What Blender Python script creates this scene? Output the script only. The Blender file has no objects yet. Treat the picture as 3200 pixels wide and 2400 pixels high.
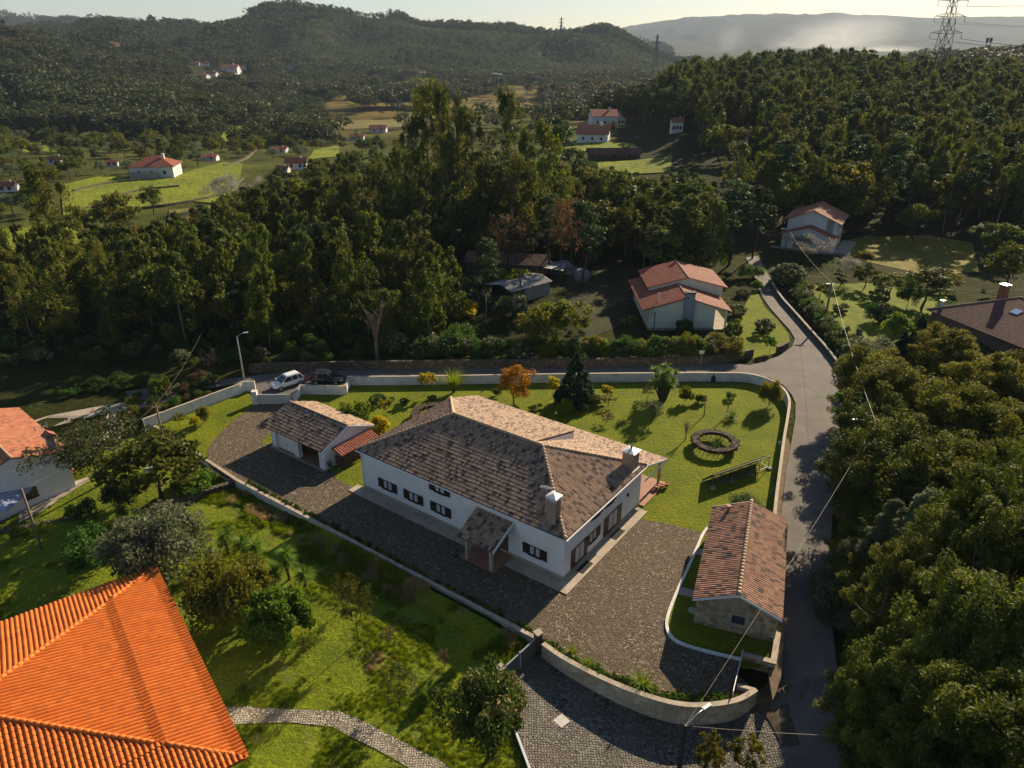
import bpy, bmesh, math, random
import numpy as np
from mathutils import Vector, Matrix
R=math.radians; PI=math.pi
random.seed(7); rng=np.random.default_rng(11)
sc=bpy.context.scene; COL=sc.collection
# ------------------------------------------------------------------ camera
F=2280.; PT=R(25); H=41.
cam=bpy.data.cameras.new('camera'); co=bpy.data.objects.new('camera',cam); COL.objects.link(co)
cam.sensor_width=36; cam.lens=F/3200*36; cam.clip_start=0.5; cam.clip_end=40000
co.location=(0,0,H); co.rotation_euler=(PI/2-PT,0,0); sc.camera=co
# ------------------------------------------------------------------ light
SUN_AZ=R(54.3); SUN_EL=R(25)     # azimuth measured from +X towards +Y
w=bpy.data.worlds.new('World'); sc.world=w; w.use_nodes=True
nt=w.node_tree; bg=nt.nodes['Background']; sky=nt.nodes.new('ShaderNodeTexSky')
sky.sky_type='NISHITA'; sky.sun_disc=False; sky.sun_elevation=SUN_EL; sky.sun_rotation=PI/2-SUN_AZ
sky.air_density=1.0; sky.dust_density=.4; sky.ozone_density=1.8; sky.altitude=200
nt.links.new(sky.outputs[0],bg.inputs[0]); bg.inputs[1].default_value=0.05
sl=bpy.data.lights.new('sun','SUN'); so=bpy.data.objects.new('sun',sl); COL.objects.link(so)
sl.energy=5.0; sl.angle=R(0.5); sl.color=(1.0,0.81,0.57)
sd=Vector((math.cos(SUN_AZ)*math.cos(SUN_EL),math.sin(SUN_AZ)*math.cos(SUN_EL),math.sin(SUN_EL)))
so.rotation_euler=sd.to_track_quat('Z','Y').to_euler(); so.location=(60,60,80)
sc.view_settings.view_transform='Standard'; sc.view_settings.look='None'
sc.view_settings.exposure=1.05; sc.view_settings.gamma=1
sc.cycles.max_bounces=6; sc.cycles.transparent_max_bounces=4; sc.cycles.volume_bounces=0
# ------------------------------------------------------------------ projection helpers (photo pixel -> world point)
def slope(v):
    b=(1200-v)/F; return (b*math.cos(PT)-math.sin(PT))/(b*math.sin(PT)+math.cos(PT))
def P(u,v,z=0.):
    a=(u-1600)/F;b=(1200-v)/F
    dy=b*math.sin(PT)+math.cos(PT);dz=b*math.cos(PT)-math.sin(PT)
    t=(z-H)/dz
    return (a*t,dy*t,z)
def PY(u,v,Y):
    a=(u-1600)/F;b=(1200-v)/F
    dy=b*math.sin(PT)+math.cos(PT);dz=b*math.cos(PT)-math.sin(PT)
    t=Y/dy; return (a*t,Y,H+dz*t)
def Q(x,y,z):
    z=z-H; d=y*math.cos(PT)-z*math.sin(PT); up=y*math.sin(PT)+z*math.cos(PT)
    return (1600+F*x/d,1200-F*up/d)
# ------------------------------------------------------------------ terrain height
def zc(Y,v): return H+Y*slope(v)
_cols=[
 (-600,[(150,0),(260,-2),(430,-6),(650,20),(900,zc(900,150)),(1150,20),(1700,40),(2300,20),(3000,zc(3000,75)),(4500,0),(9000,zc(9000,100)),(13000,0)]),
 (0,   [(150,0),(260,-2),(430,-6),(650,zc(650,265)),(900,zc(900,150)),(1150,22),(1700,40),(2300,20),(3000,zc(3000,64)),(4500,0),(9000,zc(9000,140)),(13000,0)]),
 (400, [(150,0),(260,-3),(450,-9),(680,zc(680,300)),(1000,zc(1000,165)),(1200,24),(1650,zc(1650,118)),(2300,30),(3000,zc(3000,95)),(4500,0),(9000,zc(9000,140)),(13000,0)]),
 (640, [(150,0),(260,-3),(450,-11),(700,zc(700,330)),(1000,zc(1000,235)),(1250,zc(1250,180)),(1650,zc(1650,112)),(2300,20),(3000,zc(3000,115)),(4500,0),(9000,zc(9000,140)),(13000,0)]),
 (870, [(150,0),(260,-2),(450,-12),(700,zc(700,365)),(1000,zc(1000,280)),(1300,zc(1300,175)),(1700,zc(1700,50)),(2300,30),(3000,0),(4500,0),(9000,zc(9000,140)),(13000,0)]),
 (1150,[(150,0),(260,-1),(450,-13),(700,-16),(1000,-14),(1300,zc(1300,215)),(1800,zc(1800,110)),(2300,30),(3000,10),(4500,0),(9000,zc(9000,135)),(13000,0)]),
 (1500,[(150,0),(260,0),(430,-10),(700,-17),(1000,-15),(1300,zc(1300,238)),(1900,zc(1900,104)),(2300,40),(3200,zc(3200,108)),(4500,0),(9000,zc(9000,120)),(13000,0)]),
 (1800,[(150,0),(270,2),(400,2),(650,-16),(1000,-15),(1300,zc(1300,245)),(1900,zc(1900,124)),(2300,20),(3400,zc(3400,114)),(5000,10),(9000,zc(9000,108)),(13000,0)]),
 (2000,[(150,0),(270,3),(400,3),(650,-14),(1000,-15),(1300,-10),(1900,zc(1900,172)),(2300,0),(3400,zc(3400,150)),(5000,10),(9000,zc(9000,76)),(13000,0)]),
 (2160,[(150,0),(260,4),(420,zc(420,285)),(600,-6),(1000,-15),(1300,-15),(1900,-12),(2300,-10),(3400,-10),(5000,0),(9000,zc(9000,48)),(13000,0)]),
 (2400,[(160,0),(260,5),(430,zc(430,268)),(600,0),(1000,-15),(1300,-15),(1900,-12),(2300,-10),(3400,-10),(5000,0),(9000,zc(9000,38)),(13000,0)]),
 (2700,[(160,0),(260,5),(430,zc(430,272)),(600,0),(900,-10),(1300,-15),(1900,-12),(2300,-10),(3400,-10),(5000,0),(9000,zc(9000,44)),(13000,0)]),
 (2900,[(160,0),(260,5),(430,zc(430,285)),(600,0),(900,zc(900,205)),(1300,-10),(1900,-12),(2300,-10),(3400,-10),(5000,0),(9000,zc(9000,52)),(13000,0)]),
 (3100,[(160,0),(260,6),(430,zc(430,292)),(600,0),(900,zc(900,172)),(1300,-10),(1900,-12),(2300,-10),(3400,-10),(5000,0),(9000,zc(9000,47)),(13000,0)]),
 (3800,[(160,0),(260,6),(430,zc(430,292)),(600,0),(900,zc(900,200)),(1300,-10),(1900,-12),(2300,-10),(3400,-10),(5000,0),(9000,zc(9000,60)),(13000,0)]),
]
_cu=np.array([c[0] for c in _cols],float)
_cy=np.array([[p[0] for p in c[1]] for c in _cols],float)
_cz=np.array([[p[1] for p in c[1]] for c in _cols],float)
def _layer(uu,yy):
    uu=np.clip(uu,_cu[0],_cu[-1]-1e-3)
    i=np.clip(np.searchsorted(_cu,uu,side='right')-1,0,len(_cu)-2)
    f=(uu-_cu[i])/(_cu[i+1]-_cu[i]); f=f*f*(3-2*f)
    ky=_cy[i]*(1-f)[:,None]+_cy[i+1]*f[:,None]
    kz=_cz[i]*(1-f)[:,None]+_cz[i+1]*f[:,None]
    z=np.where(yy<ky[:,0],kz[:,0],kz[:,-1])
    for k in range(ky.shape[1]-1):
        m=(yy>=ky[:,k])&(yy<ky[:,k+1])
        t=(yy-ky[:,k])/(ky[:,k+1]-ky[:,k]); t=t*.55+.45*t*t*(3-2*t)
        z=np.where(m,kz[:,k]*(1-t)+kz[:,k+1]*t,z)
    return z
def _vn(x,y,s):   # smooth value noise
    x=x/s;y=y/s;xi=np.floor(x);yi=np.floor(y);fx=x-xi;fy=y-yi;fx=fx*fx*(3-2*fx);fy=fy*fy*(3-2*fy)
    def h(a,b): t=np.sin(a*127.1+b*311.7)*43758.5453; return t-np.floor(t)
    return (h(xi,yi)*(1-fx)+h(xi+1,yi)*fx)*(1-fy)+(h(xi,yi+1)*(1-fx)+h(xi+1,yi+1)*fx)*fy
def _side(a,b,ref):
    a=np.array(a[:2]);b=np.array(b[:2]);n=np.array([-(b-a)[1],(b-a)[0]]);n/=np.linalg.norm(n)
    if (np.array(ref[:2])-a)@n<0:n=-n
    return a,n
_ref=P(600,2000)
_lines=[_side(P(450,1312),P(740,1502),_ref),_side(P(740,1502),P(1690,2008),_ref),_side(P(1568,2122),P(1665,2420),_ref),_side(P(0,1345),P(450,1318),_ref)]
_refD=P(1900,2420)
_wp=[(1697,2012),(1760,2058),(1830,2096),(1900,2130),(1970,2158),(2030,2180),(2090,2195),(2150,2203),(2220,2203),(2310,2190),(2362,2156)]
_linesD=[_side(P(*a,.25),P(*b,.25),_refD) for a,b in zip(_wp,_wp[1:])]
def hgt(x,y):
    x=np.atleast_1d(np.asarray(x,float));y=np.atleast_1d(np.asarray(y,float))
    yy=np.maximum(y,1.); uu=1600+2508*x/np.maximum(yy,60.)
    z=np.zeros_like(x)
    for du,ky in ((0,1),(-45,.97),(45,1.03),(-30,1.05),(30,.94)): z+=_layer(uu+du,yy*ky)/5
    far=np.clip((yy-330)/500,0,1); 
    hill=np.clip((z+8)/30,0,1); rid=1-2*np.abs(_vn(x*1.25+40,y*.55,170)-.5)
    z=z+far*hill*(22*(_vn(x,y,130)-.5)+ (np.clip((yy-600)/900,0,1))*40*(_vn(x+99,y,300)-.5)+34*(rid-.6))*np.where(yy>4500,.7,1)
    z=z+np.clip((yy-170)/100,0,1)*1.2*(_vn(x,y,60)-.5)
    s=np.full_like(x,1e9)
    for a,n in _lines: s=np.minimum(s,(x-a[0])*n[0]+(y-a[1])*n[1])
    t=np.clip((s+.95)/.7,0,1); dr=np.where(s>-.95,t*.9+np.clip(s-4,0,30)*.06,0)
    s2=np.full_like(x,-1e9)
    for a,n in _linesD: s2=np.maximum(s2,(x-a[0])*n[0]+(y-a[1])*n[1])
    dD=np.where(s2>-.95,np.clip(.95+.06*np.clip(x-1,0,9),0,1.5)*np.clip((s2+.95)/.7,0,1)*np.clip(1-(x-15.5)/9,0,1),0); dD=dD*np.clip((44-y)/3,0,1); z=z-np.maximum(dr,dD)
    # verge bank to the right of the lane
    return z
def hz(x,y): return float(hgt(x,y)[0])
def G(u,v):
    a=(u-1600)/F;b=(1200-v)/F
    dy=b*math.sin(PT)+math.cos(PT);dz=b*math.cos(PT)-math.sin(PT)
    t=np.concatenate([np.linspace(15,400,1500),np.linspace(400,12000,6000)])
    zz=H+dz*t-hgt(a*t,dy*t); k=np.argmax(zz<0)
    if zz[k]>=0: k=len(t)-1
    if k>0:
        f=zz[k-1]/(zz[k-1]-zz[k]+1e-9); tt=t[k-1]+(t[k]-t[k-1])*f
    else: tt=t[0]
    x,y=a*tt,dy*tt; return (x,y,hz(x,y))
# ------------------------------------------------------------------ materials
def newmat(name):
    m=bpy.data.materials.new(name); m.use_nodes=True; n=m.node_tree
    return m,n,n.nodes['Principled BSDF']
def nd(n,t,**k):
    x=n.nodes.new(t)
    for a,b in k.items():
        if a.startswith('i_'): x.inputs[a[2:].replace('_',' ')].default_value=b
        else: setattr(x,a,b)
    return x
def ramp(n,stops,interp='LINEAR'):
    r=n.nodes.new('ShaderNodeValToRGB'); r.color_ramp.interpolation=interp
    e=r.color_ramp.elements
    while len(e)<len(stops): e.new(.5)
    for i,(p,c) in enumerate(stops): e[i].position=p; e[i].color=(*c,1)
    return r
def bump(n,bs,h,st,dist):
    b=nd(n,'ShaderNodeBump'); b.inputs['Strength'].default_value=st; b.inputs['Distance'].default_value=dist
    n.links.new(h,b.inputs['Height']); n.links.new(b.outputs[0],bs.inputs['Normal']); return b
def noise(n,scale,detail=4,rough=.55,vec=None,dist=0):
    x=nd(n,'ShaderNodeTexNoise'); x.inputs['Scale'].default_value=scale; x.inputs['Detail'].default_value=detail
    x.inputs['Roughness'].default_value=rough; x.inputs['Distortion'].default_value=dist
    if vec is not None: n.links.new(vec,x.inputs['Vector'])
    return x
def geo(n): return n.nodes.new('ShaderNodeNewGeometry').outputs['Position']
def objc(n): return n.nodes.new('ShaderNodeTexCoord').outputs['Object']
def mixc(n,f,a,b,mode='MIX'):
    x=nd(n,'ShaderNodeMix',data_type='RGBA',blend_type=mode)
    for s,v in ((0,f),(6,a),(7,b)):
        if hasattr(v,'links') or isinstance(v,bpy.types.NodeSocket): n.links.new(v,x.inputs[s])
        else: x.inputs[s].default_value=(*v,1) if isinstance(v,tuple) else v
    return x.outputs[2]
_mc={}
def mat(name,c1,c2=None,scale=3,bmp=0,rough=.8,metal=0,spec=.3,fine=None,stain=None,bd=.02):
    if name in _mc: return _mc[name]
    m,n,b=newmat(name); b.inputs['Roughness'].default_value=rough; b.inputs['Metallic'].default_value=metal
    b.inputs['Specular IOR Level'].default_value=spec
    c2=c2 or tuple(x*.75 for x in c1); v=objc(n)
    ns=noise(n,scale,6,.6,v); r=ramp(n,[(.32,c2),(.68,c1)]); n.links.new(ns.outputs[0],r.inputs[0]); o=r.outputs[0]
    if fine:
        nf=noise(n,fine,3,.6,v); rf=ramp(n,[(.35,(.72,.72,.72)),(.65,(1.15,1.15,1.15))]); n.links.new(nf.outputs[0],rf.inputs[0])
        o=mixc(n,1.,o,rf.outputs[0],'MULTIPLY')
    if stain:
        n3=noise(n,.6,8,.7,v,.6); r3=ramp(n,[(.5,(0,0,0)),(.72,(1,1,1))]); n.links.new(n3.outputs[0],r3.inputs[0])
        ma=nd(n,'ShaderNodeMath',operation='MULTIPLY'); ma.inputs[1].default_value=.7
        n.links.new(r3.outputs[0],ma.inputs[0]); o=mixc(n,ma.outputs[0],o,stain)
    n.links.new(o,b.inputs['Base Color'])
    if bmp:
        nb=noise(n,fine or scale*4,5,.6,v); bump(n,b,nb.outputs[0],bmp,bd)
    _mc[name]=m; return m
def tilemat(name,stops,rough=.75,lich=(.10,.085,.06),lf=.35):
    m,n,b=newmat(name); b.inputs['Roughness'].default_value=rough; b.inputs['Specular IOR Level'].default_value=.25
    uv=n.nodes.new('ShaderNodeUVMap'); fl=nd(n,'ShaderNodeVectorMath',operation='FLOOR'); n.links.new(uv.outputs[0],fl.inputs[0])
    wn=nd(n,'ShaderNodeTexWhiteNoise',noise_dimensions='2D'); n.links.new(fl.outputs[0],wn.inputs['Vector'])
    r=ramp(n,stops,'LINEAR'); n.links.new(wn.outputs[0],r.inputs[0])
    ns=noise(n,1.2,6,.65,objc(n)); rr=ramp(n,[(.48,(0,0,0)),(.75,(1,1,1))]); n.links.new(ns.outputs[0],rr.inputs[0])
    ma=nd(n,'ShaderNodeMath',operation='MULTIPLY'); ma.inputs[1].default_value=lf; n.links.new(rr.outputs[0],ma.inputs[0])
    o=mixc(n,ma.outputs[0],r.outputs[0],lich)
    sp_=noise(n,3.2,8,.75,objc(n)); rs=ramp(n,[(.56,(0,0,0)),(.64,(1,1,1))]); n.links.new(sp_.outputs[0],rs.inputs[0]); mb=nd(n,'ShaderNodeMath',operation='MULTIPLY'); mb.inputs[1].default_value=lf*.9; n.links.new(rs.outputs[0],mb.inputs[0]); o=mixc(n,mb.outputs[0],o,tuple(q*.45 for q in stops[0][1])); nf=noise(n,22,3,.6,objc(n)); rf=ramp(n,[(.3,(.75,.75,.75)),(.7,(1.15,1.15,1.15))]); n.links.new(nf.outputs[0],rf.inputs[0])
    o=mixc(n,1.,o,rf.outputs[0],'MULTIPLY'); n.links.new(o,b.inputs['Base Color']); return m
def stonemat(name,stops,scale,joint,jw=.04,bst=.6,bdist=.04,stretch=(1,1,1),moss=None,rough=.85,patch=None,rand=1.):
    m,n,b=newmat(name); b.inputs['Roughness'].default_value=rough; b.inputs['Specular IOR Level'].default_value=.25
    mp=nd(n,'ShaderNodeMapping'); mp.inputs['Scale'].default_value=stretch; n.links.new(objc(n),mp.inputs[0]); v=mp.outputs[0]
    ds=noise(n,scale*.8,2,.5,v); vd=nd(n,'ShaderNodeVectorMath',operation='SCALE'); n.links.new(ds.outputs['Color'],vd.inputs[0]); vd.inputs['Scale'].default_value=.25/scale
    va=nd(n,'ShaderNodeVectorMath',operation='ADD'); n.links.new(v,va.inputs[0]); n.links.new(vd.outputs[0],va.inputs[1])
    a=nd(n,'ShaderNodeTexVoronoi',feature='DISTANCE_TO_EDGE'); c=nd(n,'ShaderNodeTexVoronoi',feature='F1')
    for q in (a,c): n.links.new(va.outputs[0],q.inputs['Vector']); q.inputs['Scale'].default_value=scale; q.inputs['Randomness'].default_value=rand
    sp=n.nodes.new('ShaderNodeSeparateColor'); n.links.new(c.outputs['Color'],sp.inputs[0])
    r=ramp(n,stops); n.links.new(sp.outputs[0],r.inputs[0])
    e=ramp(n,[(jw*.4,(0,0,0)),(jw,(1,1,1))]); n.links.new(a.outputs['Distance'],e.inputs[0])
    o=mixc(n,e.outputs[0],joint,r.outputs[0])
    nf=noise(n,scale*6,3,.6,v); rf=ramp(n,[(.3,(.7,.7,.7)),(.7,(1.2,1.2,1.2))]); n.links.new(nf.outputs[0],rf.inputs[0]); o=mixc(n,1.,o,rf.outputs[0],'MULTIPLY')
    if moss:
        n3=noise(n,.35,8,.7,objc(n),.5); r3=ramp(n,[(.42,(0,0,0)),(.64,(1,1,1))]); n.links.new(n3.outputs[0],r3.inputs[0])
        ma=nd(n,'ShaderNodeMath',operation='MULTIPLY'); ma.inputs[1].default_value=.65; n.links.new(r3.outputs[0],ma.inputs[0]); o=mixc(n,ma.outputs[0],o,moss)
    if patch:
        n3=noise(n,.9,10,.75,objc(n),1.2); r3=ramp(n,[(.62,(0,0,0)),(.70,(1,1,1))]); n.links.new(n3.outputs[0],r3.inputs[0])
        ma=nd(n,'ShaderNodeMath',operation='MULTIPLY'); ma.inputs[1].default_value=.55; n.links.new(r3.outputs[0],ma.inputs[0]); o=mixc(n,ma.outputs[0],o,patch)
    n.links.new(o,b.inputs['Base Color'])
    hr=ramp(n,[(0,(0,0,0)),(jw*2.5,(1,1,1))]); n.links.new(a.outputs['Distance'],hr.inputs[0]); bump(n,b,hr.outputs[0],bst,bdist); return m
def leafmat(name,dark,light,alt=None,altf=0.,trans=.35,rough=.65,hv=.05,vv=.35,spec=.12):
    m,n,b=newmat(name); b.inputs['Roughness'].default_value=rough; b.inputs['Specular IOR Level'].default_value=spec
    at=nd(n,'ShaderNodeAttribute',attribute_name='tint'); oi=n.nodes.new('ShaderNodeObjectInfo')
    r=ramp(n,[(0,dark),(.75 if alt else 1,light)]+([(1,alt)] if alt else [])); n.links.new(at.outputs['Fac'],r.inputs[0])
    hs=n.nodes.new('ShaderNodeHueSaturation'); n.links.new(r.outputs[0],hs.inputs['Color'])
    m1=nd(n,'ShaderNodeMapRange'); m1.inputs[3].default_value=.5-hv; m1.inputs[4].default_value=.5+hv*.5; n.links.new(oi.outputs['Random'],m1.inputs[0]); n.links.new(m1.outputs[0],hs.inputs['Hue'])
    mu=nd(n,'ShaderNodeMath',operation='MULTIPLY'); mu.inputs[1].default_value=7.77; n.links.new(oi.outputs['Random'],mu.inputs[0]); fr=nd(n,'ShaderNodeMath',operation='FRACT'); n.links.new(mu.outputs[0],fr.inputs[0])
    m2=nd(n,'ShaderNodeMapRange'); m2.inputs[3].default_value=1-vv; m2.inputs[4].default_value=1+vv; n.links.new(fr.outputs[0],m2.inputs[0]); n.links.new(m2.outputs[0],hs.inputs['Value'])
    n.links.new(hs.outputs[0],b.inputs['Base Color'])
    tr=n.nodes.new('ShaderNodeBsdfTranslucent'); hs2=n.nodes.new('ShaderNodeHueSaturation'); hs2.inputs['Value'].default_value=1.35; hs2.inputs['Saturation'].default_value=1.1; hs2.inputs['Hue'].default_value=.485
    n.links.new(hs.outputs[0],hs2.inputs['Color']); n.links.new(hs2.outputs[0],tr.inputs[0])
    mx=n.nodes.new('ShaderNodeMixShader'); mx.inputs[0].default_value=trans; n.links.new(b.outputs[0],mx.inputs[1]); n.links.new(tr.outputs[0],mx.inputs[2])
    n.links.new(mx.outputs[0],n.nodes['Material Output'].inputs[0]); m.surface_render_method='DITHERED'; return m
def grassmat(name,c1,c2,c3,s1=.25,s2=3,fine=18,b1=.5,bd=.05,dry=.5):
    m,n,b=newmat(name); b.inputs['Roughness'].default_value=.9; b.inputs['Specular IOR Level'].default_value=.1
    v=geo(n); a=noise(n,s1,6,.65,v); r=ramp(n,[(.35,c2),(.62,c1)]); n.links.new(a.outputs[0],r.inputs[0])
    c=noise(n,s2,6,.7,v,.4); rr=ramp(n,[(dry,(0,0,0)),(dry+.22,(1,1,1))]); n.links.new(c.outputs[0],rr.inputs[0]); o=mixc(n,rr.outputs[0],r.outputs[0],c3)
    f=noise(n,fine,3,.7,v); rf=ramp(n,[(.3,(.55,.55,.55)),(.7,(1.4,1.4,1.4))]); n.links.new(f.outputs[0],rf.inputs[0]); o=mixc(n,1.,o,rf.outputs[0],'MULTIPLY')
    n.links.new(o,b.inputs['Base Color']); bn=noise(n,fine*.45,5,.75,v); bump(n,b,bn.outputs[0],b1,bd); return m
# ------------------------------------------------------------------ mesh helpers
class MB:
    def __init__(s,M=None): s.v=[];s.f=[];s.M=M
    def add(s,vs,fs):
        k=len(s.v); s.v+= [tuple(x) for x in vs]; s.f+=[[i+k for i in f] for f in fs]; return s
    def box(s,a,b):
        x0,y0,z0=a;x1,y1,z1=b
        return s.add([(x0,y0,z0),(x1,y0,z0),(x1,y1,z0),(x0,y1,z0),(x0,y0,z1),(x1,y0,z1),(x1,y1,z1),(x0,y1,z1)],
            [(0,3,2,1),(4,5,6,7),(0,1,5,4),(1,2,6,5),(2,3,7,6),(3,0,4,7)])
    def prism(s,poly,z0,z1):   # poly in xy, ccw
        n=len(poly); z0=z0 if hasattr(z0,'__len__') else [z0]*n; z1=z1 if hasattr(z1,'__len__') else [z1]*n
        vs=[(p[0],p[1],z) for p,z in zip(poly,z0)]+[(p[0],p[1],z) for p,z in zip(poly,z1)]
        return s.add(vs,[list(range(n))[::-1],list(range(n,2*n))]+[(i,(i+1)%n,n+(i+1)%n,n+i) for i in range(n)])
    def slab(s,pts,t):   # planar polygon given thickness downwards
        n=len(pts); vs=[tuple(p) for p in pts]+[(p[0],p[1],p[2]-t) for p in pts]
        return s.add(vs,[list(range(n)),list(range(n,2*n))[::-1]]+[(i,n+i,n+(i+1)%n,(i+1)%n) for i in range(n)])
    def tube(s,pts,rad,n=8,cap=True):
        pts=[Vector(p) for p in pts]; rad=rad if hasattr(rad,'__len__') else [rad]*len(pts); k=len(s.v)
        for i,p in enumerate(pts):
            d=(pts[min(i+1,len(pts)-1)]-pts[max(i-1,0)]).normalized()
            a=d.orthogonal().normalized(); 
            if abs(d.z)>.9: a=Vector((1,0,0))-d*d.x; a.normalize()
            b=d.cross(a)
            for j in range(n):
                t=2*PI*j/n; q=p+(a*math.cos(t)+b*math.sin(t))*rad[i]; s.v.append(tuple(q))
        for i in range(len(pts)-1):
            for j in range(n): s.f.append([k+i*n+j,k+i*n+(j+1)%n,k+(i+1)*n+(j+1)%n,k+(i+1)*n+j])
        if cap: s.f.append([k+j for j in range(n)][::-1]); s.f.append([k+(len(pts)-1)*n+j for j in range(n)])
        return s
    def bar(s,p,q,w,h=None):
        h=h or w; p=Vector(p);q=Vector(q);d=(q-p).normalized(); a=d.cross(Vector((0,0,1)))
        if a.length<.01:a=Vector((1,0,0))
        a.normalize(); b=a.cross(d).normalized(); vs=[]
        for c in (p,q):
            for i,j in ((-1,-1),(1,-1),(1,1),(-1,1)): vs.append(c+a*i*w/2+b*j*h/2)
        return s.add(vs,[(3,2,1,0),(4,5,6,7),(0,1,5,4),(1,2,6,5),(2,3,7,6),(3,0,4,7)])
    def lathe(s,prof,n=16,c=(0,0,0)):
        k=len(s.v)
        for r,z in prof:
            for j in range(n): t=2*PI*j/n; s.v.append((c[0]+r*math.cos(t),c[1]+r*math.sin(t),c[2]+z))
        for i in range(len(prof)-1):
            for j in range(n): s.f.append([k+i*n+j,k+i*n+(j+1)%n,k+(i+1)*n+(j+1)%n,k+(i+1)*n+j])
        s.f.append([k+j for j in range(n)][::-1]); s.f.append([k+(len(prof)-1)*n+j for j in range(n)]); return s
    def build(s,name,m,parent=None,smooth=False,bevel=0,loc=None,rotz=0):
        me=bpy.data.meshes.new(name); me.from_pydata(s.v,[],s.f); me.update()
        if smooth: me.polygons.foreach_set('use_smooth',[True]*len(me.polygons))
        o=bpy.data.objects.new(name,me); COL.objects.link(o)
        if m: me.materials.append(m)
        if parent: o.parent=parent
        if loc: o.location=loc
        if rotz: o.rotation_euler.z=rotz
        if bevel:
            md=o.modifiers.new('b','BEVEL'); md.width=bevel; md.segments=2; md.limit_method='ANGLE'
        return o
def tag(o,label=None,cat=None,group=None,kind=None):
    if label:o['label']=label
    if cat:o['category']=cat
    if group:o['group']=group
    if kind:o['kind']=kind
    return o
def empty(name,loc,rz=0,label=None,cat=None,group=None):
    o=bpy.data.objects.new(name,None); COL.objects.link(o); o.location=loc; o.rotation_euler.z=rz; o.empty_display_size=.3
    return tag(o,label,cat,group)
def dup(root,loc=None,rz=None,sc_=None,label=None,group=None,parent=None):
    r=root.copy(); COL.objects.link(r); r.parent=parent
    if loc is not None:r.location=loc
    if rz is not None:r.rotation_euler.z=rz
    if sc_ is not None:r.scale=sc_
    if label:r['label']=label
    if group:r['group']=group
    for c in root.children: dup(c,parent=r)
    return r
def npmesh(name,V,Fq,m,attr=None,parent=None,n=4,link=True,uv=None,smooth=False):
    me=bpy.data.meshes.new(name); V=np.asarray(V,np.float32);Fq=np.asarray(Fq,np.int32)
    me.vertices.add(len(V)); me.vertices.foreach_set('co',V.ravel())
    me.loops.add(Fq.size); me.loops.foreach_set('vertex_index',Fq.ravel())
    me.polygons.add(len(Fq)); me.polygons.foreach_set('loop_start',np.arange(0,Fq.size,n,dtype=np.int32))
    if attr is not None:
        at=me.attributes.new('tint','FLOAT','FACE'); at.data.foreach_set('value',np.asarray(attr,np.float32))
    if uv is not None:
        ul=me.uv_layers.new(name='UVMap'); ul.data.foreach_set('uv',np.asarray(uv,np.float32).ravel())
    if smooth: me.polygons.foreach_set('use_smooth',np.ones(len(Fq),bool))
    me.update(calc_edges=True); me.validate()
    if m: me.materials.append(m)
    o=bpy.data.objects.new(name,me)
    if link: COL.objects.link(o)
    if parent: o.parent=parent
    return o
PATCH=[]
def tri_fan_patch(name,pix,m,off=.02,maxlen=None,z=None,world=False,kind='structure',hole=None):
    """polygon (photo pixels on the ground) laid on the terrain as a sheet"""
    pts=[]
    for p in pix:
        if world: pts.append((p[0],p[1]))
        else:
            g=G(*p) if z is None else P(p[0],p[1],z); pts.append((g[0],g[1]))
    bm=bmesh.new(); vs=[bm.verts.new((x,y,0)) for x,y in pts]; f=bm.faces.new(vs)
    bmesh.ops.triangulate(bm,faces=[f],ngon_method='EAR_CLIP')
    if maxlen:
        for _ in range(9):
            es=[e for e in bm.edges if e.calc_length()>maxlen]
            if not es or len(bm.verts)>30000: break
            bmesh.ops.subdivide_edges(bm,edges=es,cuts=1); bmesh.ops.triangulate(bm,faces=[q for q in bm.faces if len(q.verts)>3])
    PATCH.append([name,pts])
    if z is None:
        hh=hgt([v.co.x for v in bm.verts],[v.co.y for v in bm.verts])
        for v,h in zip(bm.verts,hh): v.co.z=h+off
    else:
        for v in bm.verts: v.co.z=z+off
    bmesh.ops.recalc_face_normals(bm,faces=bm.faces)
    if sum(q.normal.z for q in bm.faces)<0: bmesh.ops.reverse_faces(bm,faces=bm.faces)
    me=bpy.data.meshes.new(name); bm.to_mesh(me); bm.free(); me.materials.append(m)
    o=bpy.data.objects.new(name,me); COL.objects.link(o); tag(o,kind=kind); return o
def smooth_poly(pts,closed=False,it=2):
    for _ in range(it):
        out=[]; n=len(pts)
        for i in range(n if closed else n-1):
            a=pts[i];b=pts[(i+1)%n]; out.append(tuple(a[k]*.75+b[k]*.25 for k in range(len(a)))); out.append(tuple(a[k]*.25+b[k]*.75 for k in range(len(a))))
        if not closed: out=[pts[0]]+out+[pts[-1]]
        pts=out
    return pts
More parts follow.
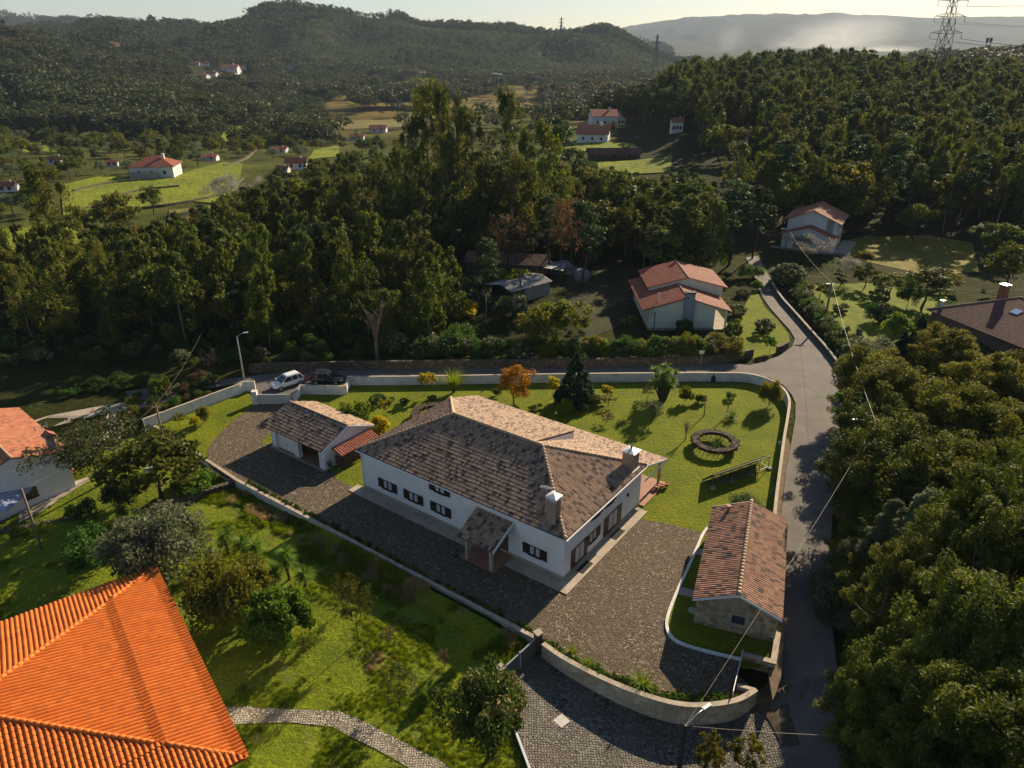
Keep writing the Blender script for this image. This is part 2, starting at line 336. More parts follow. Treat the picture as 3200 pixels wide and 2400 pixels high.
def ribbon(mb,pts,wd,z0,z1):
    """wall strip along a plan polyline, width wd, between z0 and z1 (floats or lists)"""
    n=len(pts); L=[];Rr=[]
    for i in range(n):
        a=Vector(pts[max(i-1,0)][:2]);b=Vector(pts[i][:2]);c=Vector(pts[min(i+1,n-1)][:2])
        d1=(b-a).normalized() if i>0 else (c-b).normalized(); d2=(c-b).normalized() if i<n-1 else d1
        t=(d1+d2); t=t.normalized() if t.length>1e-6 else d1
        nn=Vector((-t.y,t.x)); k=1/max(.5,nn.dot(Vector((-d1.y,d1.x)))); L.append(b+nn*wd/2*k);Rr.append(b-nn*wd/2*k)
    z0=z0 if hasattr(z0,'__len__') else [z0]*n; z1=z1 if hasattr(z1,'__len__') else [z1]*n
    vs=[]
    for i in range(n): vs+=[(Rr[i].x,Rr[i].y,z0[i]),(L[i].x,L[i].y,z0[i]),(L[i].x,L[i].y,z1[i]),(Rr[i].x,Rr[i].y,z1[i])]
    fs=[(0,1,2,3),((n-1)*4+3,(n-1)*4+2,(n-1)*4+1,(n-1)*4)]
    for i in range(n-1):
        for j in range(4): a=i*4+j;b=i*4+(j+1)%4; fs.append((b,a,a+4,b+4))
    mb.add(vs,fs); return mb
# ------------------------------------------------------------------ tiled roof surface with real corrugation
def roof_planes(name,planes,m,per=.24,course=.36,amp=.035,step=.018,parent=None,seg=6,thick=.1):
    """planes: list of (polygon 3D points, eave start, eave end); tiles run up the slope"""
    V=[];Fs=[];U=[]; off=0
    for poly,ea,eb in planes:
        poly=[Vector(p) for p in poly]; ea=Vector(ea);eb=Vector(eb); ux=(eb-ea).normalized()
        nrm=Vector((0,0,0))
        for i in range(len(poly)): nrm+=poly[i].cross(poly[(i+1)%len(poly)])
        nrm.normalize()
        if nrm.z<0: nrm=-nrm
        wy=nrm.cross(ux).normalized()
        if wy.z<0: wy=-wy
        q=[((p-ea).dot(ux),(p-ea).dot(wy)) for p in poly]
        x0=min(a for a,b in q);x1=max(a for a,b in q);y0=min(b for a,b in q);y1=max(b for a,b in q)
        nx=int((x1-x0)/per*seg)+2; ny=int((y1-y0)/course)+2
        bm=bmesh.new(); lay=bm.loops.layers.uv.new('UVMap'); grid=[]
        dx=per/seg
        xs=[math.floor(x0/per)*per+i*dx for i in range(int((x1-x0)/dx)+seg+2)]
        hs=[amp*(abs(math.sin(PI*x/per))**.8) for x in xs]
        for j in range(int((y1-y0)/course)+2):
            yb=y0+j*course; row0=[];row1=[]
            for x,h in zip(xs,hs):
                row0.append(bm.verts.new((x,yb,h+step+.004*math.sin(j*7.3+x*3))));row1.append(bm.verts.new((x,yb+course,h+.004*math.sin(j*7.3+x*3))))
            grid.append((row0,row1))
            for i in range(len(xs)-1):
                f=bm.faces.new((row0[i],row0[i+1],row1[i+1],row1[i]))
                ux0=(xs[i]+dx*.5)//per; iu=float(ux0)+off+.5
                for l in f.loops: l[lay].uv=(iu,j+off*3+.5)
                f.smooth=True
            if j>0:
                pr=grid[j-1][1]
                for i in range(len(xs)-1):
                    f=bm.faces.new((pr[i],pr[i+1],row0[i+1],row0[i])); 
                    for l in f.loops: l[lay].uv=(0.5,.5)
        # clip to convex polygon
        cx=sum(a for a,b in q)/len(q);cy=sum(b for a,b in q)/len(q)
        for i in range(len(q)):
            a=q[i];b=q[(i+1)%len(q)]; d=(b[0]-a[0],b[1]-a[1]); n2=Vector((d[1],-d[0],0))
            if n2.length<1e-6: continue
            n2.normalize()
            if (cx-a[0])*n2.x+(cy-a[1])*n2.y>0:n2=-n2
            bmesh.ops.bisect_plane(bm,geom=list(bm.verts)+list(bm.edges)+list(bm.faces),dist=1e-5,plane_co=(a[0],a[1],0),plane_no=n2,clear_outer=True)
        me=bpy.data.meshes.new('tmp'); bm.normal_update(); 
        M=Matrix(((ux.x,wy.x,nrm.x,ea.x),(ux.y,wy.y,nrm.y,ea.y),(ux.z,wy.z,nrm.z,ea.z),(0,0,0,1)))
        bmesh.ops.transform(bm,matrix=M,verts=bm.verts)
        k=len(V); bm.verts.index_update(); V+=[tuple(v.co) for v in bm.verts]
        for f in bm.faces: Fs.append([k+v.index for v in f.verts]); U+=[tuple(l[lay].uv) for l in f.loops]
        bm.free(); off+=211
        # soffit board below
        kk=len(V); V+=[tuple(p-Vector((0,0,.02))) for p in poly]+[tuple(p-Vector((0,0,thick))) for p in poly]; n=len(poly)
        ff=[list(range(kk,kk+n)),list(range(kk+n,kk+2*n))[::-1]]+[[kk+i,kk+n+i,kk+n+(i+1)%n,kk+(i+1)%n] for i in range(n)]
        for f in ff: Fs.append(f); U+=[(.5,.5)]*len(f)
    me=bpy.data.meshes.new(name); me.from_pydata(V,[],Fs); ul=me.uv_layers.new(name='UVMap'); ul.data.foreach_set('uv',[c for u in U for c in u])
    me.materials.append(m); me.update(); o=bpy.data.objects.new(name,me); COL.objects.link(o); o.parent=parent; return o
def ridge_tiles(mb,a,b,r=.12,step=.4,lift=.05):
    a=Vector(a);b=Vector(b); d=b-a; n=max(1,int(d.length/step))
    for i in range(n):
        p=a+d*(i/n)+Vector((0,0,lift));q=a+d*((i+1.12)/n)+Vector((0,0,lift)); mb.tube([p,q],[r*1.12,r*.92],8)
    return mb
# ================================================================== MATERIALS
WHITE=mat('white_render',(.80,.80,.80),(.72,.72,.73),.7,.15,.85,spec=.15,fine=30,bd=.004,stain=(.60,.59,.56))
WHITE_W=mat('white_wall_paint',(.78,.77,.75),(.62,.60,.56),.9,.15,.85,spec=.15,fine=14,bd=.006,stain=(.42,.40,.35))
GRANITE=mat('granite',(.42,.37,.30),(.33,.29,.23),3,.2,.8,fine=40,bd=.004,stain=(.2,.18,.15))
GRAN_CAP=mat('granite_cap',(.46,.39,.30),(.34,.29,.22),1.5,.2,.8,fine=25,bd=.004,stain=(.18,.16,.13))
CONC=mat('concrete',(.34,.32,.28),(.26,.245,.22),.8,.2,.9,fine=18,bd=.006,stain=(.14,.13,.11))
TERRA=mat('terracotta_floor',(.36,.17,.10),(.27,.13,.08),2,.1,.6,fine=12)
DARKWOOD=mat('dark_wood',(.035,.018,.014),(.022,.012,.010),6,.1,.45,spec=.4,fine=50)
GLASS=mat('window_glass',(.05,.06,.07),(.03,.035,.04),1,0,.06,spec=.9)
CURTAIN=mat('curtain',(.50,.50,.50),(.38,.38,.4),9,0,.6)
METAL=mat('grey_metal',(.45,.46,.48),(.36,.37,.39),3,.05,.4,metal=.6,fine=20)
METALW=mat('light_metal',(.62,.64,.66),(.52,.54,.56),2,.03,.45,metal=.2)
DARKMET=mat('dark_metal',(.03,.03,.035),(.02,.02,.022),4,0,.5,metal=.3)
RUBBER=mat('rubber',(.015,.015,.015),(.01,.01,.01),4,0,.8)
BARKD=mat('bark_dark',(.07,.05,.037),(.035,.026,.02),5,.6,.9,fine=20,bd=.03)
BARKP=mat('bark_pale',(.30,.22,.15),(.15,.105,.07),2.5,.3,.8,fine=12,bd=.02)
POLEW=mat('weathered_pole',(.24,.20,.14),(.15,.12,.085),2,.2,.9,fine=30)
POLEC=mat('concrete_pole',(.36,.35,.33),(.26,.25,.235),2,.1,.9,fine=20)
TILE_MIX=tilemat('roof_tile_mixed',[(0,(.40,.275,.18)),(.2,(.34,.225,.15)),(.4,(.25,.16,.11)),(.55,(.44,.315,.215)),(.72,(.36,.24,.165)),(.84,(.16,.105,.08)),(1,(.06,.048,.042))],lich=(.14,.11,.085),lf=.25)
TILE_COT=tilemat('roof_tile_cottage',[(0,(.34,.17,.10)),(.25,(.25,.12,.075)),(.5,(.40,.22,.14)),(.72,(.28,.145,.09)),(.87,(.13,.075,.06)),(1,(.05,.04,.038))],lich=(.10,.08,.065),lf=.25)
TILE_ORG=tilemat('roof_tile_orange',[(0,(.60,.150,.016)),(.3,(.52,.125,.014)),(.6,(.63,.170,.022)),(.85,(.47,.115,.014)),(1,(.56,.16,.03))],rough=.7,lich=(.40,.10,.02),lf=.32)
TILE_OLD=tilemat('roof_tile_terracotta',[(0,(.46,.17,.085)),(.3,(.38,.135,.07)),(.6,(.50,.21,.11)),(.85,(.30,.11,.065))],lich=(.2,.12,.08),lf=.4)
TILE_RED=tilemat('roof_tile_red',[(0,(.34,.10,.06)),(.4,(.28,.08,.05)),(.75,(.38,.13,.08))],lich=(.16,.10,.08),lf=.4)
TILE_BRN=tilemat('roof_tile_brown',[(0,(.15,.07,.055)),(.4,(.11,.05,.04)),(.75,(.17,.085,.065))],lich=(.08,.05,.045),lf=.4)
RIDGE=mat('ridge_tile_pale',(.52,.38,.25),(.36,.24,.15),4,.2,.8,fine=14)
RIDGEO=mat('ridge_tile_orange',(.64,.165,.018),(.52,.13,.014),4,.1,.6,fine=14)
COBBLE=stonemat('yard_cobbles',[(0,(.085,.063,.041)),(.5,(.138,.104,.068)),(.85,(.225,.175,.118)),(1,(.38,.31,.22))],6.6,(.04,.03,.02),.11,.9,.04,moss=(.10,.078,.05),patch=(.34,.31,.27))
SETTS=stonemat('granite_setts',[(0,(.12,.11,.10)),(.5,(.18,.165,.145)),(1,(.28,.26,.23))],5.2,(.035,.032,.024),.11,1.,.05,moss=(.11,.095,.07),rand=.55)
PATHST=stonemat('path_setts',[(0,(.30,.26,.21)),(.5,(.42,.37,.30)),(1,(.55,.49,.40))],5.5,(.10,.09,.06),.12,.9,.05,rand=.5,moss=(.22,.20,.13))
RUBBLE=stonemat('rubble_stone',[(0,(.22,.16,.10)),(.5,(.36,.27,.17)),(1,(.50,.40,.28))],2.6,(.26,.22,.17),.05,.6,.05)
OLDWALL=stonemat('old_stone_wall',[(0,(.06,.048,.036)),(.5,(.105,.085,.06)),(1,(.19,.155,.11))],2.6,(.05,.04,.03),.08,.9,.06,moss=(.07,.075,.035))
BRICKCH=stonemat('chimney_block',[(0,(.30,.22,.155)),(1,(.40,.31,.22))],3.4,(.22,.17,.12),.04,.3,.01,stretch=(1,1,1.6),rand=.15)
LOGS=stonemat('stacked_logs',[(0,(.10,.06,.04)),(.5,(.18,.11,.07)),(1,(.30,.2,.12))],7,(.012,.01,.008),.12,1.,.05)
ASPH=mat('asphalt',(.155,.142,.128),(.105,.096,.087),.35,.3,.85,fine=14,bd=.01,stain=(.085,.077,.068),spec=.2)
ASPHD=mat('asphalt_worn',(.12,.112,.108),(.08,.076,.074),.5,.3,.9,fine=14,bd=.01,stain=(.06,.055,.05),spec=.2)
DIRT=mat('dirt',(.19,.145,.10),(.12,.09,.06),1.2,.5,.95,fine=9,bd=.03,spec=.1)
DRIVE=mat('pale_concrete_drive',(.40,.345,.27),(.31,.265,.205),.7,.15,.9,fine=16,bd=.006,stain=(.2,.17,.13))
LAWN=grassmat('lawn_grass',(.165,.195,.007),(.105,.14,.007),(.24,.20,.02),.22,1.6,5.5,1.,.28,.55)
LAWNW=grassmat('wild_grass',(.17,.21,.010),(.10,.14,.010),(.19,.145,.08),.35,.55,5,1.,.25,.56)
FIELD=grassmat('field_grass',(.20,.235,.014),(.13,.17,.014),(.25,.21,.05),.03,.22,.9,1.,1.2,.52)
FIELDD=grassmat('dry_field',(.17,.155,.04),(.12,.10,.035),(.09,.11,.02),.03,.2,1.2,.8,.4,.55)
MEADOW=grassmat('meadow_grass',(.21,.17,.03),(.11,.12,.02),(.29,.20,.05),.1,.5,3,1.,.2,.5)
# ================================================================== SETTING: ground
def terrain():
    az=np.concatenate([np.arange(-180,-52,6.),np.arange(-52,52,.3),np.arange(52,180,6.)]); az=np.radians(az)
    rr=[0.6]
    while rr[-1]<10400: rr.append(rr[-1]*(1.02 if rr[-1]>12 else 1.25))
    rr=np.array(rr); A,Rr=np.meshgrid(az,rr); x=(Rr*np.sin(A)).ravel();y=(Rr*np.cos(A)).ravel(); z=hgt(x,y)-.05-.10*(np.hypot(x,y)<75)
    na=len(az);nr=len(rr); V=np.stack([x,y,z],1); I=np.arange(nr*na).reshape(nr,na)
    a=I[:-1,:];b=np.roll(I,-1,1)[:-1,:];c=np.roll(I,-1,1)[1:,:];d=I[1:,:]
    Fq=np.stack([a.ravel(),d.ravel(),c.ravel(),b.ravel()],1)
    m,n,b_=newmat('ground'); b_.inputs['Roughness'].default_value=.95; b_.inputs['Specular IOR Level'].default_value=.05
    v=geo(n); at=nd(n,'ShaderNodeAttribute',attribute_name='basecol')
    n1=noise(n,.05,8,.7,v); r1=ramp(n,[(.3,(.55,.55,.5)),(.7,(1.3,1.25,1.15))]); n.links.new(n1.outputs[0],r1.inputs[0])
    n2=noise(n,1.3,6,.7,v); r2=ramp(n,[(.3,(.6,.62,.6)),(.7,(1.3,1.25,1.2))]); n.links.new(n2.outputs[0],r2.inputs[0])
    o=mixc(n,1.,at.outputs['Color'],r1.outputs[0],'MULTIPLY'); o=mixc(n,1.,o,r2.outputs[0],'MULTIPLY'); n.links.new(o,b_.inputs['Base Color'])
    nb=noise(n,.08,10,.75,v); bump(n,b_,nb.outputs[0],1.,6.)
    ob=npmesh('ground',V,Fq,m,smooth=True); me=ob.data
    uu=1600+2508*x/np.maximum(y,1); col=np.zeros((len(x),4),np.float32); col[:,3]=1
    nn=_vn(x,y,60); base=np.array([.075,.065,.03]); near=np.array([.06,.075,.02]); forest=np.array([.045,.055,.022])
    c=np.tile(base,(len(x),1)); k=(y<160)[:,None]; c=np.where(k,near,c)
    fm=((y>420)&(uu<1000))|(y>1150)|((uu>1950)&(y>170)); c=np.where(fm[:,None],forest,c)
    pl=((y>1250)&(y<2100)&(uu>1050)&(uu<2150)&(nn>.35)); c=np.where(pl[:,None],np.array([.055,.085,.028]),c)
    c=np.where(((y>430)&(uu<1000))[:,None],np.array([.045,.058,.022]),c)
    fld=((y>420)&(y<1150)&(uu>1000)&(uu<2000)); row=.8+.4*(np.sin(y/16+3*nn)>0); c=np.where(fld[:,None],np.where((nn>.5)[:,None],np.array([.17,.135,.04]),np.array([.13,.13,.035]))*(.7+.5*nn[:,None])*row[:,None],c)
    md=((y>150)&(y<430)&(uu<1950)); c=np.where(md[:,None],np.array([.10,.12,.03])*(.7+.6*nn[:,None]),c)
    c=np.where((y>2500)[:,None],np.array([.045,.06,.04]),c)
    col[:,:3]=c; at=me.attributes.new('basecol','FLOAT_COLOR','POINT'); at.data.foreach_set('color',col.ravel())
    tag(ob,kind='structure'); return ob
terrain()
# sheets laid on the ground: lawn, cobbled yard, drives, roads
lawn=tri_fan_patch('lawn',[(447,1320),(760,1210),(805,1262),(880,1262),(905,1262),(938,1225),(1080,1222),(1096,1196),(1500,1197),(2291,1196),(2344,1200),(2393,1212),(2430,1232),(2452,1256),(2463,1290),(2455,1340),(2440,1400),(2425,1500),(2412,1600),(2410,1900),(2408,2080),(2330,2090),(1700,2020),(740,1505)],LAWN,.012,z=0)
yard=tri_fan_patch('cobbled_yard',[(802,1262),(905,1262),(900,1285),(868,1330),(828,1368),(815,1385),(1000,1400),(1045,1490),(1128,1540),(1200,1400),(1900,1450),(2012,1604),(1990,1622),(2065,1632),(2212,1668),(2205,1700),(2088,1930),(2080,1965),(2100,2000),(2140,2020),(2318,2052),(2305,2110),(2350,2150),(2330,2192),(2200,2205),(2060,2190),(1900,2130),(1700,2030),(1640,1980),(740,1505),(700,1493),(662,1470),(645,1440),(648,1405),(672,1370),(712,1330),(762,1290)],COBBLE,.020,z=0)
apron=MB(); 
setts=tri_fan_patch('driveway',[P(*p,.25)[:2] for p in _wp]+[P(*p,-1.3)[:2] for p in [(2420,2230),(2450,2330),(2500,2520)]]+[P(*p,-.9)[:2] for p in [(1700,2500),(1655,2390),(1600,2230),(1574,2135)]]+[P(1680,2040,-.9)[:2]],SETTS,.0,maxlen=.8,world=True)
for v_ in setts.data.vertices: x_=v_.co.x; v_.co.z=-min(1.5,(.95+.06*min(9,max(0,x_-1))))*min(1,max(0,1-(x_-15.5)/9))+.06
road=tri_fan_patch('lane',[(1000,1148),(1500,1145),(2000,1142),(2290,1136),(2340,1143),(2385,1132),(2440,1110),(2475,1085),(2484,1060),(2470,1035),(2440,1002),(2405,962),(2380,925),(2362,880),(2345,835),(2330,805),(2372,800),(2392,845),(2418,890),(2445,930),(2490,985),(2540,1045),(2590,1105),(2640,1180),(2632,1260),(2622,1350),(2605,1500),(2597,1700),(2592,1900),(2620,2150),(2700,2440),(2478,2460),(2440,2330),(2405,2230),(2422,2120),(2432,1900),(2440,1620),(2455,1480),(2470,1400),(2485,1310),(2486,1262),(2474,1235),(2448,1205),(2405,1182),(2350,1172),(2290,1168),(1500,1174),(1100,1180),(1085,1205),(935,1212),(905,1235),(800,1238),(795,1196),(765,1198),(600,1222),(500,1242),(420,1262),(390,1225),(560,1203),(760,1180),(850,1168)],ASPH,.09,maxlen=1.2)
tri_fan_patch('concrete_drive',[(60,1330),(150,1300),(330,1266),(500,1243),(560,1232),(545,1248),(495,1264),(420,1278),(300,1300),(180,1330),(120,1345)],DRIVE,.03)
tri_fan_patch('garden_path',[(350,1275),(372,1272),(350,1372),(305,1392)],DRIVE,.15,maxlen=1)
tri_fan_patch('stone_path',[(640,2215),(760,2213),(920,2222),(1060,2228),(1120,2250),(1200,2292),(1290,2340),(1390,2390),(1480,2460),(1330,2460),(1270,2400),(1180,2348),(1090,2305),(1040,2276),(900,2262),(680,2270)],PATHST,.17,maxlen=1)
tri_fan_patch('gravel_verge',[(2458,1365),(2475,1400),(2474,1620),(2458,1900),(2440,2120),(2415,2190),(2400,2100),(2395,1880),(2402,1700),(2420,1550),(2438,1450)],DIRT,.015,z=0)
tri_fan_patch('dirt_patch',[(2345,2205),(2420,2100),(2450,2120),(2470,2240),(2500,2330),(2445,2335),(2400,2250)],mat('dark_gravel',(.11,.09,.065),(.06,.05,.04),2,.6,.95,fine=12,bd=.03,spec=.1),.13,maxlen=.5)
tri_fan_patch('lower_lawn',[(0,1660),(200,1625),(740,1512),(1000,1650),(1300,1822),(1560,1968),(1650,2015),(1560,2120),(1560,2200),(1600,2300),(1660,2430),(1600,2480),(900,2520),(0,2520),(-150,2000),(-150,1700)],LAWNW,.13,maxlen=.8)
tri_fan_patch('neighbour_garden',[(120,1720),(330,1640),(735,1500),(460,1330),(330,1400),(280,1480),(230,1520),(70,1590),(0,1640),(0,1720)],LAWNW,.10,maxlen=1.)
tri_fan_patch('front_garden',[(2300,1120),(2290,1090),(2330,950),(2360,900),(2390,960),(2430,1000),(2465,1045),(2468,1070),(2455,1092),(2420,1105),(2370,1120)],LAWN,.02,z=0)
tri_fan_patch('orchard_lawn',[(2500,890),(2900,880),(3000,960),(2900,1080),(2760,1140),(2640,1110),(2560,1010),(2500,950)],LAWNW,.02,maxlen=6)
tri_fan_patch('meadow',[(2600,760),(2700,740),(2900,735),(3040,760),(3060,850),(2900,860),(2760,830),(2640,800)],MEADOW,.03,maxlen=6)
tri_fan_patch('vegetable_plot',[(1770,850),(1990,840),(2000,1000),(1830,1060),(1760,900)],grassmat('plot_soil',(.045,.05,.02),(.03,.03,.016),(.05,.06,.015),.2,1.2,4,1.,.2,.5),.02,z=0)
for nm,px,m in [
  ('green_field',[(190,580),(330,548),(400,560),(560,548),(700,508),(760,512),(745,600),(700,640),(590,630),(520,640),(430,650),(330,690),(200,690)],FIELD),
  ('green_field',[(0,720),(200,700),(260,740),(230,800),(0,820)],FIELD),
  ('pale_field',[(530,660),(700,640),(740,680),(640,720),(520,720)],FIELDD),
  ('green_field',[(700,400),(800,392),(810,430),(720,450),(690,430)],FIELD),
  ('green_field',[(80,450),(150,448),(155,475),(70,478)],FIELD),
  ('green_field',[(980,470),(1060,455),(1060,490),(960,500)],FIELD),
  ('green_field',[(1850,510),(2100,490),(2095,540),(1980,545),(1830,530)],FIELD),
  ('green_field',[(1700,440),(1980,450),(2000,470),(1750,475),(1690,465)],FIELD),
  ('pale_field',[(597,318),(640,311),(716,325),(718,340),(650,338)],FIELDD),
  ('bare_slope',[(335,158),(395,118),(470,108),(545,146),(430,166)],mat('bare_earth',(.12,.075,.05),(.07,.05,.035),.02,0,.95,spec=.05)),
  ('green_field',[(900,392),(960,388),(965,398),(905,402)],FIELD),
  ('pale_field',[(1060,380),(1330,372),(1330,395),(1070,405)],FIELDD),
  ]:
    tag(tri_fan_patch(nm,px,m,.25,maxlen=25),kind='structure')
# ================================================================== shared builders
def window(parent,pos,rz,wd,h,shut=None,bars=1,curt=True,frm=None,shm=None):
    fm=MB(); t=.07; frm=frm or DARKWOOD
    fm.box((-wd/2,-.05,0),(-wd/2+t,.0,h)); fm.box((wd/2-t,-.05,0),(wd/2,.0,h)); fm.box((-wd/2+t,-.05,0),(wd/2-t,0,t)); fm.box((-wd/2+t,-.05,h-t),(wd/2-t,0,h))
    for i in range(1,bars+1): x=-wd/2+wd*i/(bars+1); fm.box((x-.045,-.045,t),(x+.045,-.005,h-t))
    fm.box((-wd/2-.06,-.13,-.05),(wd/2+.06,-.0,-.002))
    o=fm.build('window',frm,parent); o.location=pos; o.rotation_euler.z=rz
    MB().box((-wd/2+t,-.018,t),(wd/2-t,-.006,h-t)).build('pane',GLASS,o)
    if curt:
        c=MB()
        for i in range(bars+1):
            x0=-wd/2+wd*i/(bars+1)+.11; x1=-wd/2+wd*(i+1)/(bars+1)-.11
            c.box((x0,-.024,t+.05),(x1,-.019,h-t-.04))
        c.build('curtain',CURTAIN,o)
    if shut:
        for s in (-1,1):
            m=MB(); x0,x1=(-shut,0) if s<0 else (0,shut)
            m.box((x0,-.045,-.03),(x1,-.005,h+.03))
            for k in range(9): z=.03+k*(h-.06)/9; m.box((x0+.06,-.055,z),(x1-.06,-.045,z+(h-.06)/9*.55))
            q=m.build('shutter',shm or DARKWOOD,o); q.location=(s*(wd/2+.03),-.02,0)
    return o
def door(parent,pos,rz,wd,h,m,handle=True,name='door',glass=False,shut=None):
    d=MB().box((-wd/2,-.05,0),(wd/2,0,h)); 
    if not glass:
        for i in range(2):
            for j in range(2): d.box((-wd/2+.1+i*wd/2,-.065,.15+j*h/2),(-wd/2+wd/2-.05+i*wd/2,-.05,h/2-.1+j*h/2))
    o=d.build(name,m,parent); o.location=pos;o.rotation_euler.z=rz
    if glass:
        for s in (-1,1): MB().box((.06 if s>0 else -wd/2+.08,-.06,.3),(wd/2-.08 if s>0 else -.06,-.052,h-.1)).build('pane',CURTAIN,o)
    if handle: MB().box((-.06,-.11,h*.48),(.08,-.07,h*.5)).build('handle',METAL,o)
    if shut:
        for s in (-1,1):
            q=MB().box((-shut if s<0 else 0,-.045,0),(0 if s<0 else shut,-.005,h)).build('shutter',DARKWOOD,o); q.location=(s*(wd/2+.03),-.02,0); 
    return o
def gable_walls(mb,x0,x1,y0,y1,ze,zr,axis='x',z0=-.3):
    if axis=='x':  # ridge along x
        ym=(y0+y1)/2; mb.add([(x0,y0,z0),(x0,y1,z0),(x0,y1,ze),(x0,ym,zr),(x0,y0,ze),(x1,y0,z0),(x1,y1,z0),(x1,y1,ze),(x1,ym,zr),(x1,y0,ze)],
          [(0,4,3,2,1),(5,6,7,8,9),(0,5,9,4),(1,2,7,6),(4,9,8,3),(2,3,8,7)])
    else:
        xm=(x0+x1)/2; mb.add([(x0,y0,z0),(x1,y0,z0),(x1,y0,ze),(xm,y0,zr),(x0,y0,ze),(x0,y1,z0),(x1,y1,z0),(x1,y1,ze),(xm,y1,zr),(x0,y1,ze)],
          [(0,1,2,3,4),(5,9,8,7,6),(0,4,9,5),(1,6,7,2),(3,2,7,8),(4,3,8,9)])
    return mb
def gable_roof(x0,x1,y0,y1,ze,zr,axis='x'):
    if axis=='x':
        ym=(y0+y1)/2
        return [([(x0,y0,ze),(x1,y0,ze),(x1,ym,zr),(x0,ym,zr)],(x0,y0,ze),(x1,y0,ze)),([(x1,y1,ze),(x0,y1,ze),(x0,ym,zr),(x1,ym,zr)],(x1,y1,ze),(x0,y1,ze))]
    xm=(x0+x1)/2
    return [([(x0,y1,ze),(x0,y0,ze),(xm,y0,zr),(xm,y1,zr)],(x0,y1,ze),(x0,y0,ze)),([(x1,y0,ze),(x1,y1,ze),(xm,y1,zr),(xm,y0,zr)],(x1,y0,ze),(x1,y1,ze))]
# ================================================================== MAIN HOUSE
B=(4.31,48.7); HA=R(143.7-180)
house=empty('main_house',(B[0],B[1],0),HA,'large white house with mottled brown hipped tile roof, dark shutters and two stone chimneys','house')
XL=-24.0
wm=MB(); wm.box((XL,0,.42),(0,13.7,4.52))
wm.add([(XL,0,4.52),(0,0,4.52),(0,13.7,4.52),(XL,13.7,4.52),(-6.9,6.9,7.2),(-17.7,6.9,7.2)],[(0,1,4,5),(1,2,4),(2,3,5,4),(3,0,5)])
wm.build('wall',WHITE,house)
MB().prism([(-17.9,7.2),(-8,7.2),(-8,14.2),(-21.0,14.2),(-20.3,12.5)],4.4,[7.25,7.25,5.36,5.36,5.8]).build('raised_wall',WHITE,house)
pl=MB().box((XL-.03,-.03,-.1),(.03,13.73,.42)); pl.build('plinth',GRANITE,house)
ap=MB(); ap.box((XL-.9,-1.35,.0),(1.2,-.03,.10)); ap.box((.03,-.03,.0),(1.2,13.2,.10)); 
ap.build('terrace_edge',GRAN_CAP,house)
ze=4.55; zr=7.5
pls=[([(XL-.3,-.35,ze),(.3,-.35,ze),(-6.9,6.9,zr),(-17.7,6.9,zr)],(XL-.3,-.35,ze),(.3,-.35,ze)),
 ([(.3,-.35,ze),(.3,14.05,ze),(-6.9,6.9,zr)],(.3,-.35,ze),(.3,14.05,ze)),
 ([(XL-.3,14.05,ze),(XL-.3,-.35,ze),(-17.7,6.9,zr)],(XL-.3,14.05,ze),(XL-.3,-.35,ze)),
 ([(.3,14.05,ze),(XL-.3,14.05,ze),(-17.7,6.9,zr),(-6.9,6.9,zr)],(.3,14.05,ze),(XL-.3,14.05,ze)),
 ([(-8,14.35,5.5),(-21.3,14.35,5.5),(-20.6,12.6,5.99),(-17.7,6.95,7.55),(-8,6.95,7.55)],(-8,14.35,5.5),(-21.3,14.35,5.5)),
 ([(.3,18.75,2.98),(XL-.3,18.75,2.98),(XL-.3,14.0,4.5),(.3,14.0,4.5)],(.3,18.75,2.98),(XL-.3,18.75,2.98))]
roof_planes('roof',pls,TILE_MIX,.24,.40,.085,.022,house)
rt=MB()
for a,b in [((.3,-.35,ze),(-6.9,6.9,zr)),((-17.7,6.9,zr),(-6.9,6.9,zr)),((XL-.3,-.35,ze),(-17.7,6.9,zr)),((.3,14.05,ze),(-6.9,6.9,zr)),((XL-.3,14.05,ze),(-17.7,6.9,zr))]: ridge_tiles(rt,a,b,.14,.38,.09)
rt.build('ridge_tiles',RIDGE,house,smooth=True)
fs=MB()
fs.box((.31,13.9,2.75),(.36,18.75,2.99)); fs.add([(.31,14,4.32),(.36,14,4.32),(.36,18.75,2.82),(.31,18.75,2.82),(.31,14,4.52),(.36,14,4.52),(.36,18.75,3.0),(.31,18.75,3.0)],[(0,3,2,1),(4,5,6,7),(0,1,5,4),(1,2,6,5),(2,3,7,6),(3,0,4,7)])
fs.build('fascia',WHITE,house)
MB().tube([(XL-.3,-.43,4.46),(.36,-.43,4.46)],.07,8).build('gutter',WHITE,house); MB().tube([(.40,-.4,4.46),(.40,13.9,4.46)],.07,8).build('gutter',WHITE,house)
MB().tube([(XL+.06,-.40,4.42),(XL+.06,-.07,4.1),(XL+.06,-.07,.12)],.045,8).build('downpipe',WHITE,house)
for x in (-.2,-6,-12,-18): MB().box((x-.12,18.2,.12),(x+.12,18.44,2.95)).build('porch_post',GRAN_CAP,house)
MB().box((XL,13.73,.0),(.5,18.9,.12)).build('porch_floor',TERRA,house)
# windows of the long side
for x,z,w_,sh in [(-20.5,1.12,1.25,.62),(-17.05,1.12,1.25,.62),(-13.58,1.15,1.25,.62),(-13.6,3.45,1.25,.62),(-2.92,1.2,1.2,.62)]:
    window(house,(x,-.003,z),0,w_,1.0,sh)
rz=PI/2
window(house,(.003,4.75,1.25),rz,1.2,1.05,.6); window(house,(.003,5.2,3.62),rz,.95,.82,.5); window(house,(.003,7.6,3.62),rz,1.0,.82,.55)
door(house,(.003,2.45,.42),rz,1.5,1.95,DARKWOOD,glass=True,shut=.55); door(house,(.003,8.25,.42),rz,1.7,2.05,DARKWOOD,glass=True,shut=.75)
